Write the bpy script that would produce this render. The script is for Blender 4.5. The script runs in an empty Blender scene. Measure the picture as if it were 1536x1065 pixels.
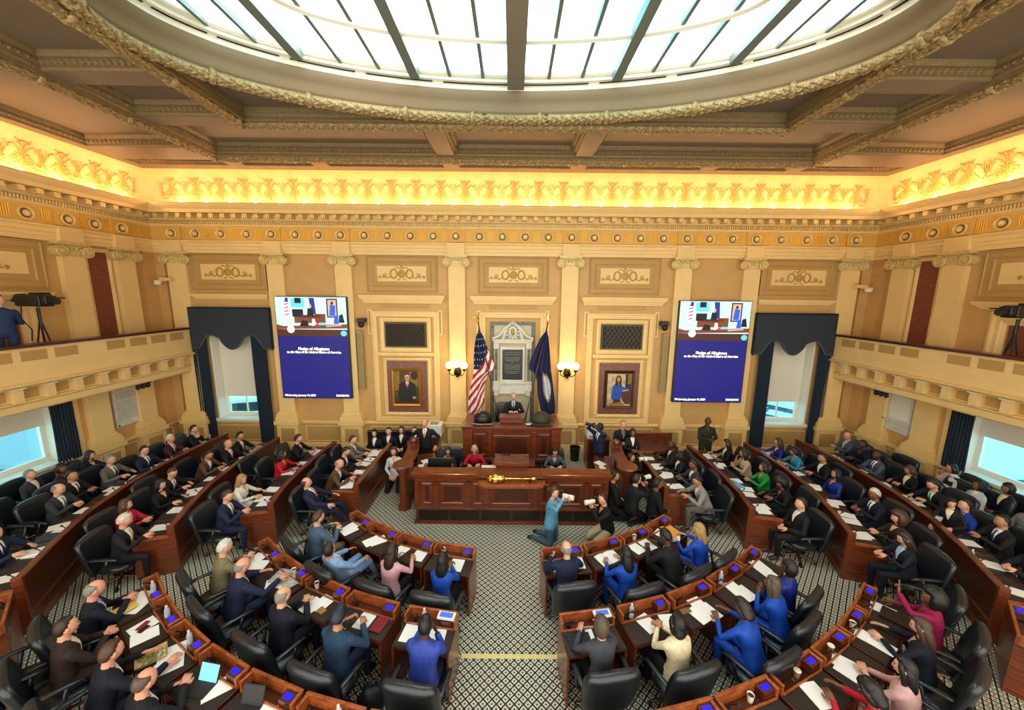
import bpy, bmesh, math, random
from mathutils import Vector, Matrix, noise
from mathutils.bvhtree import BVHTree
random.seed(7)
C = bpy.context.scene.collection
PI = math.pi
V = Vector

LAY, COVE, WCOL, WSTR, EXPO = 4.2, 6.5, (1.0,.95,.82), 1.7, .85
PEOPLE = [
 ('D2L', -8.73, 5.73, 1.2, 'desk', 0, 'm', 'short', 'brown', 'navy', 'navy', 'white', 'navy', 'light', 'man with hands on the leftmost blue-lit desk'),
 ('D2L', -9.34, 7.15, 1.2, 'phone', 10, 'm', 'fringe', 'grey', 'charcoal', 'charcoal', 'white', 'grey', 'light', 'balding man in a charcoal suit in the outer left row'),
 ('D2L', -9.71, 7.71, 1.2, 'clasp', 0, 'm', 'short', 'black', 'blacksuit', 'blacksuit', 'white', 'maroon', 'tan', 'dark-haired man in black in the outer left row'),
 ('D2L', -9.71, 8.51, 1.2, 'desk', 5, 'm', 'short', 'grey', 'midgrey', 'midgrey', 'white', 'navy', 'light', 'grey-haired man in a mid-grey suit'),
 ('D2L', -9.42, 9.06, 1.2, 'desk', -10, 'm', 'short', 'black', 'navy', 'navy', 'white', 'navy', 'light', 'man in glasses and a navy suit'),
 ('D2L', -9.47, 9.86, 1.2, 'clasp', 0, 'm', 'short', 'white', 'plum', 'plum', 'white', 'maroon', 'pink', 'pink-faced man in a maroon jacket'),
 ('D2L', -9.42, 10.58, 1.2, 'face', 0, 'm', 'short', 'darkbrown', 'blacksuit', 'blacksuit', 'lightblue', 'navy', 'light', 'dark-suited man resting his face on his hand'),
 ('WL', -10.48, 8.75, 1.2, 'desk', 0, 'f', 'long', 'darkbrown', 'black', 'black', 'black', '-', 'light', 'woman in black seated against the left wall'),
 ('WL', -10.47, 8.14, 1.15, 'lap', 0, 'f', 'curly', 'darkbrown', 'wine', 'black', 'wine', '-', 'brown', 'woman in dark maroon by the left window'),
 ('WL', -10.81, 7.84, 1.15, 'lap', 10, 'm', 'short', 'grey', 'charcoal', 'charcoal', 'white', '-', 'light', 'man in a dark grey jacket below the left window'),
 ('C2L', -6.93, 6.13, 1.2, 'phone', 10, 'm', 'short', 'white', 'blacksuit', 'blacksuit', 'white', 'gold', 'pink', 'white-haired man with a yellow tie'),
 ('C2L', -7.46, 6.66, 1.17, 'clasp', 15, 'f', 'bob', 'brown', 'red', 'black', 'red', '-', 'light', 'brown-haired woman in red'),
 ('C2L', -7.5, 7.43, 1.17, 'desk', -10, 'f', 'long', 'black', 'black', 'black', 'black', '-', 'light', 'dark-haired woman in a black top'),
 ('C2L', -7.76, 8.0, 1.15, 'write', -20, 'm', 'short', 'brown', 'blacksuit', 'blacksuit', 'white', 'grey', 'light', 'brown-haired man bowing his head over papers'),
 ('C2L', -7.71, 8.97, 1.15, 'write', 0, 'm', 'short', 'black', 'brownsuit', 'brownsuit', 'white', '-', 'tan', 'man in a brown tweed jacket bending over his desk'),
 ('C2L', -7.62, 9.53, 1.2, 'desk', -10, 'm', 'bald', 'grey', 'blacksuit', 'blacksuit', 'white', 'red', 'pink', 'bald man in black with a red tie'),
 ('C2L', -7.7, 10.1, 1.2, 'wide', -15, 'm', 'short', 'black', 'black', 'black', 'cream', 'grey', 'tan', 'dark-haired man stretching his arm along the desk'),
 ('B2L', -5.71, 6.96, 1.2, 'phone', -5, 'm', 'short', 'brown', 'navy', 'navy', 'white', 'grey', 'light', 'man in a navy suit looking at his phone'),
 ('B2L', -5.95, 7.69, 1.17, 'desk', -10, 'f', 'long', 'blonde', 'white', 'white', 'white', '-', 'light', 'blonde woman in a white blouse'),
 ('B2L', -5.87, 9.01, 1.17, 'desk', 20, 'f', 'long', 'black', 'redtop', 'black', 'redtop', '-', 'tan', 'woman in a sleeveless red dress'),
 ('B2L', -5.97, 9.95, 1.2, 'desk', 5, 'm', 'short', 'darkbrown', 'black', 'black', 'black', '-', 'light', 'man in a plain black jacket'),
 ('A2L', -4.48, 7.61, 1.15, 'recline', 20, 'm', 'fringe', 'brown', 'navy', 'navy', 'white', 'red', 'light', 'balding man leaning back beside the first curved bench'),
 ('A2L', -4.15, 8.46, 1.18, 'write', 0, 'm', 'bald', 'grey', 'brownsuit', 'brownsuit', 'white', '-', 'pink', 'bald man in a brown tweed jacket'),
 ('A2L', -4.32, 9.21, 1.17, 'write', 0, 'm', 'short', 'darkbrown', 'black', 'black', 'white', '-', 'light', 'dark-suited man reading between two colleagues'),
 ('A2L', -4.42, 9.9, 1.2, 'desk', -10, 'm', 'short', 'brown', 'midgrey', 'midgrey', 'white', 'grey', 'light', 'grey-suited man at the rear of the inner left bench'),
 ('A', -3.71, 6.15, 1.2, 'read', 0, 'm', 'short', 'brown', 'slate', 'khaki', 'lightblue', '-', 'light', 'man in glasses and a slate blue jacket reading a sheet'),
 ('A', -2.95, 5.48, 1.15, 'recline', 25, 'm', 'short', 'darkbrown', 'paleblue', 'paleblue', 'white', '-', 'tan', 'man in a pale blue suit leaning back'),
 ('A', -1.92, 5.44, 1.17, 'desk', 0, 'f', 'long', 'darkbrown', 'pink', 'black', 'pink', '-', 'tan', 'woman in a pale pink jacket with long brown hair'),
 ('A', -1.07, 5.24, 1.17, 'clasp', 0, 'f', 'long', 'black', 'blue', 'black', 'blue', '-', 'brown', 'black-haired woman in a bright blue jacket at the aisle desk'),
 ('A', 0.9, 5.49, 1.2, 'desk', 0, 'm', 'bald', 'grey', 'navy', 'navy', 'white', '-', 'light', 'bald man in navy at the inner aisle desk'),
 ('A', 1.85, 5.43, 1.17, 'desk', 0, 'f', 'long', 'black', 'blue', 'blue', 'blue', '-', 'tan', 'woman in royal blue with long straight black hair'),
 ('A', 2.67, 5.88, 1.17, 'write', 10, 'm', 'short', 'black', 'blacksuit', 'black', 'white', '-', 'darkskin', 'dark-suited man writing at the inner right row'),
 ('A', 3.34, 6.08, 1.17, 'desk', 30, 'f', 'long', 'blonde', 'blue', 'blue', 'blue', '-', 'light', 'blonde woman in a blue jacket'),
 ('B', -4.62, 5.45, 1.2, 'phone', 0, 'm', 'short', 'white', 'olive', 'olive', 'white', '-', 'light', 'white-haired man in an olive jacket'),
 ('B', -4.04, 5.03, 1.2, 'wide', 0, 'm', 'bald', 'grey', 'navy', 'navy', 'white', '-', 'pink', 'bald man in a navy suit reaching over newspapers'),
 ('B', -3.1, 4.49, 1.2, 'clasp', 5, 'm', 'fringe', 'grey', 'darknavy', 'darknavy', 'white', '-', 'light', 'grey-haired man in a dark navy suit clasping his hands'),
 ('B', -2.19, 4.16, 1.2, 'read', 5, 'm', 'cap', 'navy', 'teal', 'navy', 'white', '-', 'tan', 'man in a dark cap and steel blue suit'),
 ('B', -1.06, 4.05, 1.2, 'face', 0, 'm', 'short', 'black', 'bluestripe', 'navy', 'bluestripe', '-', 'darkskin', 'man in a bright blue striped shirt'),
 ('B', 1.13, 4.07, 1.2, 'desk', 0, 'f', 'curly', 'greybrown', 'greyj', 'black', 'greyj', '-', 'light', 'woman in a grey jacket with curly hair'),
 ('B', 2.1, 4.11, 1.2, 'clasp', 10, 'f', 'bob', 'black', 'cream', 'black', 'cream', '-', 'tan', 'woman in a cream jacket with black hair'),
 ('B', 3.1, 4.4, 1.17, 'write', 10, 'f', 'bob', 'darkbrown', 'blue', 'blue', 'blue', '-', 'brown', 'woman in a bright blue suit writing with a pen'),
 ('B', 3.79, 4.82, 1.17, 'chin', 10, 'f', 'long', 'greybrown', 'blue', 'blue', 'blue', '-', 'brown', 'woman in royal blue with both hands at her chin'),
 ('B', 4.23, 5.11, 1.2, 'lap', 10, 'f', 'curly', 'black', 'deepblue', 'deepblue', 'deepblue', '-', 'darkskin', 'woman in deep blue with curly black hair'),
 ('C', -5.74, 4.56, 1.2, 'phone', 0, 'm', 'fringe', 'grey', 'darknavy', 'darknavy', 'lightblue', 'maroon', 'pink', 'balding man in navy holding a yellow folder'),
 ('C', -5.44, 3.97, 1.2, 'clasp', 0, 'm', 'short', 'darkbrown', 'darkbrownj', 'darkbrownj', 'white', '-', 'pink', 'brown-haired man in a dark brown jacket'),
 ('C', -4.56, 3.66, 1.2, 'wide', 5, 'm', 'short', 'brown', 'darknavy', 'darknavy', 'white', '-', 'pink', 'man in navy eating from a takeaway box'),
 ('C', -3.87, 3.34, 1.2, 'phone', 5, 'm', 'fringe', 'greybrown', 'blacksuit', 'blacksuit', 'white', '-', 'pink', 'grey-brown-haired man behind the propped-up tablet'),
 ('C', 5.82, 4.57, 1.2, 'wave', 15, 'f', 'afro', 'black', 'magenta', 'magenta', 'magenta', '-', 'brown', 'woman in magenta raising two fingers'),
 ('C', 5.2, 4.13, 1.17, 'desk', 20, 'f', 'long', 'brown', 'darknavy', 'darknavy', 'darknavy', '-', 'light', 'brown-haired woman in a dark navy jacket'),
 ('C', 4.44, 3.59, 1.17, 'clasp', 20, 'f', 'long', 'black', 'palepink', 'palepink', 'palepink', '-', 'light', 'black-haired woman in a pale pink coat'),
 ('C', 3.82, 3.35, 1.17, 'write', 20, 'f', 'bob', 'black', 'red', 'red', 'red', '-', 'brown', 'short-haired woman in a red top at the bottom edge'),
 ('A2R', 4.39, 9.76, 1.2, 'read', 10, 'm', 'bald', 'black', 'blacksuit', 'blacksuit', 'white', 'grey', 'darkskin', 'bald man in black reading a newspaper'),
 ('A2R', 4.36, 9.18, 1.17, 'desk', 0, 'f', 'bob', 'black', 'darknavy', 'darknavy', 'white', '-', 'darkskin', 'woman in dark navy beside the newspaper reader'),
 ('A2R', 4.44, 8.59, 1.2, 'phone', 0, 'm', 'short', 'black', 'charcoal', 'charcoal', 'white', '-', 'brown', 'dark-suited man looking down on the inner right bench'),
 ('A2R', 4.18, 7.85, 1.17, 'write', 0, 'm', 'short', 'black', 'lightgrey', 'midgrey', 'white', '-', 'tan', 'man in a light grey suit writing at the bench end'),
 ('B2R', 6.06, 10.01, 1.17, 'desk', 10, 'f', 'long', 'darkbrown', 'black', 'black', 'cream', '-', 'light', 'smiling woman in a black jacket'),
 ('B2R', 6.13, 9.35, 1.17, 'face', 5, 'f', 'long', 'darkbrown', 'beige', 'black', 'beige', '-', 'tan', 'woman in a beige jacket'),
 ('B2R', 6.12, 8.54, 1.17, 'clasp', 0, 'f', 'bob', 'darkbrown', 'green', 'black', 'green', '-', 'tan', 'woman in a shiny green blouse'),
 ('B2R', 6.02, 7.8, 1.17, 'write', 0, 'f', 'afro', 'black', 'black', 'black', 'black', '-', 'brown', 'woman in black bowing over her desk'),
 ('B2R', 5.77, 6.89, 1.2, 'lap', 0, 'm', 'short', 'darkbrown', 'blacksuit', 'blacksuit', 'white', '-', 'light', 'bearded man in black with hands on his lap'),
 ('C2R', 7.62, 10.15, 1.17, 'desk', 15, 'f', 'long', 'brown', 'deepblue', 'deepblue', 'deepblue', '-', 'light', 'brown-haired woman in dark blue near the right window'),
 ('C2R', 7.62, 9.56, 1.15, 'write', 0, 'f', 'bob', 'black', 'tealbright', 'black', 'tealbright', '-', 'tan', 'woman in a teal top with black hair'),
 ('C2R', 7.97, 9.04, 1.2, 'desk', 10, 'm', 'short', 'black', 'black', 'black', 'white', '-', 'tan', 'dark-haired man in a plain black coat'),
 ('C2R', 7.63, 8.24, 1.17, 'lap', 0, 'f', 'long', 'black', 'deepblue', 'deepblue', 'deepblue', '-', 'tan', 'woman in deep blue with a white cup before her'),
 ('C2R', 7.63, 7.3, 1.2, 'phone', 0, 'm', 'short', 'white', 'darknavy', 'darknavy', 'white', 'navy', 'brown', 'white-haired man in navy with clasped hands'),
 ('C2R', 7.31, 6.49, 1.17, 'clasp', 10, 'f', 'afro', 'brown', 'darkbrownj', 'black', 'darkbrownj', '-', 'light', 'woman with big curly brown hair in black lace'),
 ('C2R', 6.8, 5.88, 1.17, 'phone', 0, 'f', 'long', 'darkbrown', 'darknavy', 'darknavy', 'lightblue', '-', 'light', 'woman in a navy blazer over a light blue top'),
 ('D2R', 9.97, 10.59, 1.2, 'clasp', 0, 'm', 'bald', 'grey', 'steel', 'steel', 'lightblue', 'gold', 'pink', 'bald bearded man in a grey-blue jacket'),
 ('D2R', 9.83, 9.95, 1.2, 'desk', 0, 'm', 'short', 'black', 'darknavy', 'darknavy', 'darknavy', '-', 'darkskin', 'man in dark purple-navy in the outer right row'),
 ('D2R', 9.55, 9.24, 1.2, 'clasp', 5, 'm', 'bald', 'black', 'steel', 'steel', 'white', 'navy', 'darkskin', 'bald man in a slate suit and white shirt'),
 ('D2R', 9.61, 8.48, 1.17, 'read', 0, 'f', 'bob', 'brown', 'black', 'black', 'cream', '-', 'tan', 'woman in black reading in the outer right row'),
 ('D2R', 9.4, 7.78, 1.17, 'write', 10, 'm', 'short', 'darkbrown', 'blacksuit', 'blacksuit', 'white', 'green', 'light', 'young man with a green tie looking down'),
 ('D2R', 9.12, 6.95, 1.17, 'lap', 10, 'm', 'short', 'darkbrown', 'blueshirt', 'navy', 'blueshirt', '-', 'light', 'person in a cobalt blue shirt'),
 ('D2R', 9.12, 6.37, 1.2, 'clasp', 10, 'm', 'short', 'black', 'blacksuit', 'blacksuit', 'white', 'teal', 'tan', 'black-haired man in black with a blue tie'),
 ('D2R', 8.61, 5.53, 1.2, 'phone', 10, 'm', 'short', 'black', 'blacksuit', 'blacksuit', 'white', '-', 'light', 'man in black whose hands reach in at the right edge'),
 ('WR', 10.7, 8.55, 1.2, 'face', 0, 'f', 'bob', 'black', 'white', 'black', 'white', '-', 'tan', 'woman in a white sweater beside the right window'),
 ('WR', 10.4, 7.77, 1.17, 'lap', 0, 'f', 'bob', 'black', 'whitish', 'black', 'white', '-', 'brown', 'woman in a pale grey jacket against the right wall'),
 ('WR', 10.8, 7.58, 1.2, 'lap', 10, 'f', 'curly', 'black', 'black', 'black', 'cream', '-', 'brown', 'woman in black with a cream scarf'),
 ('WR', 10.26, 6.78, 1.2, 'lap', 0, 'm', 'short', 'black', 'lightgrey', 'midgrey', 'lightgrey', '-', 'tan', 'person in a light grey sweater at the right edge'),
 ('X', -0.99, 9.42, 1.17, 'write', 0, 'f', 'long', 'silver', 'red', 'black', 'redtop', '-', 'light', 'silver-haired clerk in a red jacket'),
 ('X', 1.14, 9.35, 1.17, 'write', 0, 'f', 'bob', 'darkbrown', 'steel', 'black', 'steel', '-', 'light', 'brown-haired clerk in a dark grey jacket'),
 ('X', -1.69, 9.39, 1.12, 'face', 0, 'f', 'bob', 'darkbrown', 'wine', 'black', 'wine', '-', 'tan', 'clerk in dark wine resting her chin behind a monitor'),
 ('X', -4.06, 10.54, 1.15, 'lap', 0, 'f', 'bob', 'black', 'black', 'black', 'white', '-', 'light', 'page in black with a white collar nearest the grey suit'),
 ('X', -3.7, 10.71, 1.15, 'lap', 0, 'm', 'short', 'black', 'black', 'black', 'white', '-', 'light', 'boy page in black with short black hair'),
 ('X', -3.35, 10.83, 1.15, 'lap', 0, 'f', 'long', 'brown', 'black', 'black', 'white', '-', 'light', 'girl page in black with long brown hair'),
 ('X', -2.94, 10.79, 1.15, 'lap', 0, 'm', 'short', 'brown', 'black', 'black', 'white', '-', 'light', 'brown-haired page half hidden by the standing man'),
 ('X', 8.56, 6.73, 1.3, 'standlean', 40, 'f', 'bob', 'black', 'blacksuit', 'blacksuit', 'cream', '-', 'light', 'woman in black standing between the right rows'),
 ('X', 0.04, 11.02, 2.2, 'standread', 0, 'm', 'short', 'silver', 'blacksuit', 'blacksuit', 'lightblue', 'navy', 'light', 'speaker in a dark suit standing at the podium'),
 ('X', -2.46, 10.11, 1.63, 'standhips', 0, 'm', 'fringe', 'grey', 'blacksuit', 'blacksuit', 'white', 'orange', 'pink', 'balding standing man with an orange tie'),
 ('X', 3.17, 10.2, 1.62, 'standclasp', 0, 'm', 'short', 'grey', 'black', 'black', 'midgrey', '-', 'pink', 'standing grey-haired man in a black coat and scarf'),
 ('X', 2.45, 10.02, 1.6, 'standcam', -60, 'm', 'short', 'black', 'navy', 'black', 'white', 'navy', 'darkskin', 'standing photographer holding a camera high'),
 ('X', 3.35, 9.9, 1.5, 'standclasp', 10, 'f', 'bob', 'black', 'blacksuit', 'blacksuit', 'white', '-', 'brown', 'young woman in a dark blazer beside the standing men'),
 ('X', 5.73, 10.48, 1.65, 'standclasp', -20, 'm', 'bald', 'black', 'uniform', 'uniform', 'uniform', '-', 'darkskin', 'officer in a dark green uniform against the wall'),
 ('X', -3.17, 9.51, 1.05, 'kneellap', 0, 'f', 'longlong', 'brown', 'white', 'black', 'white', '-', 'light', 'kneeling woman in a white shirt and black vest'),
 ('X', 0.9, 7.25, 1.2, 'kneelcam', -60, 'f', 'bun', 'brown', 'sky', 'jeans', 'sky', '-', 'light', 'kneeling photographer in a light blue jacket'),
 ('X', 1.93, 7.32, 1.0, 'kneelcamlow', 60, 'm', 'short', 'darkbrown', 'black', 'creamtrousers', 'black', '-', 'light', 'kneeling photographer in black with cream trousers'),
 ('X', 2.63, 8.23, 1.1, 'kneelcamlow', -40, 'm', 'short', 'darkbrown', 'blacksuit', 'blacksuit', 'white', '-', 'light', 'kneeling man in a black suit looking up'),
 ('X', 2.54, 8.44, 1.2, 'kneellap', -40, 'm', 'short', 'black', 'black', 'black', 'black', '-', 'tan', 'kneeling photographer with dark hair in black behind the looking-up man'),
 ('X', 2.83, 9.14, 1.1, 'kneelcam', -50, 'm', 'short', 'black', 'black', 'black', 'black', '-', 'tan', 'photographer aiming a camera with a pale lens'),
 ('X', 3.05, 7.95, 1.15, 'kneellap', -60, 'm', 'short', 'black', 'black', 'black', 'black', '-', 'brown', 'crouching person with a patterned bag at the inner right bench'),
 ('BL', -10.85, 7.94, 5.16, 'standclasp', -90, 'm', 'short', 'brown', 'navytee', 'navytee', 'navytee', '-', 'light', 'camera operator in a navy T-shirt on the left balcony'),
]
# ------------------------------------------------------------------ helpers
def lin(h):
    h = h.lstrip('#'); o = []
    for i in (0, 2, 4):
        c = int(h[i:i+2], 16) / 255
        o.append(c / 12.92 if c <= .04045 else ((c + .055) / 1.055) ** 2.4)
    return (*o, 1)

MATS = {}
def mat(name, col, rough=.6, metal=0, noise_amt=0, noise_scale=8, col2=None, emit=None, estr=1, bump=0, spec=.5, wave=None, coat=0):
    if name in MATS: return MATS[name]
    m = bpy.data.materials.new(name); m.use_nodes = True
    nt = m.node_tree; b = nt.nodes['Principled BSDF']
    c = lin(col) if isinstance(col, str) else (*col, 1)
    b.inputs['Base Color'].default_value = c
    b.inputs['Roughness'].default_value = rough
    b.inputs['Metallic'].default_value = metal
    b.inputs['Specular IOR Level'].default_value = spec
    b.inputs['Coat Weight'].default_value = coat
    if noise_amt or wave:
        tc = nt.nodes.new('ShaderNodeTexCoord')
        if wave:
            mp = nt.nodes.new('ShaderNodeMapping'); mp.inputs['Scale'].default_value = wave
            nt.links.new(tc.outputs['Object'], mp.inputs[0])
            tx = nt.nodes.new('ShaderNodeTexNoise'); tx.inputs['Scale'].default_value = 3; tx.inputs['Detail'].default_value = 4
            nt.links.new(mp.outputs[0], tx.inputs['Vector'])
        else:
            tx = nt.nodes.new('ShaderNodeTexNoise'); tx.inputs['Scale'].default_value = noise_scale; tx.inputs['Detail'].default_value = 3
            nt.links.new(tc.outputs['Object'], tx.inputs['Vector'])
        rp = nt.nodes.new('ShaderNodeValToRGB')
        if col2 is None: c2 = tuple(x * (1 - noise_amt) for x in c[:3]) + (1,)
        else: c2 = lin(col2)
        rp.color_ramp.elements[0].position = .35; rp.color_ramp.elements[1].position = .65
        rp.color_ramp.elements[0].color = c2; rp.color_ramp.elements[1].color = c
        nt.links.new(tx.outputs['Fac'], rp.inputs[0]); nt.links.new(rp.outputs[0], b.inputs['Base Color'])
        if bump:
            bp = nt.nodes.new('ShaderNodeBump'); bp.inputs['Strength'].default_value = bump; bp.inputs['Distance'].default_value = .02
            nt.links.new(tx.outputs['Fac'], bp.inputs['Height']); nt.links.new(bp.outputs[0], b.inputs['Normal'])
    if emit is not None:
        e = lin(emit) if isinstance(emit, str) else (*emit, 1)
        b.inputs['Emission Color'].default_value = e; b.inputs['Emission Strength'].default_value = estr
    MATS[name] = m
    return m

class MB:
    def __init__(s): s.v = []; s.f = []; s.m = []
    def add(s, vs, fs, mi=0):
        b = len(s.v); s.v.extend([tuple(p) for p in vs])
        for f in fs: s.f.append(tuple(b + i for i in f)); s.m.append(mi)
        return s
    def box(s, x0, x1, y0, y1, z0, z1, mi=0, M=None):
        vs = [V((x, y, z)) for z in (z0, z1) for y in (y0, y1) for x in (x0, x1)]
        if M is not None: vs = [M @ p for p in vs]
        return s.add(vs, [(0,2,3,1),(4,5,7,6),(0,1,5,4),(2,6,7,3),(0,4,6,2),(1,3,7,5)], mi)
    def hexa(s, q, z0, z1, mi=0):       # q: four xy corners counter-clockwise
        vs = [(x, y, z0) for x, y in q] + [(x, y, z1) for x, y in q]
        return s.add(vs, [(3,2,1,0),(4,5,6,7),(0,1,5,4),(1,2,6,5),(2,3,7,6),(3,0,4,7)], mi)
    def prism(s, poly, z0, z1, mi=0, M=None):
        n = len(poly); vs = [V((x, y, z0)) for x, y in poly] + [V((x, y, z1)) for x, y in poly]
        if M is not None: vs = [M @ p for p in vs]
        return s.add(vs, [tuple(range(n-1, -1, -1)), tuple(range(n, 2*n))] + [(i, (i+1) % n, n + (i+1) % n, n + i) for i in range(n)], mi)
    def loft(s, pts, rad, side=(1,0,0), n=10, mi=0, cap=True, exp=1.0):
        pts = [V(p) for p in pts]; base = len(s.v); side = V(side)
        for i, p in enumerate(pts):
            t = (pts[min(i+1, len(pts)-1)] - pts[max(i-1, 0)]).normalized()
            a = side - t * side.dot(t)
            if a.length < .05: a = V((0,0,1)) - t * t.z
            if a.length < .05: a = V((0,1,0)) - t * t.y
            a.normalize(); b = t.cross(a)
            r = rad[i]; ra, rb = r if isinstance(r, tuple) else (r, r)
            for k in range(n):
                w = 2*PI*k/n; cw, sw = math.cos(w), math.sin(w)
                if exp != 1: cw = math.copysign(abs(cw)**exp, cw); sw = math.copysign(abs(sw)**exp, sw)
                s.v.append(tuple(p + a*(ra*cw) + b*(rb*sw)))
        for i in range(len(pts)-1):
            for k in range(n):
                a0 = base+i*n+k; a1 = base+i*n+(k+1) % n
                s.f.append((a0, a1, a1+n, a0+n)); s.m.append(mi)
        if cap:
            s.f.append(tuple(base+k for k in range(n-1, -1, -1))); s.m.append(mi)
            e = base+(len(pts)-1)*n
            s.f.append(tuple(e+k for k in range(n))); s.m.append(mi)
        return s
    def tube(s, pts, r, n=8, mi=0): return s.loft(pts, [r]*len(pts) if not isinstance(r, (list, tuple)) else list(r), n=n, mi=mi)
    def ell(s, c, r, n=12, m=8, mi=0, fn=None):
        c = V(c); r = V(r) if not isinstance(r, (int, float)) else V((r, r, r)); base = len(s.v)
        for j in range(m+1):
            ph = PI*j/m
            for k in range(n):
                th = 2*PI*k/n; d = V((math.sin(ph)*math.cos(th), math.sin(ph)*math.sin(th), math.cos(ph)))
                q = 1 if fn is None else fn(d)
                s.v.append(tuple(c + V((d.x*r.x, d.y*r.y, d.z*r.z))*q))
        for j in range(m):
            for k in range(n):
                a = base+j*n+k; b = base+j*n+(k+1) % n
                s.f.append((a, a+n, b+n, b)); s.m.append(mi)
        return s
    def lathe(s, prof, c=(0,0,0), n=16, mi=0, M=None):
        c = V(c); base = len(s.v)
        for r, z in prof:
            for k in range(n):
                p = V((r*math.cos(2*PI*k/n), r*math.sin(2*PI*k/n), z))
                if M is not None: p = M @ p
                s.v.append(tuple(c + p))
        for i in range(len(prof)-1):
            for k in range(n):
                a = base+i*n+k; b = base+i*n+(k+1) % n
                s.f.append((a, b, b+n, a+n)); s.m.append(mi)
        return s
    def sweep(s, path, prof, closed=False, mi=0, flip=False, capends=True):
        # path: xy points, prof: (offset to the left of travel, z)
        P = [V((p[0], p[1])) for p in path]; n = len(P); base = len(s.v); k = len(prof)
        for i in range(n):
            if closed or 0 < i < n-1:
                d0 = (P[i]-P[i-1]).normalized(); d1 = (P[(i+1) % n]-P[i]).normalized()
            elif i == 0: d0 = d1 = (P[1]-P[0]).normalized()
            else: d0 = d1 = (P[-1]-P[-2]).normalized()
            n0 = V((-d0.y, d0.x)); n1 = V((-d1.y, d1.x)); mm = n0+n1
            mm = mm / max(.2, (1+n0.dot(n1)))
            for o, z in prof:
                q = P[i]+mm*o; s.v.append((q.x, q.y, z))
        for i in range(n if closed else n-1):
            a = base+i*k; b = base+((i+1) % n)*k
            for j in range(k-1):
                f = (a+j, b+j, b+j+1, a+j+1)
                s.f.append(f if not flip else f[::-1]); s.m.append(mi)
        if not closed and capends and k > 2:
            s.f.append(tuple(base+j for j in range(k))); s.m.append(mi)
            e = base+(n-1)*k
            s.f.append(tuple(e+j for j in range(k-1, -1, -1))); s.m.append(mi)
        return s
    def xf(s, M, start=0):
        for i in range(start, len(s.v)): s.v[i] = tuple(M @ V(s.v[i]))
        return s
    def mesh(s, name, mats):
        me = bpy.data.meshes.new(name); me.from_pydata(s.v, [], s.f)
        for m in mats: me.materials.append(m)
        if any(s.m): me.polygons.foreach_set('material_index', s.m)
        return me

def build(name, mb, mats, parent=None, smooth=False, loc=None, rz=None, M=None, bevel=0, auto=True, **kw):
    if not isinstance(mats, (list, tuple)): mats = [mats]
    me = mb if isinstance(mb, bpy.types.Mesh) else mb.mesh(name, mats)
    if smooth:
        bm = bmesh.new(); bm.from_mesh(me); bmesh.ops.recalc_face_normals(bm, faces=bm.faces)
        for f in bm.faces: f.smooth = True
        for e in bm.edges:
            if auto and len(e.link_faces) == 2 and e.calc_face_angle(0) > .9: e.smooth = False
        bm.to_mesh(me); bm.free()
    o = bpy.data.objects.new(name, me); C.objects.link(o)
    if parent is not None: o.parent = parent
    if M is not None: o.matrix_local = M
    if loc is not None: o.location = loc
    if rz is not None: o.rotation_euler = (0, 0, rz)
    if bevel:
        b = o.modifiers.new('bevel', 'BEVEL'); b.width = bevel; b.segments = 2; b.limit_method = 'ANGLE'
    for k, v in kw.items(): o[k] = v
    return o
def empty(name, loc=(0,0,0), rz=0, **kw):
    o = bpy.data.objects.new(name, None); C.objects.link(o); o.location = loc; o.rotation_euler = (0,0,rz)
    o.empty_display_size = .1
    for k, v in kw.items(): o[k] = v
    return o
def copy_tree(o, parent=None):
    c = o.copy(); C.objects.link(c)
    if parent is not None: c.parent = parent
    for ch in list(o.children): copy_tree(ch, c)
    return c
ST = dict(kind='structure')
def S(name, mb, mats, **k):
    k.update(ST); return build(name, mb, mats, **k)

# ------------------------------------------------------------------ materials
tan   = mat('wall_tan_paint', '#CFA262', .55, noise_amt=.06, noise_scale=3)
cream = mat('cream_paint', '#F0CC88', .5, noise_amt=.05, noise_scale=3)
panel = mat('panel_paint', '#BE9656', .6, noise_amt=.06, noise_scale=3)
gold  = mat('gold_leaf', '#F2BE48', .4, .15)
gilt  = mat('gilded_plaster', '#B09766', .45, .25, noise_amt=.55, noise_scale=30, bump=.6)
giltc = mat('gilded_capital', '#E8CB86', .45, .2, noise_amt=.25, noise_scale=20)
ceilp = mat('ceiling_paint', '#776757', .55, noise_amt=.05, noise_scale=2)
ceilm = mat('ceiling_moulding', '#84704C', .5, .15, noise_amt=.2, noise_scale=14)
covep = mat('cove_paint', '#E8C484', .55, noise_amt=.1, noise_scale=4)
scrl  = mat('cove_scroll_paint', '#D2A850', .5)
whitep= mat('white_paint', '#E9E4D6', .5)
laywh = mat('laylight_frame', '#EFEBD6', .45)
layrib= mat('laylight_rib', '#7E7A70', .5)
blk   = mat('black_slot', '#0B0C0E', .6)
redm  = mat('red_marble_wallpaper', '#8A4630', .5, noise_amt=.35, noise_scale=25)
redp  = mat('rose_marble', '#8C5548', .35, noise_amt=.4, noise_scale=20)
mahog = mat('mahogany', '#7C3A1C', .28, wave=(1.2, 1.2, 14), col2='#582510', spec=.6, coat=.3)
mahogd= mat('mahogany_dark', '#54230F', .3, wave=(1.2, 1.2, 14), col2='#38160A', spec=.6, coat=.2)
rimw  = mat('cherry_rim', '#A4582A', .28, wave=(6, 6, 6), col2='#7E3A18', spec=.6, coat=.3)
leath = mat('black_leather', '#181F26', .34, spec=.7, noise_amt=.25, noise_scale=60, bump=.15)  # blue window sheen is mixed into the base colour
padm  = mat('desk_leather', '#24211F', .42, spec=.5)
plast = mat('black_plastic', '#121315', .4)
dgrey = mat('dark_grey_plastic', '#2A2C30', .45)
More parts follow.
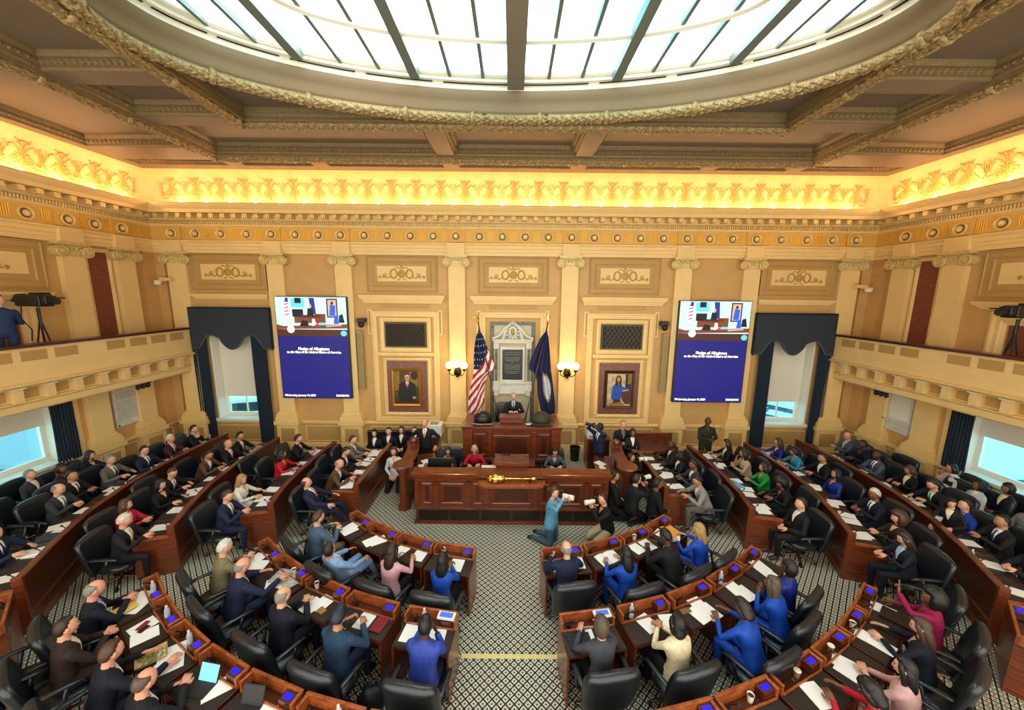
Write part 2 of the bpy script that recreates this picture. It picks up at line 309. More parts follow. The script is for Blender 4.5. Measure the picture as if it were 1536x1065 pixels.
bluel = mat('voting_screen', '#0A0A50', .3, emit='#1414FF', estr=1.1)
paper = mat('white_paper', '#F4F2EC', .7)
marbw = mat('white_marble', '#DAD5C6', .4, noise_amt=.12, noise_scale=5)
marbg = mat('green_marble', '#6D705C', .35, noise_amt=.5, noise_scale=9)
marbc = mat('pale_stone', '#C4B795', .5, noise_amt=.12, noise_scale=6)
bronz = mat('bronze', '#2A1C10', .35, .8)
brass = mat('polished_brass', '#E8BE62', .22, 1)
curt  = mat('slate_curtain', '#2B333D', .8, noise_amt=.2, noise_scale=20)
curtd = mat('navy_curtain', '#1B2A3A', .8, noise_amt=.2, noise_scale=20)
blind = mat('roller_blind', '#E2DCCB', .8)
tabl  = mat('black_slate', '#17171A', .3)
greyp = mat('grey_paint', '#8F8A80', .5)
glassp= mat('blue_tinted_glass', '#9FE0F5', .1, emit='#6FD3F2', estr=.9)

def carpet():
    m = bpy.data.materials.new('lattice_carpet'); m.use_nodes = True; nt = m.node_tree; N = nt.nodes; L = nt.links
    b = N['Principled BSDF']; b.inputs['Roughness'].default_value = .9
    b.inputs['Specular IOR Level'].default_value = .1
    tc = N.new('ShaderNodeTexCoord'); sp = N.new('ShaderNodeSeparateXYZ'); L.new(tc.outputs['Object'], sp.inputs[0])
    def mth(op, a, b_=None, v=None):
        n = N.new('ShaderNodeMath'); n.operation = op
        if isinstance(a, (int, float)): n.inputs[0].default_value = a
        else: L.new(a, n.inputs[0])
        if b_ is not None:
            if isinstance(b_, (int, float)): n.inputs[1].default_value = b_
            else: L.new(b_, n.inputs[1])
        return n.outputs[0]
    per = .118
    u = mth('DIVIDE', mth('ADD', sp.outputs[0], sp.outputs[1]), per)
    w = mth('DIVIDE', mth('SUBTRACT', sp.outputs[0], sp.outputs[1]), per)
    du = mth('ABSOLUTE', mth('SUBTRACT', mth('FRACT', u), .5)); dw = mth('ABSOLUTE', mth('SUBTRACT', mth('FRACT', w), .5))
    mx = mth('MAXIMUM', du, dw)
    line = mth('GREATER_THAN', mx, .39)
    ring = mth('MULTIPLY', mth('GREATER_THAN', mx, .155), mth('LESS_THAN', mx, .2))
    dot = mth('LESS_THAN', mx, .12)
    dark = mth('MINIMUM', mth('ADD', line, mth('ADD', dot, mth('MULTIPLY', ring, .25))), 1.0)
    mix = N.new('ShaderNodeMix'); mix.data_type = 'RGBA'
    L.new(dark, mix.inputs['Factor']); mix.inputs[6].default_value = lin('#CFC8AE'); mix.inputs[7].default_value = lin('#1F2832')
    L.new(mix.outputs[2], b.inputs['Base Color'])
    return m
carp = carpet()

# ------------------------------------------------------------------ the room
WX, WY = 11.4, 12.2
FRONT = -1.6
def wmap(side):
    if side == 'b': return lambda u, z, d: (u, WY-d, z)
    if side == 'l': return lambda u, z, d: (-WX+d, u, z)
    return lambda u, z, d: (WX-d, u, z)
def wb(mb, side, u0, u1, z0, z1, d0, d1, mi=0):
    f = wmap(side)
    vs = [f(u, z, d) for z in (z0, z1) for d in (d0, d1) for u in (u0, u1)]
    return mb.add(vs, [(0,2,3,1),(4,5,7,6),(0,1,5,4),(2,6,7,3),(0,4,6,2),(1,3,7,5)], mi)
def wframe(mb, side, u0, u1, z0, z1, prof, mi=0):
    # picture-frame moulding: prof = (inset from the edge, height off the wall)
    f = wmap(side); base = len(mb.v); k = len(prof)
    for (su, sz, cu, cz) in ((1,1,u0,z0),(-1,1,u1,z0),(-1,-1,u1,z1),(1,-1,u0,z1)):
        for e, d in prof: mb.v.append(f(cu+su*e, cz+sz*e, d))
    for i in range(4):
        a = base+i*k; b = base+((i+1) % 4)*k
        for j in range(k-1): mb.f.append((a+j, b+j, b+j+1, a+j+1)); mb.m.append(mi)
    return mb
def wdisc(mb, side, u, z, prof, n=20, mi=0):
    f = wmap(side); base = len(mb.v)
    for r, d in prof:
        for k in range(n): mb.v.append(f(u+r*math.cos(2*PI*k/n), z+r*math.sin(2*PI*k/n), d))
    for i in range(len(prof)-1):
        for k in range(n):
            a = base+i*n+k; b = base+i*n+(k+1) % n
            mb.f.append((a, b, b+n, a+n)); mb.m.append(mi)
    if prof[-1][0] > 0:
        e = base+(len(prof)-1)*n
        mb.f.append(tuple(e+k for k in range(n))); mb.m.append(mi)
    return mb
def wtube(mb, side, pts, r, n=6, mi=0):
    f = wmap(side)
    return mb.loft([f(*p) for p in pts], [r]*len(pts) if not isinstance(r, list) else r, side=(.3,.5,.8), n=n, mi=mi)
def spiral(cu, cz, r0, turns, a0, sgn=1, n=20, d=.01, rend=.12):
    out = []
    for i in range(n+1):
        t = i/n; r = r0*((1-t)+rend*t); a = a0+sgn*2*PI*turns*t
        out.append((cu+r*math.cos(a), cz+r*math.sin(a), d))
    return out

# floor
S('floor', MB().box(-12.4, 12.4, -2, 12.8, -.1, 0), carp)
# walls with window openings
WINB = (8.45, 9.95, .98, 3.95)
m = MB()
for s in (-1, 1):
    xs = sorted((s*WINB[0], s*WINB[1]))
    m.box(xs[0], xs[1], WY, WY+.5, 0, WINB[2]); m.box(xs[0], xs[1], WY, WY+.5, WINB[3], 9.3)
    o = sorted((s*WINB[1], s*11.9)); m.box(o[0], o[1], WY, WY+.5, 0, 9.3)
m.box(-WINB[0], WINB[0], WY, WY+.5, 0, 9.3)
S('wall_back', m, tan)
WINS = (6.75, 8.98, .98, 2.62)
for s, nm, sd in ((-1, 'wall_left', 'l'), (1, 'wall_right', 'r')):
    m = MB()
    wb(m, sd, FRONT, WINS[0], 0, 9.3, -.5, 0); wb(m, sd, WINS[1], WY+.5, 0, 9.3, -.5, 0)
    wb(m, sd, WINS[0], WINS[1], 0, WINS[2], -.5, 0); wb(m, sd, WINS[0], WINS[1], WINS[3], 9.3, -.5, 0)
    S(nm, m, tan)
path = [(WX, FRONT), (WX, WY), (-WX, WY), (-WX, FRONT)]   # left of travel = into the room
def trim_sweep(name, prof, mats, **k):
    return S(name, MB().sweep(path, prof), mats, **k)
# wainscot: plinth, chair rail; broken only by the windows which sit above it
S('baseboard_room', MB().sweep(path, [(0,0),(.09,0),(.09,.13),(.06,.16),(0,.16)]), cream)
S('trim_1', MB().sweep(path, [(0,.80),(.03,.81),(.07,.86),(.08,.91),(.06,.93),(0,.94)]), cream)
# entablature
m = MB().sweep(path, [(0,6.42),(.10,6.42),(.10,6.52),(.12,6.53),(.12,6.62),(.15,6.63),(.15,6.72),(.19,6.76),(.19,6.80),(.11,6.83),(.11,7.20),
                      (.15,7.22),(.17,7.25),(.17,7.27),(.17,7.37),(.22,7.385),(.26,7.41),(.26,7.55),(.52,7.56),(.52,7.66),(.55,7.68),(.60,7.75),(.62,7.80),(.60,7.83),(.3,7.84),(0,7.84)])
S('trim_2', m, cream)
S('trim_33', MB().sweep(path, [(.112,6.835),(.112,7.195)]), mat('frieze_paint', '#DFAC52', .55))
PIL = [-7.51, -5.365, -1.79, 1.79, 5.365, 7.51]
SP = [11.16, 9.84, 5.9, 4.6, .6]           # side wall pilasters
m = MB(); md = MB()
def cornice_bits(side, u0, u1):
    u = u0
    while u < u1:
        wb(m, side, u, u+.036, 7.28, 7.365, .17, .225); u += .066
    u = u0
    while u < u1:
        wb(m, side, u, u+.13, 7.43, 7.545, .26, .49); wb(md, side, u+.01, u+.12, 7.425, 7.432, .27, .485); u += .335
cornice_bits('b', -WX+.26, WX-.26)
for sd in 'lr': cornice_bits(sd, 2.0, WY-.26)
S('trim_3', m, giltc)
S('trim_4', md, cream)
# frieze: ringed rosettes and fluted blocks, slight breaks above the pilasters
brf = MB(); ros = MB(); flu = MB(); brk = MB(); dk = MB()
def rosette(side, u, big=0):
    r = .165
    wdisc(ros, side, u, 7.0, [(r,.11+big),(r,.145+big),(r-.02,.155+big),(r-.045,.14+big),(r-.06,.12+big)], mi=0)
    wdisc(dk, side, u, 7.0, [(r-.06,.122+big),(.07,.125+big)], n=16)
    wdisc(ros, side, u, 7.0, [(.075,.12+big),(.07,.15+big),(.03,.14+big)], n=12, mi=0)
    wdisc(ros, side, u, 7.0, [(.03,.14+big),(.025,.165+big),(.001,.17+big)], n=8, mi=1)
def flutes(side, u, big=0):
    for i in range(5): wb(flu, side, u-.105+i*.045, u-.105+i*.045+.026, 6.87, 7.14, .11+big, .13+big)
def bay(side, a, b, n):
    st = (b-a)/(n+1)
    for i in range(n): rosette(side, a+st*(i+1))
    for i in range(n+1): flutes(side, a+st*(i+.5), 0)
for a, b, n in ((-10.7,-7.51,3),(-7.51,-5.365,2),(-5.365,-1.79,4),(-1.79,1.79,4),(1.79,5.365,4),(5.365,7.51,2),(7.51,10.7,3)): bay('b', a, b, n)
for u in PIL+[-10.6, 10.6]:
    wb(brk, 'b', u-.27, u+.27, 6.42, 6.80, .05, .21); wb(brf, 'b', u-.27, u+.27, 6.83, 7.22, .05, .155); rosette('b', u, .05)
for sd in 'lr':
    for u in SP:
        wb(brk, sd, u-.27, u+.27, 6.42, 6.80, .05, .21); wb(brf, sd, u-.27, u+.27, 6.83, 7.22, .05, .155); rosette(sd, u, .05)
    bay(sd, 9.84, 11.16, 1); bay(sd, 5.9, 9.84, 4); bay(sd, .6, 4.6, 5); flutes(sd, 11.65)
S('trim_5', ros, [mat('rosette_gilt', '#EFCB78', .45, .2), whitep]); S('trim_6', flu, gold); S('trim_7', brk, cream); S('trim_34', brf, MATS['frieze_paint']); S('trim_8', dk, mat('frieze_brown', '#6B4A2A', .6))
# pilasters with Ionic capitals, each on its pedestal
def volute(mb, side, u, z, d, sgn, s=1):
    wdisc(mb, side, u, z, [(.105*s,d-.04),(.105*s,d),(.09*s,d+.012),(.07*s,d-.005),(.05*s,d-.004),(.045*s,d+.014),(.02*s,d+.02),(.001,d+.022)], n=16)
    wtube(mb, side, spiral(u, z, .10*s, 2, PI/2, -sgn, 24, d+.01, .15), .014); f_ = wmap(side); mb.loft([f_(u, z, .0), f_(u, z, d)], [.10*s]*2, side=(0,0,1), n=14)
def pilaster(side, u, w=.26, d=.15, wd=1):
    e = empty('trim_9', **ST)
    sh = MB(); wb(sh, side, u-w, u+w, 1.28, 6.2, 0, d)
    build('pilaster_shaft', sh, cream, e)
    cp = MB()
    wb(cp, side, u-w-.09, u+w+.09, 6.37, 6.44, 0, d+.09); wb(cp, side, u-w-.02, u+w+.02, 6.10, 6.14, 0, d+.025)
    wb(cp, side, u-w, u+w, 6.18, 6.38, 0, d+.035)
    for sg in (-1, 1): volute(cp, side, u+sg*(w+.03), 6.215, d+.085, sg, 1.38)
    f = wmap(side)
    for i in range(4): cp.ell(f(u-w*.6+i*w*.4, 6.27, d+.04), (.035,.035,.045), 8, 5)
    wtube(cp, side, [(u-w*.7,6.34,d+.06),(u,6.31,d+.075),(u+w*.7,6.34,d+.06)], .018)
    build('pilaster_capital', cp, giltc, e, smooth=True)
    bs = MB()
    wb(bs, side, u-w-.06, u+w+.06, 1.19, 1.24, 0, d+.055); wb(bs, side, u-w-.03, u+w+.03, 1.24, 1.29, 0, d+.03)
    wb(bs, side, u-w-.09, u+w+.09, 1.11, 1.19, 0, d+.09); wb(bs, side, u-w-.12, u+w+.12, .98, 1.11, 0, d+.1)
    wb(bs, side, u-w-.10, u+w+.10, .14, .86, 0, d+.09); wb(bs, side, u-w-.16, u+w+.16, .86, .98, 0, d+.14)
    wb(bs, side, u-w-.14, u+w+.14, 0, .14, 0, d+.13)
    wframe(bs, side, u-w-.02, u+w+.02, .22, .78, [(0,d+.09),(.015,d+.1),(.03,d+.09)])
    build('pilaster_pedestal', bs, cream, e)
    pp = MB(); wb(pp, side, u-w+.03, u+w-.03, .27, .73, 0, d+.093)
    build('pedestal_panel', pp, panel, e)
for u in PIL: pilaster('b', u)
for s in (-1, 1): pilaster('b', s*10.6, w=.3)
for sd in 'lr':
    for u in SP: pilaster(sd, u)
    m = MB(); wb(m, sd, 11.72, WY, .94, 6.42, 0, .1)
    S('trim_10', m, tan)
for s in (-1, 1):
    m = MB(); wb(m, 'b', min(s*11.02, s*WX), max(s*11.02, s*WX), .94, 6.42, 0, .1)
    S('trim_10', m, tan)

# ornament on the small upper panels
def ornament(mb, side, u, z, s=1, d=.02):
    wdisc(mb, side, u, z, [(.115*s,d),(.115*s,d+.02),(.09*s,d+.03),(.085*s,d+.015),(.001,d+.03)], n=14)
    for sg in (-1, 1):
        wtube(mb, side, [(u+sg*(.24*s+.1*s*math.cos(a)), z+.0+.13*s*math.sin(a), d+.02) for a in [2*PI*i/12 for i in range(13)]], .022*s)
        wtube(mb, side, [(u+sg*.33*s, z-.08*s, d), (u+sg*.43*s, z-.13*s, d+.01), (u+sg*.52*s, z-.06*s, d+.01), (u+sg*.6*s, z-.12*s, d+.01)], .016*s)
        wtube(mb, side, spiral(u+sg*.5*s, z-.04*s, .075*s, 1.4, -PI/2, sg, 14, d+.01), .012*s)
        wtube(mb, side, spiral(u+sg*.66*s, z-.09*s, .05*s, 1.3, -PI/2, sg, 12, d+.01), .012*s)
        wtube(mb, side, [(u+sg*.02*s, z+.13*s, d+.01), (u+sg*.12*s, z+.2*s, d+.01), (u+sg*.2*s, z+.17*s, d+.01)], .015*s)
        wtube(mb, side, [(u+sg*.04*s, z-.14*s, d+.01), (u+sg*.14*s, z-.19*s, d+.01)], .015*s)
    wdisc(mb, side, u, z+.2*s, [(.04*s,d),(.03*s,d+.02),(.001,d+.02)], n=8)
    wdisc(mb, side, u, z+.27*s, [(.02*s,d),(.001,d+.02)], n=8)
orn = mat('ornament_gilt', '#BC9348', .55)
def upper_panel(side, u0, u1, z0=5.27, z1=6.40):
    e = empty('trim_11', **ST)
    m = MB(); wb(m, side, u0, u1, z0, z1, 0, .03); wframe(m, side, u0, u1, z0, z1, [(0,.0),(0,.05),(.03,.06),(.05,.035)])
    iu = .17; wframe(m, side, u0+iu, u1-iu, z0+iu, z1-iu, [(0,.03),(.01,.055),(.035,.05),(.05,.03)])
    build('panel_border', m, panel, e)
    m = MB(); wb(m, side, u0+iu+.17, u1-iu-.17, z0+iu+.17, z1-iu-.14, 0, .045); build('panel_field', m, cream, e)
    m = MB(); ornament(m, side, (u0+u1)/2, (z0+z1)/2+.01, min(1.05, (u1-u0-2*iu-.36)/1.45), .045); build('panel_ornament', m, orn, e, smooth=True)
def ledge(side, u0, u1, z0=4.92, z1=5.18):
    m = MB(); h = z1-z0
    for i, (e, d) in enumerate(((.10,.05),(.07,.10),(.02,.16),(0,.19))):
        wb(m, side, u0+e, u1-e, z0+h*i/4, z0+h*(i+1)/4, 0, d)
    S('trim_12', m, cream)
for c in (-3.55, 0, 3.55): upper_panel('b', c-1.12, c+1.12); ledge('b', c-1.37, c+1.37)
for s in (-1, 1):
    upper_panel('b', s*9.07-1.2, s*9.07+1.2); ledge('b', s*9.06-1.26, s*9.06+1.26, 5.0, 5.16)
for sd in 'lr':
    upper_panel(sd, 6.45, 9.3); ledge(sd, 6.6, 9.3, 5.02, 5.2)
# eared architraves on the back wall
ARC = [(0,0),(0,.06),(.05,.075),(.06,.05),(.12,.05),(.13,.065),(.17,.06),(.18,0)]
for c, hw in ((-3.5, 1.09), (3.52, 1.09), (0, 1.06)):
    m = MB(); wframe(m, 'b', c-hw, c+hw, .94, 4.66, ARC); wframe(m, 'b', c-hw-.12, c-hw+.02, 3.9, 4.72, [(0,0),(.0,.04),(.05,.05)])
    wframe(m, 'b', c+hw-.02, c+hw+.12, 3.9, 4.72, [(0,0),(.0,.04),(.05,.05)])
    S('trim_13', m, cream)
    m = MB(); wb(m, 'b', c-hw+.3, c+hw-.3, 4.78, 4.9, 0, .03); S('trim_14', m, panel)
# grilles
for c in (-3.5, 3.56):
    e = empty('ventilation_grille', (c, WY-.03, 3.9), label='pierced bronze grille above the portrait of the '+('man in the suit' if c < 0 else 'woman in blue'), category='grille', group='bronze grilles in the back wall')
    m = MB(); wframe(m, 'b', c-.83, c+.83, 3.34, 4.46, [(0,0),(0,.07),(.06,.09),(.12,.07),(.15,.03),(.16,.0)]); 
    wb(m, 'b', c-.94, c+.94, 3.22, 3.33, 0, .13)
    m.xf(Matrix.Translation((-c, -WY+.03, -3.9))); build('grille_frame', m, cream, e)
    m = MB(); wb(m, 'b', c-.67, c+.67, 3.5, 4.3, .0, .03, 1)
    for k in range(-9, 18):
        u = c-.67+k*.145
        for q in (1, -1):
            a = (u, 3.5) if q == 1 else (u, 4.3); pts = []
            for t in (0, .25, .5, .75, 1):
                uu = a[0]+t*.55; zz = a[1]+q*t*.8
                if c-.66 <= uu <= c+.66: pts.append((uu, zz, .045))
            if len(pts) > 1: wtube(m, 'b', pts, .014, 4)
    wframe(m, 'b', c-.67, c+.67, 3.5, 4.3, [(0,.03),(0,.06),(.04,.06),(.04,.03)])
    m.xf(Matrix.Translation((-c, -WY+.03, -3.9))); build('grille_lattice', m, [mat('bronze_lattice', '#54432C', .4, .5), blk], e)
# wainscot panels
m = MB(); mf = MB()
for u0, u1 in ((-7.1,-5.78),(-4.9,-2.2),(-1.35,1.35),(2.2,4.9),(5.78,7.1),(-10.1,-8.0),(8.0,10.1)):
    wb(m, 'b', u0+.12, u1-.12, .25, .72, 0, .02); wframe(mf, 'b', u0+.08, u1-.08, .21, .76, [(0,0),(.01,.03),(.03,.025),(.04,0)])
for sd in 'lr':
    for u0, u1 in ((10.2, 10.8), (11.55, 12.0), (6.7, 9.3), (9.0, 9.4)):
        wb(m, sd, u0+.05, u1-.05, .25, .72, 0, .02); wframe(mf, sd, u0, u1, .21, .76, [(0,0),(.01,.03),(.03,.025),(.04,0)])
S('trim_15', m, panel); S('trim_16', mf, cream)
# tan recess between the doubled pilasters high on the walls
# side wall red panels
for sd in 'lr':
    e = empty('trim_17', **ST)
    m = MB(); wb(m, sd, 10.27, 10.75, 3.3, 6.27, 0, .02); build('red_field', m, redm, e)
    m = MB(); wframe(m, sd, 10.17, 10.85, 3.2, 6.36, [(0,0),(0,.04),(.04,.05),(.09,.03),(.1,.0)])
    f = wmap(sd)
    for k in range(14): m.ell(f(10.21, 3.4+k*.22, .05), (.03,.03,.03), 6, 4); m.ell(f(10.81, 3.4+k*.22, .05), (.03,.03,.03), 6, 4)
    build('bead_border', m, cream, e)
    e = empty('trim_18', **ST)
    m = MB(); wb(m, sd, 6.9, 8.6, 3.3, 4.68, 0, .02); build('red_field', m, redm, e)
    m = MB(); wframe(m, sd, 6.6, 8.95, 3.2, 4.98, [(0,0),(0,.06),(.06,.08),(.12,.05),(.2,.05),(.22,.03),(.3,.0)]); build('door_surround', m, cream, e)

# ------------------------------------------------------------------ cove and ceiling
ZC, ZR = 8.8, 9.03
m = MB().sweep(path, [(.02,7.84),(.04,8.1),(.09,8.4),(.17,8.62),(.30,8.76),(.42,ZC)])
S('trim_19', m, covep, smooth=True, auto=False)
COV = [(7.84,.02),(8.1,.04),(8.4,.09),(8.62,.17),(8.76,.30)]
def covd(z):
    for (z0, d0), (z1, d1) in zip(COV, COV[1:]):
        if z <= z1: return d0+(d1-d0)*(z-z0)/(z1-z0)
    return .3
m = MB()
def motif(side, u):
    def T(pts, r): wtube(m, side, [(p[0], p[1], covd(p[1])+.010) for p in pts], r, 4)
    for sg in (-1, 1):
        T(spiral(u+sg*.13, 8.20, .115, 1.7, PI/2, sg, 18), .018)
        T(spiral(u+sg*.315, 8.17, .075, 1.5, PI/2, -sg, 14), .015)
        T([(u+sg*.03,8.28,0),(u+sg*.08,8.40,0),(u+sg*.17,8.50,0),(u+sg*.25,8.46,0),(u+sg*.24,8.41,0)], .018)
        T([(u+sg*.02,8.36,0),(u+sg*.05,8.52,0),(u+sg*.15,8.62,0)], .015)
        T([(u+sg*.33,8.26,0),(u+sg*.29,8.38,0),(u+sg*.33,8.52,0)], .015)
        T([(u+sg*.36,8.26,0),(u+sg*.35,8.44,0)], .012)
        T([(u+sg*.18,8.08,0),(u+sg*.26,8.04,0),(u+sg*.36,8.07,0)], .013)
    T([(u,8.02,0),(u,8.2,0),(u,8.4,0),(u,8.58,0)], .018)
    T([(u-.12,8.53,0),(u,8.60,0),(u+.12,8.53,0)], .014)
st = .7457
for k in range(-14, 15): motif('b', k*st)
for sd in 'lr':
    for k in range(14): motif(sd, 11.45-k*st)
S('trim_20', m, scrl)
# coffered ceiling. cells are (x0,x1,y0,y1)
XE, YE = 10.75, 11.48
R1x, R1y, R2x, R2y = 8.0, 10.72, 5.78, 8.63
cells = []
xb = [-7.95, -5.5, -1.8, 1.8, 5.5, 7.95]
ed = [-XE]+[v for b in xb for v in (b-.2, b+.2)]+[XE]
for i in range(0, len(ed), 2): cells.append((ed[i], ed[i+1], R1y+.27, YE, .0))
for s in (-1, 1):
    for y0, y1 in ((7.25, 10.12), (4.95, 6.8), (-.5, 4.5)):
        cells.append((min(s*XE, s*(R1x+.22)), max(s*XE, s*(R1x+.22)), y0, y1, 0))
for x0, x1 in ((-R1x+.2, -2.0), (-1.6, 1.6), (2.0, R1x-.2)):
    if abs(x0) > 3 or abs(x1) > 3:
        s = -1 if x0 < 0 else 1
        cells.append((x0, x1, R2y+.2, R1y-.2, 1))
    else: cells.append((x0, x1, R2y+.2, R1y-.2, 1))
for s in (-1, 1):
    for y0, y1 in ((7.22, R2y-.25), (4.9, 6.82), (0, 4.4)):
        cells.append((min(s*(R1x-.2), s*(R2x+.2)), max(s*(R1x-.2), s*(R2x+.2)), y0, y1, 1))
cells.append((-R2x+.13, R2x-.13, 3.0, R2y-.12, 2))
# slab of beam soffits with the cells cut out: scan grid of all edges
xs = sorted({round(v, 3) for c in cells for v in c[:2]} | {-WX-.2, WX+.2}); ys = sorted({round(v, 3) for c in cells for v in c[2:4]} | {FRONT, WY+.2})
m = MB()
def incell(x, y): return any(c[0] < x < c[1] and c[2] < y < c[3] for c in cells)
for i in range(len(xs)-1):
    j = 0
    while j < len(ys)-1:
        xm = (xs[i]+xs[i+1])/2
        if incell(xm, (ys[j]+ys[j+1])/2): j += 1; continue
        k = j
        while k < len(ys)-1 and not incell(xm, (ys[k]+ys[k+1])/2): k += 1
        m.add([(xs[i], ys[j], ZC), (xs[i+1], ys[j], ZC), (xs[i+1], ys[k], ZC), (xs[i], ys[k], ZC)], [(0,3,2,1)]); j = k
# recess tops, the middle one with the oval opening
EX, EY, ECY = 5.60, 2.56, 5.82
def oval(sc_x, sc_y, n=96, a0=0): return [(sc_x*math.cos(2*PI*k/n+a0), ECY+sc_y*math.sin(2*PI*k/n+a0)) for k in range(n)]
tops = MB()
for x0, x1, y0, y1, t in cells:
    zz = ZR
    if t < 2: tops.add([(x0,y0,zz),(x1,y0,zz),(x1,y1,zz),(x0,y1,zz)], [(0,3,2,1)])
    else:
        o = oval(EX, EY); n = len(o); outer = []
        for (x, y) in o:
            dx, dy = x, y-ECY; k = min((x1 if dx > 0 else -x0)/max(abs(dx), 1e-6), ((y1-ECY) if dy > 0 else (ECY-y0))/max(abs(dy), 1e-6))
            outer.append((dx*k, ECY+dy*k))
        tops.add([(p[0], p[1], zz) for p in o]+[(p[0], p[1], zz) for p in outer], [(k, (k+1) % n, n+(k+1) % n, n+k) for k in range(n)])
        for k in range(n):
            p, q = outer[k], outer[(k+1) % n]
            if abs(p[0]-q[0]) > 1e-4 and abs(p[1]-q[1]) > 1e-4:
                cx_ = x1 if p[0]+q[0] > 0 else x0; cy_ = y1 if (p[1]+q[1])/2 > ECY else y0
                tops.add([(p[0], p[1], zz), (q[0], q[1], zz), (cx_, cy_, zz)], [(0, 1, 2)])
m.v, base = m.v+tops.v, len(m.v); m.f += [tuple(i+base for i in f) for f in tops.f]; m.m += tops.m
m.box(-12, 12, FRONT, WY+.6, 9.62, 9.75) if False else None
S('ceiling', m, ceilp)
m = MB(); eg = MB()
for x0, x1, y0, y1, t in cells:
    pr = [(0,ZC),(.02,ZC+.01),(.03,ZC+.04),(.03,ZC+.06),(.06,ZC+.07),(.10,ZC+.12),(.10,ZC+.14),(.14,ZC+.15),(.17,ZC+.20),(.18,ZR)]
    if t == 2: pr = [(d*.25, z) for d, z in pr]
    m.sweep([(x0,y0),(x1,y0),(x1,y1),(x0,y1)], pr, closed=True)
    # egg and dart course
    for (ax, ay, bx, by) in ((x0,y1,x1,y1),(x0,y0,x0,y1),(x1,y0,x1,y1)):
        L_ = math.hypot(bx-ax, by-ay)-.2; k = int(L_/.11)
        for q in range(k):
            tt = (.1+q*.11+.05)/(L_+.2); px, py = ax+(bx-ax)*tt, ay+(by-ay)*tt
            nx, ny = (0, -1) if ay == by else ((1, 0) if ax == x0 else (-1, 0))
            if py < 3.5 or t == 2: continue
            eg.ell((px+nx*.085, py+ny*.085, ZC+.10), (.034,.034,.036), 6, 4)
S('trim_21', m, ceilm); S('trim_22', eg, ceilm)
# bold laurel garlands under the two rectangular rings and round the oval
def garland(name, pts, r, closed=False, step=.105, bulge=1):
    g = MB(); P = [V(p) for p in pts]
    if closed: P.append(P[0])
    acc = []
    for a, b in zip(P, P[1:]):
        L_ = (b-a).length; k = max(1, round(L_/step))
        for i in range(k): acc.append((a.lerp(b, i/k), (b-a).normalized()))
    # a continuous rope, wrapped in pointed leaves, banded now and then
    rope = [p for p, t in acc]
    g.tube(rope+([rope[0]] if closed else []), r*.80, 10)
    for i, (p, t) in enumerate(acc):
        ban = (i % 14 == 0); a = math.atan2(t.y, t.x)
        M = Matrix.Translation(p) @ Matrix.Rotation(a, 4, 'Z')
        if ban:
            st0 = len(g.v); g.ell((0,0,0), (step*.75, r*1.16, r*1.12), 10, 6)
            for sg in (-1, 1): g.ell((step*1.2*sg, 0, -r*.8), (step*.55, r*.3, r*.25), 6, 4)
            g.xf(M, st0); continue
        for q in range(4):
            an = PI*(1.0+(q+.5*(i % 2))/3.5); st0 = len(g.v)
            g.ell((0,0,0), (step*.75, r*.26, r*.14), 6, 4, fn=lambda d: 1-.45*max(0, d.x))
            L = Matrix.Translation((0, r*.80*math.cos(an), r*.80*math.sin(an))) @ Matrix.Rotation(an+PI/2, 4, 'X') @ Matrix.Rotation(.35*(1 if q % 2 else -1), 4, 'Z') @ Matrix.Rotation(.22, 4, 'Y')
            g.xf(M @ L, st0)
    return S(name, g, gilt, smooth=True, auto=False)
garland('trim_23', [(-R1x,2.5,ZC-.03),(-R1x,R1y,ZC-.03),(R1x,R1y,ZC-.03),(R1x,2.5,ZC-.03)], .115)
garland('trim_24', [(-R2x,2.5,ZC-.03),(-R2x,R2y,ZC-.03),(R2x,R2y,ZC-.03),(R2x,2.5,ZC-.03)], .115)
garland('trim_25', [(x, y, ZC+.02) for x, y in oval(EX+.03, EY+.03, 120)], .115, closed=True, step=.11)
fil = MB()
for X, Y in ((R1x, R1y), (R2x, R2y)):
    for o in (-.17, .17):
        fil.sweep([(-X,2.5),(-X,Y),(X,Y),(X,2.5)], [(o-.02,ZC),(o-.02,ZC-.05),(o+.02,ZC-.05),(o+.02,ZC)])
S('trim_26', fil, ceilm)
# oval well up to the laylight
o96 = oval(1, 1)
m = MB()
prof = [(.10,8.86),(.06,8.9),(.02,8.92),(.0,8.98),(-.02,9.05),(-.06,9.12),(-.12,9.18),(-.135,9.24),(-.14,9.27)]
ring = oval(EX, EY, 120)
m.sweep(ring, [(-p[0], p[1]) for p in prof], closed=True)
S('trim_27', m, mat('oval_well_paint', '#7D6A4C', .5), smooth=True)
m = MB(); m.sweep(ring, [(.14,9.27),(.15,9.33),(.17,9.335),(.17,9.35),(.25,9.37),(.26,9.41),(.30,9.42),(.31,9.475)], closed=True)
S('trim_28', m, laywh, smooth=True)
m = MB(); n = 22
for k in range(n):
    a0 = 2*PI*(k+.07)/n+PI/2; a1 = 2*PI*(k+.93)/n+PI/2
    pts = [((EX-.19)*math.cos(a0+(a1-a0)*i/8), ECY+(EY-.19)*math.sin(a0+(a1-a0)*i/8)) for i in range(9)]
    m.sweep(pts, [(0,9.34),(-.028,9.352),(-.0,9.36)] , capends=False); m.sweep(pts, [(.0,9.338),(.03,9.346)], capends=False)
S('trim_29', m, blk)
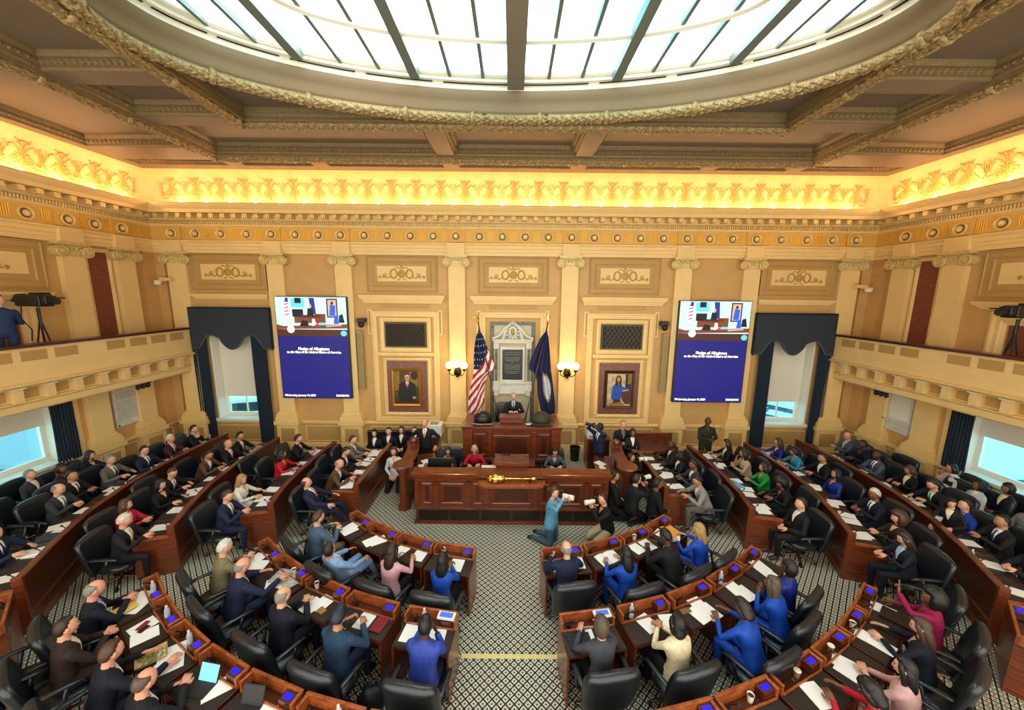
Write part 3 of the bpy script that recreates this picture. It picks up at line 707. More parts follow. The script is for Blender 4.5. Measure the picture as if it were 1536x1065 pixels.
# laylight: glass with bars
GX, GY, GZ = EX-.30, EY-.28, 9.475
e = empty('window_5', (0, ECY, GZ), **ST)
g = MB(); n = 96; g.add([(GX*math.cos(2*PI*k/n), GY*math.sin(2*PI*k/n), .02) for k in range(n)], [tuple(range(n))])
lg = bpy.data.materials.new('laylight_glass'); lg.use_nodes = True; nt = lg.node_tree
b = nt.nodes['Principled BSDF']; b.inputs['Base Color'].default_value = (.5,.7,.75,1); b.inputs['Roughness'].default_value = .3
tc = nt.nodes.new('ShaderNodeTexCoord'); tx = nt.nodes.new('ShaderNodeTexNoise'); tx.inputs['Scale'].default_value = .35; tx.inputs['Detail'].default_value = 2
nt.links.new(tc.outputs['Object'], tx.inputs['Vector']); rp = nt.nodes.new('ShaderNodeValToRGB')
rp.color_ramp.elements[0].position = .40; rp.color_ramp.elements[1].position = .56
rp.color_ramp.elements[0].color = (.2,.62,.72,1); rp.color_ramp.elements[1].color = (.95,1.0,1.0,1)
nt.links.new(tx.outputs['Fac'], rp.inputs[0]); nt.links.new(rp.outputs[0], b.inputs['Emission Color']); b.inputs['Emission Strength'].default_value = LAY
build('laylight_glass', g, lg, e)
g = MB()
def bar(x, w, h, y0=None, y1=None):
    yy = GY*math.sqrt(max(0, 1-(x/GX)**2))
    g.box(x-w/2, x+w/2, -yy if y0 is None else y0, yy if y1 is None else y1, -h, .01)
for x in (-3.85, -1.93, 1.93, 3.85): bar(x, .17, .16)
for x in (-.64, -1.28, .64, 1.28, -2.57, -3.21, 2.57, 3.21, -4.4, -4.9, 4.4, 4.9): bar(x, .06, .07)
build('laylight_bars', g, mat('laylight_bar_paint', '#6E7A74', .5), e)
g = MB(); bar(0, .32, .26); g.box(-GX, GX, -.3, .06, -.16, .01); build('laylight_girder', g, layrib, e)
g = MB()
for sc, w in ((.67, .05),):
    rr = [(GX*sc*math.cos(2*PI*k/96), GY*.5*math.sin(2*PI*k/96)) for k in range(96)]
    g.sweep(rr, [(-w,.0),(-w,-.10),(0,-.13),(w,-.10),(w,.0)], closed=True)
rr = [(GX*math.cos(2*PI*k/96), GY*math.sin(2*PI*k/96)) for k in range(96)]
g.sweep(rr, [(-.02,.0),(.03,-.05),(.07,-.03),(.09,.01)], closed=True)
build('laylight_ring_bar', g, laywh, e, smooth=True)

# ------------------------------------------------------------------ balconies
for sd, nm in (('l', 'left'), ('r', 'right')):
    e = empty('trim_31', **ST)
    y0, y1 = -1.5, WY-.16
    m = MB(); f = wmap(sd)
    prof = [(0,2.62),(.82,2.62),(.86,2.66),(.86,2.80),(.90,2.84),(.90,2.87),(.80,2.88),(.80,3.17),(.84,3.19),(1.03,3.20),(1.08,3.24),(1.08,3.27),(1.0,3.30),(1.0,4.03),(.82,4.03),(.82,3.4),(0,3.4)]
    n = len(prof); m.add([f(y0, z, d) for d, z in prof]+[f(y1, z, d) for d, z in prof], [(i, i+1, n+i+1, n+i) for i in range(n-1)])
    build('balcony_body', m, cream, e)
    m = MB(); mp = MB(); mc = MB()
    y = y1-.35
    while y > 2:
        wb(m, sd, y-.17, y, 2.88, 3.17, .80, .97); wb(mc, sd, y-.19, y+.02, 3.165, 3.19, .80, 1.02)
        wb(mp, sd, y-.50, y-.19, 2.91, 3.13, .80, .815); y -= .565
    build('balcony_bracket', m, cream, e); build('bracket_cap', mc, whitep, e)
    y = y1-.3; k = 0
    while y > 2:
        if k % 5 == 4:
            wb(m, sd, y-.42, y-.3, 3.3, 4.03, 1.0, 1.03); y -= .5; k += 1; continue
        wb(mp, sd, y-.46, y, 3.74, 3.96, 1.0, 1.006); y -= .60; k += 1
    build('balcony_panel', mp, panel, e)
    m = MB(); wb(m, sd, y0, y1, 4.03, 4.09, .76, 1.06); build('balcony_rail', m, mahogd, e)

# ------------------------------------------------------------------ windows
def window(num, side, u0, u1, z0, z1, blz, rev):
    e = empty('window_%d' % num, **ST)
    m = MB(); D = -.38
    wb(m, side, u0, u0+.05, z0, z1, D, .01); wb(m, side, u1-.05, u1, z0, z1, D, .01); wb(m, side, u0, u1, z1-.05, z1, D, .01)
    for k in range(3):
        zz = z0+.12+k*(z1-z0)/3
        wframe(m, side, u0+.0, u0+.06, zz, zz+.6, [(0,0),(0,.0)])
    build('window_reveal', m, whitep, e)
    m = MB(); wb(m, side, u0-.06, u1+.06, z0-.05, z0+.02, D, .12); build('window_sill', m, whitep, e)
    m = MB()
    wb(m, side, u0+.05, u0+.15, z0, z1, D, D+.08); wb(m, side, u1-.15, u1-.05, z0, z1, D, D+.08); wb(m, side, u0+.02, u1-.02, z0+.01, z0+.13, D+.003, D+.088)
    wb(m, side, (u0+u1)/2-.015, (u0+u1)/2+.015, z0, blz+.1, D, D+.05)
    if u1-u0 > 2 : wb(m, side, u0+.6, u0+.63, z0, blz+.1, D, D+.04)
    build('window_sash', m, whitep, e)
    m = MB(); wb(m, side, u0+.05, u1-.05, z0, z1, D-.02, D-.01)
    gm = bpy.data.materials.get('sky_tinted_window_glass')
    if gm is None:
        gm = bpy.data.materials.new('sky_tinted_window_glass'); gm.use_nodes = True; t = gm.node_tree
        mx = t.nodes.new('ShaderNodeMixShader'); tr = t.nodes.new('ShaderNodeBsdfTransparent'); tr.inputs[0].default_value = (.50,.86,1,1)  # cyan of the daylight is put into the pane tint
        gl = t.nodes.new('ShaderNodeBsdfGlossy'); gl.inputs['Roughness'].default_value = .05
        mx.inputs[0].default_value = .06; t.links.new(tr.outputs[0], mx.inputs[1]); t.links.new(gl.outputs[0], mx.inputs[2])
        t.links.new(mx.outputs[0], t.nodes['Material Output'].inputs[0])
    build('window_pane', m, gm, e)
    m = MB(); wb(m, side, u0+.08, u1-.08, blz, z1-.02, D+.10, D+.108)
    wb(m, side, u0+.08, u1-.08, blz-.03, blz, D+.095, D+.115); wb(m, side, u0+.08, u1-.08, (blz+z1)/2-.1, (blz+z1)/2-.09, D+.105, D+.112)
    build('window_blind', m, blind, e)
    return e
window(1, 'b', -WINB[1], -WINB[0], WINB[2], WINB[3], 1.72, 0)
window(2, 'b', WINB[0], WINB[1], WINB[2], WINB[3], 1.72, 0)
window(3, 'l', WINS[0], WINS[1], WINS[2], WINS[3], 1.95, 0)
window(4, 'r', WINS[0], WINS[1], WINS[2], WINS[3], 1.95, 0)
# panelled shutters boxes beside the side windows
for sd in 'lr':
    m = MB(); wb(m, sd, 9.0, 9.42, .94, 2.62, 0, .05); wframe(m, sd, 9.05, 9.37, 1.1, 1.75, [(0,.05),(.01,.07),(.03,.05)]); wframe(m, sd, 9.05, 9.37, 1.85, 2.5, [(0,.05),(.01,.07),(.03,.05)])
    S('trim_30', m, cream)
# curtains
def drape(side, u0, u1, z0, z1, d, amp=.035, folds=7, tie=0):
    m = MB(); f = wmap(side); nu, nz = folds*6, 10
    for j in range(nz+1):
        t = j/nz; z = z1+(z0-z1)*t
        for i in range(nu+1):
            s = i/nu; u = u0+(u1-u0)*s
            m.v.append(f(u, z, d+amp*math.sin(s*folds*2*PI+.4*math.sin(3*t))+.01*math.sin(9*s+5*t)))
    for j in range(nz):
        for i in range(nu):
            a = j*(nu+1)+i; m.f.append((a, a+1, a+nu+2, a+nu+1)); m.m.append(0)
    # back layer gives the cloth a thickness
    b0 = len(m.v)
    for q in range(b0): 
        x, y, z = m.v[q]; dx = V(f(0,0,-.012))-V(f(0,0,0)); m.v.append((x+dx.x, y+dx.y, z))
    m.f += [tuple(i+b0 for i in fc[::-1]) for fc in list(m.f)]; m.m += [0]*(len(m.f)-len(m.m))
    return m
for s, lab in ((-1, 'left'), (1, 'right')):
    for a, b, which in ((8.03, 8.48, 'beside the video screen'), (9.95, 10.4, 'beside the corner pilaster')):
        o = build('curtain', drape('b', *sorted((s*a, s*b)), .05, 4.2, .16), curtd, smooth=True, auto=False, label='dark slate curtain of the %s rear window, %s' % (lab, which), category='curtain', group='long dark curtains')
    o = build('curtain', drape('l' if s < 0 else 'r', 8.75, 9.25, .95, 2.75, .12), curtd, smooth=True, auto=False, label='dark blue curtain at the %s side window under the balcony' % lab, category='curtain', group='short dark curtains')
    # valance
    e = empty('window_valance', (s*9.05, WY-.25, 4.1), label='scalloped dark slate valance over the %s rear window' % lab, category='valance')
    W2 = 1.3; N = 80
    def edge(t):  # scalloped lower edge
        a = abs(t)
        if a > .80: return 3.37+.04*math.sin((a-.8)/.2*PI)
        if a > .52: return 3.42+.42*math.sin((.80-a)/.28*PI/2)**1.2
        if a > .30: return 3.84-.0*a+.02*math.sin((a-.3)/.22*PI)-.1*((.52-a)/.22)
        return 3.74-.36*math.cos(a/.30*PI/2)**.8
    m = MB()
    f = wmap('b')
    for face, dd in ((0, .25), (1, .22)):
        for i in range(N+1):
            t = -1+2*i/N; u = W2*t
            m.v.append((u, .25-dd, 4.73-4.1)); m.v.append((u, .25-dd, edge(t)-4.1))
    k = 2*(N+1)
    for i in range(N):
        a = 2*i; m.f.append((a, a+1, a+3, a+2)); m.f.append((k+a, k+a+2, k+a+3, k+a+1)); m.f.append((a+1, k+a+1, k+a+3, a+3)); m.m += [0]*3
    m.box(-W2, -W2+.02, 0, .24, 3.42-4.1, .63); m.box(W2-.02, W2, 0, .24, 3.42-4.1, .63); m.box(-W2, W2, 0, .24, .61, .64)
    build('valance_cloth', m, curt, e)
    m = MB(); m.tube([(W2*(-1+2*i/N), -.012, edge(-1+2*i/N)-4.1+.015) for i in range(N+1)], .014, 6)
    m.tube([(W2*(-1+2*i/N), -.006, edge(-1+2*i/N)-4.1+.065) for i in range(N+1)], .006, 5)
    build('valance_piping', m, mat('valance_cord', '#4A5560', .7), e)
# ------------------------------------------------------------------ things on the walls
FONTM = {}
def text(name, s, size, mtl, parent, M, align='CENTER', ext=.002, bold=0, maxw=None):
    cu = bpy.data.curves.new(name, 'FONT'); cu.body = s; cu.size = size; cu.extrude = ext; cu.align_x = align; cu.align_y = 'CENTER'
    cu.offset = bold; cu.materials.append(mtl)
    t_ = bpy.data.objects.new('t', cu); C.objects.link(t_); me = bpy.data.meshes.new_from_object(t_.evaluated_get(bpy.context.evaluated_depsgraph_get())); bpy.data.objects.remove(t_)
    o = bpy.data.objects.new(name, me); C.objects.link(o); o.parent = parent; o.matrix_local = M
    return o
def wallM(x, z, d=0): return Matrix.Translation((x, -d, z)) @ Matrix.Rotation(PI/2, 4, 'X')
def em(name, col, s=1.0): return mat('lit_'+name, '#050505', .5, emit=col, estr=s)
scrblue = em('screen_blue', '#1B1A86', .5); scrwhite = em('screen_white', '#FFFFFF', 1.3); scryel = em('screen_cream', '#FFF6C8', 1.3)
sc_cyan = em('s_cyan', '#B8F0F4', .95); sc_wood = em('s_wood', '#7A3E24', .8); sc_dk = em('s_dark', '#1A1A26', .6); sc_red = em('s_red', '#D03048', .9)
sc_blu = em('s_blue', '#2456C8', .9); sc_flag = em('s_flag', '#2B2F80', .8); sc_tan = em('s_tan', '#C8A080', .9); sc_wh = em('s_white', '#F2F4F4', 1.0); sc_teal = em('s_teal', '#5FC4D4', .9)
sc_wood2 = em('s_woodd', '#4A2418', .8)
def flat(mb, pts, d, mi): mb.add([(x, -d, z) for x, z in pts], [tuple(range(len(pts)))], mi)
def rect(mb, x0, x1, z0, z1, d, mi): flat(mb, [(x0,z0),(x1,z0),(x1,z1),(x0,z1)], d, mi)
def disc(mb, x, z, rx, rz, d, mi, n=14): flat(mb, [(x+rx*math.cos(2*PI*k/n), z+rz*math.sin(2*PI*k/n)) for k in range(n)], d, mi)
for s, nm in ((-1, 'left'), (1, 'right')):
    e = empty('video_screen', (s*6.41, 12.0, 3.45), label='tall video screen with a blue caption page on the %s side of the back wall' % nm, category='screen', group='tall video screens')
    e.rotation_euler = (0, 0, 0)
    w, h = 1.14, 1.66
    m = MB().box(-w, w, -.06, .1, -h, h); build('screen_case', m, plast, e, bevel=.01)
    m = MB(); rect(m, -w+.02, w-.02, -h+.02, .40, .064, 0); build('screen_caption_page', m, scrblue, e)
    m = MB()
    rect(m, -w+.02, w-.02, .40, h-.02, .064, 0)
    P = [sc_cyan, sc_wood, sc_dk, sc_red, sc_blu, sc_flag, sc_tan, sc_wh, sc_teal, sc_wood2]
    D = .066
    rect(m, -w+.02, w-.02, .40, .62, D, 9); flat(m, [(-w+.02,.62),(w-.02,.66),(w-.02,.80),(-.9,.72),(-w+.02,.78)], D+.001, 1)
    rect(m, -.55, .45, .82, 1.02, D, 1); rect(m, -.35, .3, 1.0, 1.08, D+.001, 9); rect(m, .1, .45, 1.0, 1.12, D+.001, 1)
    rect(m, -.6, -.25, 1.02, 1.26, D, 2); rect(m, -.62, -.2, 1.32, 1.60, D, 8); rect(m, -.5, -.3, 1.45, 1.62, D+.001, 2)
    flat(m, [(-.85,.98),(-.72,.98),(-.66,1.3),(-.72,1.62),(-.84,1.62)], D, 7)
    for k in range(5): flat(m, [(-.84,1.05+k*.11),(-.7,1.09+k*.11),(-.7,1.13+k*.11),(-.84,1.09+k*.11)], D+.001, 3)
    rect(m, -.8, -.7, 1.48, 1.62, D+.002, 5)
    flat(m, [(.02,1.1),(.16,1.1),(.12,1.62),(-.05,1.62)], D, 5)
    flat(m, [(-.14,1.05),(.08,1.05),(.06,1.28),(-.1,1.30)], D+.002, 2); disc(m, -.02, 1.36, .045, .06, D+.003, 6)
    rect(m, .5, .85, 1.0, 1.6, D, 2); rect(m, .54, .81, 1.04, 1.56, D+.001, 6); flat(m, [(.58,1.06),(.76,1.06),(.78,1.38),(.62,1.42)], D+.002, 4); disc(m, .68, 1.46, .04, .05, D+.003, 2)
    flat(m, [(-.4,.72),(-.1,.72),(-.12,.88),(-.3,.92)], D+.002, 2); flat(m, [(0,.74),(.14,.74),(.1,.96),(.02,.96)], D+.003, 7); flat(m, [(.06,.74),(.26,.74),(.2,.84)], D+.004, 3)
    rect(m, .25, .45, .76, .84, D+.003, 8); flat(m, [(.45,.70),(.95,.74),(.95,.78),(.45,.75)], D+.004, 6)
    flat(m, [(.7,.80),(.86,.80),(.86,1.05),(.74,1.08)], D+.003, 4); flat(m, [(.86,.84),(1.05,.84),(1.0,1.12),(.88,1.08)], D+.003, 2)
    disc(m, 1.0, .5, .1, .09, D+.004, 8); disc(m, -.68, .62, .12, .12, D+.006, 7, 24)
    build('screen_picture', m, P, e)
    text('caption_line', 'Pledge of Allegiance', .125, scryel, e, wallM(0, -.01, .068), bold=.003)
    text('caption_line', 'to the Flag of the United States of America', .10, scryel, e, wallM(0, -.12, .068), bold=.003)
    text('caption_date', 'Wednesday, January 14, 2026', .085, scrwhite, e, wallM(-w+.08, -h+.1, .068), 'LEFT', bold=.003)
    text('caption_time', '12:04:52 PM', .085, scrwhite, e, wallM(w-.1, -h+.1, .068), 'RIGHT', bold=.003)
# monument
e = empty('memorial_monument', (0, WY-.02, 2.7), label='white marble memorial with a black inscribed tablet and carved crest', category='monument')
def part(name, mb, mts, smooth=False, **k): return build(name, mb, mts, e, smooth=smooth, **k)
m = MB(); m.box(-.73,.73,-.05,0,-1.8,1.66); part('green_marble_border', m, marbg)
m = MB(); m.box(-.60,.60,-.07,-.04,-1.8,1.55); part('stone_slab', m, marbc)
m = MB()
m.box(-.40,.40,-.14,-.06,-.30,.86); m.box(-.62,.62,-.17,-.06,.98,1.06); m.box(-.66,.66,-.2,-.06,1.06,1.11)
for s in (-1,1):
    m.box(s*.53-.09,s*.53+.09,-.16,-.06,.80,.98); m.box(s*.53-.07,s*.53+.07,-.13,-.06,-.3,.80)
    m.box(s*.53-.11,s*.53+.11,-.17,-.06,-.62,-.36); m.box(s*.53-.07,s*.53+.07,-.15,-.06,-.78,-.62)
    m.loft([(s*.66,-.14,1.13),(s*.5,-.14,1.18),(s*.36,-.14,1.3),(s*.26,-.14,1.46),(s*.12,-.14,1.56)], [.05,.05,.055,.06,.05], n=8)
    for k in range(6): m.ell((s*(.30-.02*k), -.15, 1.14+.07*k), (.06,.05,.06), 8, 6)
m.box(-.64,.64,-.19,-.06,-.36,-.30); m.box(-.44,.44,-.12,-.06,-.66,-.36); m.box(-.5,.5,-.15,-.06,-.72,-.66)
part('marble_surround', m, marbw, bevel=.008)
m = MB(); m.ell((0,-.16,1.35), (.15,.06,.19), 16, 10)
for k in range(12): m.ell((.19*math.cos(k*PI/6), -.15, 1.36+.23*math.sin(k*PI/6)), (.05,.045,.05), 8, 5)
for k in range(5): m.ell((-.1+.05*k, -.15, 1.6+.03*(2-abs(k-2))), (.03,.04,.05), 8, 5)
part('carved_crest', m, [marbw], smooth=True, auto=False)
m = MB(); m.ell((0,-.2,1.35), (.08,.04,.12), 12, 8); part('shield', m, mat('shield_gilt', '#B08A50', .5, .2), smooth=True)
m = MB()
for s in (-1,1): m.box(s*.53-.045,s*.53+.045,-.15,-.12,-.27,.78)
part('column_panel', m, marbg)
m = MB(); m.box(-.33,.33,-.16,-.13,-.23,.77); part('inscribed_tablet', m, tabl)
m = MB(); zz = .68
for w, g in ((.22,.07),(.27,.08),(0,.02),(.24,.05),(.25,.05),(.24,.05),(.06,.05),(0,.04),(.25,.05),(.26,.05),(.24,.05),(.25,.05),(0,.03),(.25,.05),(.2,.05)):
    if w:
        x = -w
        while x < w-.02:
            q = random.uniform(.02,.06); m.box(x, min(w, x+q), -.164, -.16, zz-.012, zz+.012); x += q+.014
    zz -= g
part('inscription', m, mat('inscription_grey', '#77736A', .6))
# portraits
def portrait(x, who):
    z = 2.14
    e = empty('framed_portrait', (x, WY-.03, z), label='framed portrait of a %s on a rose panel' % ('man in a dark suit' if who == 'm' else 'woman in blue at a desk'), category='painting')
    fr = mat('gilt_frame', '#B8862E', .35, .7) if who == 'm' else mat('dark_frame', '#3A2214', .35, .2)
    hw, hh = .49, .64
    m = MB(); f = wmap('b')
    wframe(m, 'b', -hw, hw, -hh, hh, [(0,0),(0,.05),(.03,.08),(.07,.07),(.09,.05)]); m.xf(Matrix.Translation((0,-WY,0)))
    build('picture_frame', m, fr, e)
    if who == 'f':
        m = MB(); wframe(m, 'b', -hw+.08, hw-.08, -hh+.08, hh-.08, [(0,.055),(.012,.06),(.02,.055)]); m.xf(Matrix.Translation((0,-WY,0))); build('frame_fillet', m, fr if who == 'm' else mat('gilt_frame', '#B8862E', .35, .7), e)
    P = [mat('pic_ground_'+who, '#5A4316' if who == 'm' else '#D8BC96', .5, noise_amt=.5, noise_scale=6), mat('pic_suit', '#15161A', .5), mat('pic_skin', '#C08A6A', .5), mat('pic_red', '#9E2A24', .5),
         mat('pic_white', '#E6E0D4', .5), mat('pic_gold', '#A07818', .5, noise_amt=.5, noise_scale=20), mat('pic_blue', '#1E55B8', .5, noise_amt=.3, noise_scale=12), mat('pic_hair', '#3A2216', .6), mat('pic_wood', '#5A2A18', .5), mat('pic_navy', '#20283C', .5)]
    m = MB(); D = .048
    rect(m, -hw+.06, hw-.06, -hh+.06, hh-.06, D, 0)
    if who == 'm':
        rect(m, -.43,-.22,-.1,.56,D+.001,5); rect(m, .12,.42,.05,.57,D+.001,5); disc(m,.27,.42,.12,.16,D+.002,7); rect(m,-.43,.43,-.58,-.45,D+.001,7)
        flat(m, [(-.24,-.5),(.30,-.5),(.34,-.25),(.30,.12),(.12,.22),(-.08,.22),(-.24,.12),(-.28,-.2)], D+.003, 1)
        flat(m, [(-.03,.2),(.09,.2),(.03,-.02)], D+.004, 4); flat(m, [(.02,.17),(.045,.17),(.05,0),(.03,-.04),(.012,0)], D+.005, 3)
        disc(m,.03,.31,.075,.105,D+.004,2,18); flat(m, [(-.05,.34),(-.045,.41),(.03,.435),(.105,.41),(.11,.34),(.09,.39),(.03,.405),(-.03,.39)], D+.005, 4)
        disc(m,.25,-.34,.06,.045,D+.005,2)
        for sx in (-.03,.03): disc(m, .03+sx, .325, .012, .008, D+.006, 7, 8)
    else:
        rect(m, .2,.43,-.05,.57,D+.001,9); rect(m,.28,.43,.2,.57,D+.002,5)
        flat(m, [(-.26,-.3),(.02,-.36),(.16,-.14),(.34,-.06),(.32,.02),(.1,.12),(.04,.22),(-.12,.24),(-.22,.1)], D+.003, 6)
        flat(m, [(-.24,-.3),(.05,-.34),(.1,-.52),(-.2,-.52)], D+.0035, 9)
        disc(m,-.03,.34,.1,.15,D+.003,7,18); flat(m, [(-.14,.32),(-.12,.14),(-.05,.1),(-.06,.3)], D+.004, 7); flat(m, [(.06,.3),(.08,.14),(.03,.1),(.02,.3)], D+.004, 7)
        disc(m,-.03,.36,.055,.08,D+.005,2,16); flat(m, [(-.05,.28),(-.01,.28),(-.02,.17)], D+.005, 2)
        flat(m, [(.08,-.06),(.42,-.02),(.43,-.5),(.2,-.48),(.1,-.3)], D+.005, 8); flat(m, [(.1,-.05),(.32,-.02),(.3,0),(.12,-.02)], D+.006, 4); disc(m,.3,0,.04,.03,D+.007,2)
        disc(m,-.22,-.38,.05,.06,D+.006,2); flat(m, [(-.3,-.46),(.1,-.42),(.2,-.52),(-.3,-.55)], D+.006, 5)
    build('painted_canvas', m, P, e)
portrait(-3.52, 'm'); portrait(3.56, 'f')
for c in (-3.5, 3.56):
    e = empty('trim_32', **ST)
    m = MB(); wb(m, 'b', c-.66, c+.66, 1.28, 3.02, 0, .025); build('rose_marble_panel', m, redp, e)
    m = MB(); wframe(m, 'b', c-.80, c+.80, 1.14, 3.16, [(0,0),(.03,.05),(.08,.06),(.13,.02),(.14,0)])
    for k in range(5):
        for u, z in ((c-.73, 1.3+k*.42), (c+.73, 1.3+k*.42), (c-.62+k*.31, 1.21), (c-.62+k*.31, 3.09)): m.ell(wmap('b')(u, z, .06), (.035,.03,.035), 8, 5)
    build('bead_border', m, cream, e)
# sconces
for s in (-1, 1):
    e = empty('globe_sconce', (s*1.79, WY-.16, 2.75), label='bronze wall light with three glowing globes %s the memorial' % ('left of' if s < 0 else 'right of'), category='wall lamp', group='three-globe wall lights')
    m = MB(); m.lathe([(.001,-.2),(.03,-.19),(.05,-.14),(.10,-.1),(.12,-.04),(.09,.02),(.05,.06),(.03,.12),(.001,.13)], (0,-.12,0), 14)
    m.ell((0,-.04,-.02), (.12,.05,.16), 12, 8)
    for k in (-1,0,1):
        m.tube([(0,-.12,-.06),(k*.12,-.2,-.12),(k*.23,-.24 if k else -.3,-.06),(k*.24,-.25 if k else -.32,.06)], [.016,.016,.014,.014])
        m.lathe([(.02,0),(.06,.03),(.065,.06),(.05,.07)], (k*.24, -.25 if k else -.32, .04), 12)
    build('sconce_bracket', m, bronz, e, smooth=True)
    for k in (-1,0,1):
        m = MB(); m.ell((0,0,0), .115, 18, 12); o = build('glass_globe', m, em('globe', '#FFDF94', 5.0), e, smooth=True, auto=False, loc=(k*.24, -.25 if k else -.32, .235+(.05 if k == 0 else 0)))
    l = bpy.data.lights.new('sconce_light', 'POINT'); l.energy = 22; l.color = (1,.68,.28); l.shadow_soft_size = .2
    lo = bpy.data.objects.new('sconce_light', l); C.objects.link(lo); lo.parent = e; lo.location = (0,-.42,.26)
# column speakers and small cameras
for s in (-1, 1):
    side = 'left' if s < 0 else 'right'
    e = empty('column_speaker', (s*4.96, WY-.12, 3.05), label='slim beige column loudspeaker beside the %s video screen' % side, category='loudspeaker', group='column loudspeakers')
    m = MB().box(-.085,.085,-.07,.07,-.98,.98); build('speaker_case', m, mat('speaker_beige', '#A89468', .5), e, bevel=.012)
    m = MB()
    for k in range(44): m.box(-.065,.065,-.078,-.07,-.93+k*.0425,-.93+k*.0425+.02)
    build('speaker_grille', m, mat('speaker_grille_cloth', '#8A7A58', .7), e)
    e = empty('surveillance_camera', (s*4.86, WY-.13, 4.28), label='small black camera on the wall above the %s column loudspeaker' % side, category='camera', group='black wall cameras')
    m = MB(); m.box(-.12,.12,-.14,.08,.02,.16); m.box(-.03,.03,0,.1,-.05,.05); build('camera_mount', m, plast, e, bevel=.01)
    m = MB(); m.ell((0,-.1,-.04), (.1,.1,.1), 14, 10); m.lathe([(.04,0),(.04,.1),(.03,.1)], (0,-.1,-.04), 12, M=Matrix.Rotation(PI/2,4,'X')); build('camera_head', m, plast, e, smooth=True)
    e = empty('dome_camera', (s*10.75, 11.9, 5.55), label='small cream dome camera bracketed near the %s corner' % side, category='camera', group='cream corner cameras')
    m = MB(); m.box(-.28,.05,-.05,.12,.0,.1); m.box(-.36,-.1,-.16,.0,-.03,.02); build('camera_bracket', m, cream, e, bevel=.01)
    m = MB(); m.ell((-.25,-.12,-.07), (.1,.1,.07), 12, 8); build('camera_dome', m, whitep, e, smooth=True)
    if s > 0: e.scale = (-1,1,1)
    # small black fixture under the balcony and a marble tablet on the side wall
    e = empty('ceiling_camera', (s*10.75, 10.6, 2.58), label='small black camera cluster under the %s balcony' % side, category='camera', group='cameras under the balconies')
    m = MB(); m.box(-.05,.05,-.2,.2,-.03,.03); 
    for k in range(3): m.ell((0,-.16+k*.15,-.09), (.06,.06,.07), 10, 7)
    build('camera_cluster', m, plast, e, smooth=True)
e = empty('marble_tablet', (-WX+.05, 10.62, 1.95), label='white marble plaque with engraved lines of text on the left wall under the balcony', category='plaque')
m = MB().box(-.03,.02,-.36,.36,-.62,.62); build('plaque_slab', m, marbw, e, bevel=.006)
m = MB()
for k in range(26):
    y = -.30
    while y < .28:
        q = random.uniform(.02,.07); m.box(.021,.024,y,min(.3,y+q),.52-k*.038,.535-k*.038) if k not in (3, 10) else None; y += q+.016
build('plaque_inscription', m, mat('plaque_text_grey', '#A09B8C', .6), e)
m = MB()
for y in (-.31, .31): m.ell((.03, y, -.57), (.015,.025,.025), 8, 6)
build('plaque_bolt', m, bronz, e)
e = empty('marble_tablet', (WX-.05, 10.55, 1.95), label='blank white marble plaque with a moulded shelf on the right wall under the balcony', category='plaque')
m = MB().box(-.02,.03,-.34,.34,-.60,.62); m.box(-.06,.03,-.38,.38,-.36,-.30); m.box(-.1,.03,-.4,.4,-.30,-.24); m.box(-.05,.03,-.36,.36,-.52,-.46); build('plaque_slab', m, marbw, e, bevel=.006)
m = MB().box(-.026,-.02,-.27,.27,-.2,.55); build('plaque_field', m, whitep, e)

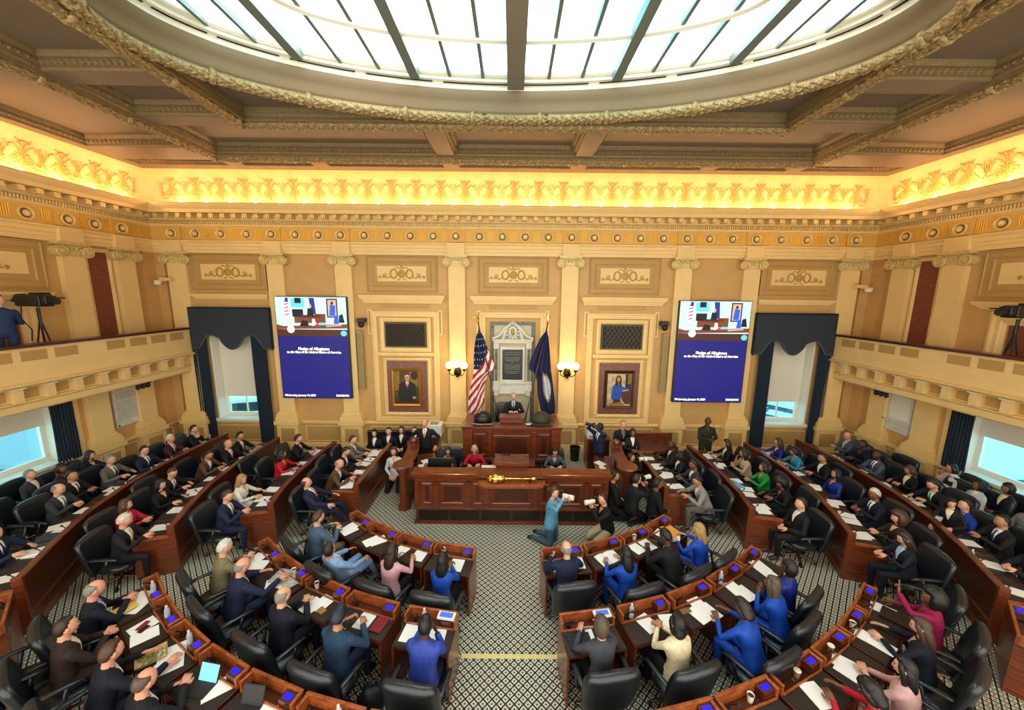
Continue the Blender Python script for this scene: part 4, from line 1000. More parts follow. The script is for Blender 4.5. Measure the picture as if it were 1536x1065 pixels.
# ------------------------------------------------------------------ flags on slanted poles
def flag(s, us):
    P0, P1 = V((s*.30, 11.0, 1.5)), V((s*1.09, 11.6, 4.42))
    e = empty('standing_flag', P0, label='national flag of red and white stripes on a slanted pole' if us else 'dark blue state flag with a white seal on a slanted pole', category='flag')
    m = MB(); m.tube([(0,0,-.55), P1-P0], .02, 8); build('flag_pole', m, mahogd, e, smooth=True)
    m = MB(); m.ell(P1-P0, (.04,.04,.05), 10, 8)
    if us: m.ell((P1-P0)+V((0,0,.12)), (.05,.06,.07), 8, 6); m.loft([(P1-P0)+V((-.22,0,.12)), (P1-P0)+V((0,0,.1)), (P1-P0)+V((.08,0,.15))], [(.005,.05),(.02,.05),(.005,.03)])
    else: m.loft([(P1-P0)+V((0,0,.02)), (P1-P0)+V((0,0,.12)), (P1-P0)+V((0,0,.26))], [(.03,.02),(.07,.02),(.004,.004)])
    build('pole_finial', m, brass, e, smooth=True)
    # cloth: rows from the top down; x of pole-side edge and free edge
    rows = [(4.16,1.02,1.05),(3.95,.86,1.10),(3.6,.70,1.14),(3.2,.55,1.18),(2.95,.50,1.20),(2.86,.66,1.22),(2.6,.78,1.26),(2.2,.80,1.32),(1.9,.86,1.36),(1.62,.92,1.36)] if not us else \
           [(4.16,1.02,1.05),(3.95,.90,1.14),(3.6,.78,1.19),(3.2,.62,1.20),(2.97,.52,1.20),(2.88,.66,1.22),(2.6,.82,1.28),(2.2,.90,1.36),(1.9,.86,1.38),(1.66,.96,1.36)]
    nz, nx = 54, 40; m = MB()
    def interp(t):
        z = rows[0][0]+(rows[-1][0]-rows[0][0])*t
        for a, b in zip(rows, rows[1:]):
            if z >= b[0]:
                k = (a[0]-z)/(a[0]-b[0]); return z, a[1]+(b[1]-a[1])*k, a[2]+(b[2]-a[2])*k
        return rows[-1]
    for j in range(nz+1):
        t = j/nz; z, xa, xb = interp(t)
        yb = 11.6-.6*(4.42-z)/2.92
        for i in range(nx+1):
            q = i/nx; x = xa+(xb-xa)*q
            y = 11.44-.03*t + .055*min(1, t*4+.2)*math.sin(q*15+1.2*math.sin(t*4)+t*3)
            zz = z-.16*t*math.sin(q*3)*(1 if us else .8)-(0.1*q if us else .05*q)*min(1,t*3)
            m.v.append((s*x-P0.x, y-P0.y, zz-P0.z))
    for j in range(nz):
        for i in range(nx):
            a = j*(nx+1)+i; m.f.append((a, a+1, a+nx+2, a+nx+1))
            q = (i+.5)/nx; t = (j+.5)/nz; mi = 0
            if us:
                if t < .44 and (q > .0) and t+.25*(1-q) < .50 : mi = 2
                else:
                    mi = 1 if math.floor((t*1.0+(1-q)*.35)*15+.3) % 2 == 0 else 0
                if mi == 2:
                    if ((j//2)+(i//3)) % 2 == 0 and j % 4 == 1 and i % 6 == 2: mi = 3
            else:
                mi = 2
                if ((q-.62)/.25)**2+((t-.66)/.17)**2 < 1: mi = 4 if ((q-.62)/.2)**2+((t-.66)/.14)**2 > 1 else 5
            m.m.append(mi)
    o = build('flag_cloth', m, [mat('flag_white', '#EDE6DA', .8), mat('flag_red', '#B0202C', .8), mat('flag_navy', '#161C48' if us else '#161C48', .8), mat('flag_star', '#F4F2EC', .8), mat('flag_gold', '#A8823C', .8), mat('flag_seal', '#C8CCD0', .8)], e, smooth=True, auto=False)
    sd = o.modifiers.new('cloth_thickness', 'SOLIDIFY'); sd.thickness = .006
flag(-1, True); flag(1, False)

# ------------------------------------------------------------------ clerks' rostrum
def panel_row(mb, mbf, x0, x1, n, y, z0, z1, ratio=None):
    w = (x1-x0)/n
    for i in range(n):
        a, b = x0+i*w, x0+(i+1)*w
        g = .05; base = len(mbf.v)
        pr = [(0,0),(0,.02),(.02,.03),(.04,.02),(.05,0)]
        k = len(pr)
        for (su, sz, cu, cz) in ((1,1,a+g,z0+g),(-1,1,b-g,z0+g),(-1,-1,b-g,z1-g),(1,-1,a+g,z1-g)):
            for e_, d in pr: mbf.v.append((cu+su*e_, y-d, cz+sz*e_))
        for q in range(4):
            p = base+q*k; r_ = base+((q+1) % 4)*k
            for j in range(k-1): mbf.f.append((p+j, r_+j, r_+j+1, p+j+1)); mbf.m.append(0)
        mb.box(a+g+.08, b-g-.08, y-.012, y, z0+g+.08, z1-g-.08)
e = empty('clerk_rostrum', (0, 7.95, 0), label='long carved mahogany desk of the clerks in front of the podium', category='desk')
m = MB(); m.box(-2.2,2.2,0,.06,0,1.16); m.box(-2.2,-2.12,.06,1.0,0,1.0); m.box(2.12,2.2,.06,1.0,0,1.0)
m.box(-2.24,2.24,-.05,.1,0,.06); m.box(-2.24,2.24,-.06,.08,.36,.42)
build('front_panel', m, mahog, e, bevel=.006)
m = MB(); m.sweep([(2.24,0),(-2.24,0)], [(.0,1.06),(-.03,1.07),(-.06,1.12),(-.10,1.13),(-.12,1.18),(-.10,1.2),(.1,1.27),(.14,1.27),(.14,1.2)][::1])
m.box(-2.28,2.28,-.10,.16,1.20,1.24); m.add([(-2.26,-.08,1.24),(2.26,-.08,1.24),(2.26,.16,1.30),(-2.26,.16,1.30),(-2.26,.16,1.24),(2.26,.16,1.24)], [(0,1,2,3),(3,2,5,4),(0,3,4),(1,5,2)])
build('cornice_rail', m, mahog, e)
mf = MB(); mp = MB()
xs_ = [-2.2,-1.75,-1.05,-.62,-.1,.55,1.05,1.75,2.2]
for a, b in zip([-2.14,-1.72,-.98,-.56,.56,.98,1.72],[-1.72,-.98,-.56,.56,.98,1.72,2.14]):
    mf = MB(); mp = MB(); panel_row(mp, mf, a+.05, b-.05, 1, 0, .44, 1.05); build('raised_moulding', mf, mahog, e); build('raised_panel', mp, mahogd, e)
mf = MB()
for a in (-1.72,-.98,-.56,.56,.98,1.72):
    mf = MB(); mf.box(a-.04,a+.04,-.03,0,.44,1.04); mf.box(a-.055,a+.055,-.045,0,.98,1.04); mf.box(a-.055,a+.055,-.045,0,.42,.49); build('pilaster_moulding', mf, mahog, e)
for s in (-1,1): build('end_pilaster', MB().box(s*2.16-.05,s*2.16+.05,-.03,0,.44,1.06), mahog, e)
m = MB(); mg = MB()
for i in range(6):
    a = -2.14+i*.713; m.box(a-.02,a+.02,-.03,0,.06,.36); mg.box(a+.03,a+.683,-.012,0,.08,.34)
m.box(2.12,2.16,-.03,0,.06,.36); build('base_divider', m, mahogd, e); build('base_grille', mg, mat('dark_mesh', '#1E120C', .6, noise_amt=.4, noise_scale=80), e)
m = MB(); m.box(-2.12,2.12,.06,.95,.74,.78); build('worktop', m, mahog, e)
e = empty('mace_shelf', (0, 7.85, 1.08), label='narrow projecting wooden shelf carrying the golden mace', category='shelf')
m = MB(); n = 24
pts = [(-.75,.0),(-.75,-.16),(-.70,-.24),(-.6,-.27),(.6,-.27),(.70,-.24),(.75,-.16),(.75,.0)]
m.prism(pts, .02, .07); m.prism([(x*.96, y*.92) for x, y in pts], -.02, .02); build('shelf_board', m, rimw, e, bevel=.006)
e = empty('ceremonial_mace', (0, 7.72, 1.2), label='golden ceremonial mace lying on its shelf before the clerks', category='mace')
M = Matrix.Rotation(PI/2, 4, 'Y')
m = MB(); m.lathe([(.001,-.55),(.02,-.5),(.065,-.42),(.085,-.36),(.07,-.3),(.08,-.28),(.075,-.22),(.05,-.16),(.03,-.14),(.035,-.12),(.022,-.1)], (0,0,.04), 16, M=M)
for k in range(8): st0 = len(m.v); m.ell((-.36+.0, .075*math.cos(k*PI/4), .04+.075*math.sin(k*PI/4)), (.05,.018,.018), 6, 5)
for k in range(6): m.ell((-.47, .05*math.cos(k*PI/3), .04+.05*math.sin(k*PI/3)), (.03,.015,.015), 6, 5)
build('mace_head', m, brass, e, smooth=True)
m = MB(); m.lathe([(.022,-.1),(.018,-.05),(.03,-.03),(.018,0),(.016,.2),(.028,.22),(.016,.24),(.015,.42),(.03,.44),(.045,.48),(.035,.53),(.001,.56)], (0,0,.04), 12, M=M); build('mace_shaft', m, brass, e, smooth=True)
m = MB()
for x in (-.18,.4): m.box(x-.02,x+.02,-.05,.05,-.05,.0); m.box(x-.012,x+.012,-.04,-.02,0,.05); m.box(x-.012,x+.012,.02,.04,0,.05)
build('mace_stand', m, plast, e)
# lectern that rises from the clerks' desk
e = empty('reading_lectern', (0, 8.16, .78), label='small wooden lectern rising from the middle of the clerks desk', category='lectern')
m = MB(); m.box(-.36,.36,0,.05,0,.58); m.box(-.36,-.31,.05,.4,0,.55); m.box(.31,.36,.05,.4,0,.55); build('lectern_case', m, mahog, e, bevel=.006)
m = MB(); m.box(-.4,.4,-.04,.42,.56,.61); m.box(-.4,.4,-.06,-.02,.58,.66); build('lectern_top', m, mahog, e, bevel=.008)
# speaker's podium desk
e = empty('speaker_rostrum', (0, 9.9, 0), label='tall carved speaker desk behind the clerks', category='desk')
m = MB(); m.box(-1.28,1.28,.0,.08,0,1.5); m.box(-1.28,-1.2,.08,1.1,0,1.5); m.box(1.2,1.28,.08,1.1,0,1.5)
for s in (-1,1): m.box(s*1.22-.13,s*1.22+.13,-.1,.2,0,1.62); m.box(s*.62-.06,s*.62+.06,-.05,0,.75,1.5)
m.box(-1.3,1.3,-.06,.04,.62,.72); build('front_panel', m, mahog, e, bevel=.008)
m = MB()
for z0, z1, g in ((1.50,1.54,.04),(1.54,1.60,.08),(1.60,1.65,.12)): m.box(-1.2-g,1.2+g,-g,.12,z0,z1)
for s in (-1,1): m.box(s*1.22-.17,s*1.22+.17,-.14,.26,1.62,1.68); m.box(s*1.22-.15,s*1.22+.15,-.12,1.1,1.56,1.63)
m.box(-1.2,1.2,.1,.75,1.46,1.50); build('cornice_rail', m, mahog, e, bevel=.006)
for a, b, z in ((-1.1,-.68,1.48),(.68,1.1,1.48),(-.56,.56,1.44)):
    mf = MB(); mp = MB(); panel_row(mp, mf, a, b, 1, 0, .74, z); build('raised_moulding', mf, mahog, e); build('raised_panel', mp, mahogd, e)
e = empty('speaker_lectern', (0, 10.12, 1.5), label='wooden reading box on the speaker desk', category='lectern')
m = MB(); m.box(-.34,.34,0,.05,0,.30); m.box(-.34,-.29,.05,.35,0,.28); m.box(.29,.34,.05,.35,0,.28); build('lectern_case', m, mahog, e, bevel=.005)
m = MB(); m.box(-.36,.36,-.03,.38,.29,.325); build('lectern_top', m, mahog, e, bevel=.005)
o = build('speaker_platform', MB().box(-1.18,1.18,10.68,WY-.3,0,.62), mat('platform_carpet', '#3A3C38', .9), label='raised carpeted platform behind the speaker desk', category='platform')
# two black domed microphones/monitors covers on the desk
for s, lab in ((-1,'glossy black domed monitor hood on the speaker desk, left end'),(1,'dark cloth-covered monitor on the speaker desk, right end')):
    e = empty('domed_monitor', (s*.83, 10.12, 1.65), rz=0, label=lab, category='monitor')
    m = MB(); m.ell((0,.06,.12), (.26,.22,.22), 20, 12, fn=lambda d: 1 if d.z > -.35 else .93); m.box(-.27,.27,-.12,.25,-.02,.04)
    build('monitor_hood', m, plast if s < 0 else mat('olive_cloth', '#35301F', .7), e, smooth=True)
    m = MB(); m.tube([(-.3,-.1,.02),(-.28,-.2,.05),(0,-.24,.05),(.28,-.2,.05),(.3,-.1,.02)], .018); m.ell((-.05*s,-.12,.1), (.05,.03,.05), 8, 6); build('monitor_trim', m, greyp if s < 0 else dgrey, e, smooth=True)
# curved side counters
for s in (-1, 1):
    e = empty('curved_counter', (s*2.62, 9.0, 0), label='curved wooden counter closing the %s end of the clerks desk' % ('left' if s < 0 else 'right'), category='counter', group='curved wooden counters')
    pth = [(s*.02,-.45),(s*-.02,-.1),(s*.0,.3),(s*.06,.7),(s*.16,1.0)]
    if s > 0: pth = [(x+.18, y) for x, y in pth]
    m = MB(); m.sweep(pth, [(-.04,0),(-.04,1.12),(.04,1.12),(.04,0)]); m.lathe([(.16,0),(.16,.1),(.12,.16),(.11,.9),(.17,1.0),(.17,1.1)], (pth[0][0], pth[0][1], 0), 18); build('counter_body', m, mahog, e, smooth=True)
    m = MB(); m.sweep(pth, [(-.15,1.12),(-.17,1.14),(-.15,1.17),(.15,1.17),(.17,1.14),(.15,1.12)]); m.lathe([(.001,1.11),(.24,1.115),(.26,1.145),(.24,1.178),(.001,1.18)], (pth[0][0], pth[0][1], 0), 20); build('counter_rail', m, mahog, e, smooth=True)
    m = MB(); m.lathe([(.001,1.17),(.07,1.17),(.05,1.19),(.04,1.20),(.085,1.23),(.105,1.29),(.085,1.35),(.03,1.38),(.001,1.385)], (pth[-2][0], pth[-2][1], 0), 16); build('counter_finial', m, mahog, e, smooth=True)
    m = MB(); m.sweep([(x-s*.35, y) for x, y in pth], [(-.25,.74),(-.25,.77),(.25,.77),(.25,.74)]); build('counter_top', m, mahog, e)
# cabinet with printer, bin, benches at the rear wall
def printer(x, y, z, lab):
    e = empty('office_printer', (x, y, z), label=lab, category='printer')
    m = MB(); m.box(-.22,.22,-.2,.2,0,.36); build('printer_body', m, whitep, e, bevel=.02)
    m = MB(); m.box(-.17,.17,-.215,-.2,.05,.1); m.box(-.15,.1,-.12,.1,.36,.375); build('printer_tray', m, greyp, e)
e = empty('filing_cabinet', (2.62, 11.0, 0), label='brown wooden drawer cabinet under the white printer by the right pilaster', category='cabinet')
m = MB(); m.box(-.32,.34,-.28,.3,0,.92); m.box(-.35,.37,-.31,.32,.92,.96); build('cabinet_body', m, mahog, e, bevel=.006)
for k in range(3):
    d = build('drawer', MB().box(-.28,.3,-.3,-.28,.06+k*.29,.31+k*.29), mahogd, e); build('knob', MB().ell((.01,-.315,.19+k*.29), (.02,.02,.02), 8, 6), bronz, d)
printer(2.5, 10.95, .96, 'white office printer on the drawer cabinet right of the podium')
e = empty('side_cabinet', (-2.55, 11.0, 0), label='brown cabinet behind the standing balding man', category='cabinet')
m = MB(); m.box(-.3,.3,-.28,.3,0,.92); m.box(-.33,.33,-.31,.32,.92,.96); build('cabinet_body', m, mahog, e, bevel=.006)
printer(-2.35, 10.98, .96, 'white printer half hidden behind the standing balding man')
e = empty('waste_bin', (2.03, 11.35, 0), label='round black waste bin between the podium and the cabinet', category='bin')
m = MB(); m.lathe([(.001,0),(.13,0),(.16,.42),(.17,.42),(.17,.45),(.15,.45),(.12,.04),(.001,.04)], (0,0,0), 18); build('bin_body', m, plast, e, smooth=True)
e = empty('padded_bench', (-3.55, 11.0, 0), label='dark leather bench with a long back where the young pages sit', category='bench')
m = MB(); m.box(-1.0,1.1,-.3,.25,.34,.46); build('bench_seat', m, leath, e, bevel=.03)
m = MB(); m.box(-1.0,1.1,.2,.32,.46,.98); build('bench_back', m, leath, e, bevel=.03)
m = MB(); m.box(-1.0,1.1,-.28,.3,0,.34); build('bench_base', m, mahogd, e)
e = empty('wooden_bench', (4.6, 11.35, 0), label='wooden bench with panelled back against the wall below the blue portrait', category='bench')
m = MB(); m.box(-.8,.6,.2,.28,0,.86); m.box(-.8,-.74,-.3,.2,0,.6); m.box(.54,.6,-.3,.2,0,.6); build('bench_frame', m, mahog, e, bevel=.008)
m = MB(); m.box(-.74,.54,-.3,.2,.4,.45); build('bench_seat', m, mahog, e)
# clerk desk equipment
def monitor(x, y, z, rz, lab, w=.28):
    e = empty('desktop_monitor', (x, y, z), rz=rz, label=lab, category='monitor')
    build('monitor_panel', MB().box(-w,w,-.02,.02,.10,.45), plast, e, bevel=.006)
    build('monitor_stand', MB().box(-.03,.03,.02,.05,0,.3).box(-.12,.12,-.02,.14,0,.015), plast, e)
monitor(-1.72, 8.42, .93, 0, 'black desktop monitor seen from behind at the left of the clerks desk')
def laptop(x, y, z, rz, lab, open_=True, scr=None, col=None):
    e = empty('laptop', (x, y, z), rz=rz, label=lab, category='laptop')
    c = col or greyp
    build('laptop_base', MB().box(-.16,.16,-.22,0,0,.018), c, e, bevel=.004)
    M = Matrix.Translation((0,0,.015)) @ Matrix.Rotation(math.radians(-18), 4, 'X')
    build('laptop_lid', MB().box(-.16,.16,-.008,.006,0,.22, M=M), c, e)
    build('laptop_screen', MB().box(-.15,.15,-.0095,-.008,.01,.21, M=M), scr or dgrey, e)
laptop(-.92, 8.33, .95, PI*0, 'open grey laptop before the silver-haired clerk'); laptop(1.0, 8.33, .95, 0, 'open grey laptop before the brown-haired clerk')
build('desk_riser', MB().box(-2.1,2.1,8.12,8.62,.78,.93), mahogd, label='raised shelf along the back of the clerks desk', category='shelf')
e = empty('paper_box', (-.55, 8.40, .95), label='white paper box with a dark drawer beside the small lectern', category='box')
build('box_body', MB().box(-.18,.18,-.14,.16,0,.2), whitep, e, bevel=.01); build('box_slot', MB().box(-.15,.15,-.15,-.14,.02,.09), plast, e)
e = empty('card_printer', (-.15, 9.1, .95), label='grey desktop machine behind the small lectern', category='machine')
build('machine_body', MB().box(-.18,.14,-.12,.14,0,.16).box(-.1,.1,-.04,.12,.16,.21), dgrey, e, bevel=.012)
build('machine_tray', MB().box(.14,.5,-.1,.1,.1,.12), plast, e)
build('machine_table', MB().box(-.5,.6,8.95,9.3,.0,.94), mahog, label='narrow table under the grey desktop machine', category='table')
# ------------------------------------------------------------------ furniture kinds
def R_(a): return (math.cos(a), math.sin(a))
ALABEL = set()
def uniq(l):
    if len(l.split()) > 16: print('LONG', l)
    assert l not in ALABEL, l
    ALABEL.add(l); return l

# swivel chair prototype (faces +Y, origin on the floor under the seat)
def make_chair():
    e = empty('swivel_chair', (0,0,0))
    m = MB()
    m.ell((0,0,.385), (.27,.27,.075), 20, 10, fn=lambda d: 1/max(abs(d.x),abs(d.y),.8)**.6)
    build('seat', m, leath, e, smooth=True, auto=False)
    m = MB(); base = 0; nu, nv = 14, 10
    for j in range(nv+1):
        t = j/nv; z = .36+.66*t; w = .31+.03*math.sin(t*PI*.8)-(.03*(t-.85)/.15 if t > .85 else 0)
        yb = -.23-.10*t-.05*max(0, t-.6)
        for i in range(nu+1):
            s = -1+2*i/nu; m.v.append((w*s*(1-.06*(t > .99)), yb+.075*s*s*(1-.4*t)+.02*math.cos(s*2), z-(.02*s*s if j == nv else 0)))
    k = len(m.v)
    for j in range(nv+1):
        t = j/nv
        for i in range(nu+1):
            s = -1+2*i/nu; x, y, z = m.v[j*(nu+1)+i]; th = .12*(1-.35*abs(s)**4)*(1 if .0 < t < 1 else .55); m.v.append((x, y-th, z))
    q = nu+1
    for j in range(nv):
        for i in range(nu):
            a = j*q+i; m.f.append((a+1, a, a+q, a+q+1)); m.f.append((k+a, k+a+1, k+a+q+1, k+a+q)); m.m += [0, 0]
    for i in range(nu):
        m.f.append((i, i+1, k+i+1, k+i)); a = nv*q+i; m.f.append((a+1, a, k+a, k+a+1)); m.m += [0, 0]
    for j in range(nv):
        a = j*q; m.f.append((a+q, a, k+a, k+a+q)); a = j*q+nu; m.f.append((a, a+q, k+a+q, k+a)); m.m += [0, 0]
    build('backrest', m, leath, e, smooth=True, auto=False)
    for s in (-1, 1):
        m = MB(); m.loft([(s*.29,-.30,.66),(s*.315,-.15,.675),(s*.32,.05,.665),(s*.315,.17,.64),(s*.31,.20,.60)], [(.028,.02),(.035,.022),(.035,.022),(.033,.022),(.02,.015)], n=10)
        m.loft([(s*.25,-.02,.38),(s*.315,.0,.46),(s*.32,.05,.65)], [(.025,.014)]*3, side=(0,1,0), n=8)
        build('armrest', m, leath, e, smooth=True, auto=False)
    m = MB(); m.lathe([(.03,.1),(.03,.24),(.05,.25),(.05,.33),(.001,.34)], n=12); build('gas_column', m, plast, e, smooth=True)
    m = MB()
    for k in range(5):
        a = 2*PI*k/5+.3; c, s = R_(a); m.loft([(0,0,.12),(c*.15,s*.15,.10),(c*.28,s*.28,.075)], [(.03,.02),(.025,.018),(.018,.012)], side=(-s,c,0), n=8)
    build('star_base', m, mahogd, e, smooth=True)
    for k in range(5):
        a = 2*PI*k/5+.3; c, s = R_(a); m = MB(); m.lathe([(.001,-.02),(.03,-.02),(.032,0),(.03,.02),(.001,.02)], (c*.29, s*.29, .032), 10, M=Matrix.Rotation(a+PI/2, 4, 'Z') @ Matrix.Rotation(PI/2, 4, 'X')); build('caster', m, plast, e, smooth=True)
    return e
CH0 = make_chair(); ch_used = [False]
def chair(x, y, rz, lab, group='black swivel chairs in the chamber'):
    if ch_used[0]: c = copy_tree(CH0)
    else: c = CH0; ch_used[0] = True
    c.location = (x, y, 0); c.rotation_euler = (0, 0, rz); c['label'] = uniq(lab); c['category'] = 'chair'; c['group'] = group
    return c

# single desk: local origin on the floor under the middle of the far rim, +Y toward the podium, sitter on -Y
def make_desk(w0, w1, dep=.52):
    e = empty('legislator_desk', (0,0,0)); a, b = w0/2, w1/2
    q = lambda i, y0, y1: [(-(a+(b-a)*-y1/dep)+i, y1), (-(a+(b-a)*-y0/dep)+i, y0), ((a+(b-a)*-y0/dep)-i, y0), ((a+(b-a)*-y1/dep)-i, y1)]
    m = MB(); m.hexa([(-a,-.03),(a,-.03),(a,0),(-a,0)], 0, .86)
    for s in (-1, 1):
        pts = [(s*a,0),(s*(a-.03),0),(s*(b-.03),-dep),(s*b,-dep)]
        if s < 0: pts = pts[::-1]
        m.hexa(pts[::-1], .06, .73); m.hexa([(x, y) for x, y in pts[::-1]], .0, .05)
    build('desk_carcass', m, mahog, e)
    m = MB(); m.hexa([(-b,-dep),(b,-dep),(a,0),(-a,0)], .71, .75); build('desk_top', m, mahogd, e, bevel=.004)
    m = MB(); f = .17/dep; xa = a+(b-a)*f
    m.hexa([(-b+.015,-dep+.01),(b-.015,-dep+.01),(xa-.02,-.18),(-xa+.02,-.18)], .75, .762); build('writing_pad', m, padm, e, bevel=.003)
    m = MB(); m.hexa([(-a,-.035),(a,-.035),(a,0.0),(-a,0.0)], .75, .90)
    for s in (-1, 1):
        x0, x1, x2, x3 = s*a, s*(a-.035), s*(xa-.035), s*xa
        pts = [(x3,-.17),(x2,-.17),(x1,-.035),(x0,-.035)]
        if s > 0: pts = pts[::-1]
        m.hexa(pts[::-1] if s < 0 else pts[::-1], .75, .89)
    m.hexa([(-xa+.03,-.185),(xa-.03,-.185),(xa-.03,-.165),(-xa+.03,-.165)], .75, .79)
    build('rim_rail', m, rimw, e, bevel=.005)
    bx = MB(); bx.box(a-.20,a-.04,-.16,-.04,.76,.868); d = build('voting_box', bx, mahogd, e, bevel=.003)
    M = Matrix.Translation((a-.12,-.10,.868)) @ Matrix.Rotation(.12, 4, 'X'); build('voting_display', MB().box(-.05,.05,-.032,.032,0,.006, M=M), bluel, d)
    m = MB(); m.tube([(-a+.12,-.09,.75),(-a+.13,-.1,.83),(-a+.16,-.16,.90)], .008, 6); m.ell((-a+.165,-.17,.905), (.018,.028,.018), 8, 6); m.lathe([(.001,.76),(.035,.76),(.03,.78),(.001,.78)], (-a+.12,-.09,0), 12)
    build('microphone', m, plast, e, smooth=True)
    return e

DESKS = {}    # key -> (matrix, label stem)
def arc_desks(row, cx, cy, r, edges, who):
    for i, (xa, xb) in enumerate(edges):
        ya = cy-math.sqrt(r*r-xa*xa); yb = cy-math.sqrt(r*r-xb*xb)
        w0 = math.hypot(xb-xa, yb-ya)-.02; mx, my = (xa+xb)/2, (ya+yb)/2
        rz = math.atan2(yb-ya, xb-xa); w1 = w0*(r+.52)/r
        d = make_desk(w0, w1); d.location = (mx, my, 0); d.rotation_euler = (0,0,rz)
        DESKS[(row, i)] = (d, mx, my, rz, w0)
        d['label'] = uniq(who[i]); d['category'] = 'desk'; d['group'] = 'single desks in the curved %s row' % {'A':'inner','B':'middle','C':'outer','D':'last'}[row]
arc_desks('A', 0, 10.81, 4.93, [(-3.16,-2.66),(-2.65,-2.04),(-2.03,-1.34),(-1.33,-.60),(.50,1.23),(1.26,1.95),(1.97,2.55),(2.56,3.10)],
 ['mahogany desk of the man reading a sheet in slate blue','mahogany desk with loose papers before the pale blue suit','mahogany desk of the woman in pale pink','mahogany aisle desk of the black-haired woman in bright blue',
  'mahogany desk of the bald man in navy, inner row by the aisle','mahogany desk with an open booklet, inner right row','mahogany desk of the dark-suited man writing in the inner row','mahogany desk with a large orange envelope on it'])
arc_desks('B', 0, 11.34, 6.81, [(-4.40,-3.86),(-3.85,-3.16),(-3.13,-2.39),(-2.36,-1.57),(-1.45,-.72),(.66,1.42),(1.50,2.27),(2.31,3.03),(3.06,3.75),(3.77,4.30)],
 ['mahogany desk of the white-haired man in olive','mahogany desk strewn with newspapers','mahogany desk with a tan wallet before the dark navy suit','mahogany desk with a red book on it',
  'mahogany aisle desk of the man in the blue striped shirt','mahogany aisle desk with a closed navy laptop','mahogany desk of the woman in the cream jacket','mahogany desk with large white sheets, middle right row',
  'mahogany desk of the woman in royal blue resting her chin','mahogany desk with two sheets before the woman in deep blue'])
arc_desks('C', 0, 11.79, 8.59, [(-5.58,-5.05),(-5.03,-4.45),(-4.43,-3.80),(-3.77,-3.08),(-3.05,-2.30),(-2.27,-1.53),(-1.50,-.76),(.72,1.47),(1.51,2.24),(2.26,3.02),(3.05,3.78),(3.80,4.41),(4.42,4.95),(4.96,5.52)],
 ['mahogany desk with a yellow folder held over it','mahogany desk with a red and black phone on a sheet','mahogany desk with an open takeaway box','mahogany desk carrying the bright propped-up tablet',
  'mahogany desk carrying the dark propped-up tablet','mahogany desk at the bottom edge with a bottle, left of the aisle','mahogany desk rim cut by the bottom edge, left of the aisle',
  'mahogany desk rim cut by the bottom edge, right of the aisle','mahogany desk with a blue display at the bottom edge, right','mahogany desk at the bottom edge with a white paper cup','mahogany desk with a brown coffee cup and a spiral booklet',
  'mahogany desk of the black-haired woman in pale pink','mahogany desk of the brown-haired woman in dark navy','mahogany desk of the woman in magenta'])
arc_desks('D', 0, 12.24, 10.4, [(-7.35,-6.72),(6.72,7.35)], ['mahogany desk cut off at the far left, behind the outer row','mahogany desk cut off at the far right, behind the outer row'])

# curved benches on both sides. the path is the top ridge, listed from the camera side to the rear wall
BP = {'A2': [(3.51,7.95),(3.52,9.1),(3.50,10.25)], 'B2': [(4.95,7.15),(5.08,7.7),(5.16,8.5),(5.18,9.4),(5.14,10.35)],
      'C2': [(6.30,6.35),(6.55,7.0),(6.82,7.9),(6.96,8.9),(6.98,9.8),(6.95,10.6)], 'D2': [(7.45,5.05),(7.95,5.95),(8.35,6.8),(8.62,7.8),(8.75,8.8),(8.78,9.8),(8.72,10.9)]}
BN = {'A2': 'innermost', 'B2': 'second', 'C2': 'third', 'D2': 'outermost'}
SEATY = {'A2': [8.3,9.0,9.7,10.1], 'B2': [7.4,8.1,8.8,9.5,10.1], 'C2': [6.5,7.1,7.7,8.3,8.9,9.5,10.1], 'D2': [5.3,5.9,6.5,7.2,7.9,8.6,9.3,10.0,10.6]}
def along(path, t):
    L_ = [math.hypot(b[0]-a[0], b[1]-a[1]) for a, b in zip(path, path[1:])]; T = sum(L_)*t
    for (a, b), l in zip(zip(path, path[1:]), L_):
        if T <= l or (a, b) == (path[-2], path[-1]):
            k = T/l; return (a[0]+(b[0]-a[0])*k, a[1]+(b[1]-a[1])*k), math.atan2(b[1]-a[1], b[0]-a[0])
        T -= l
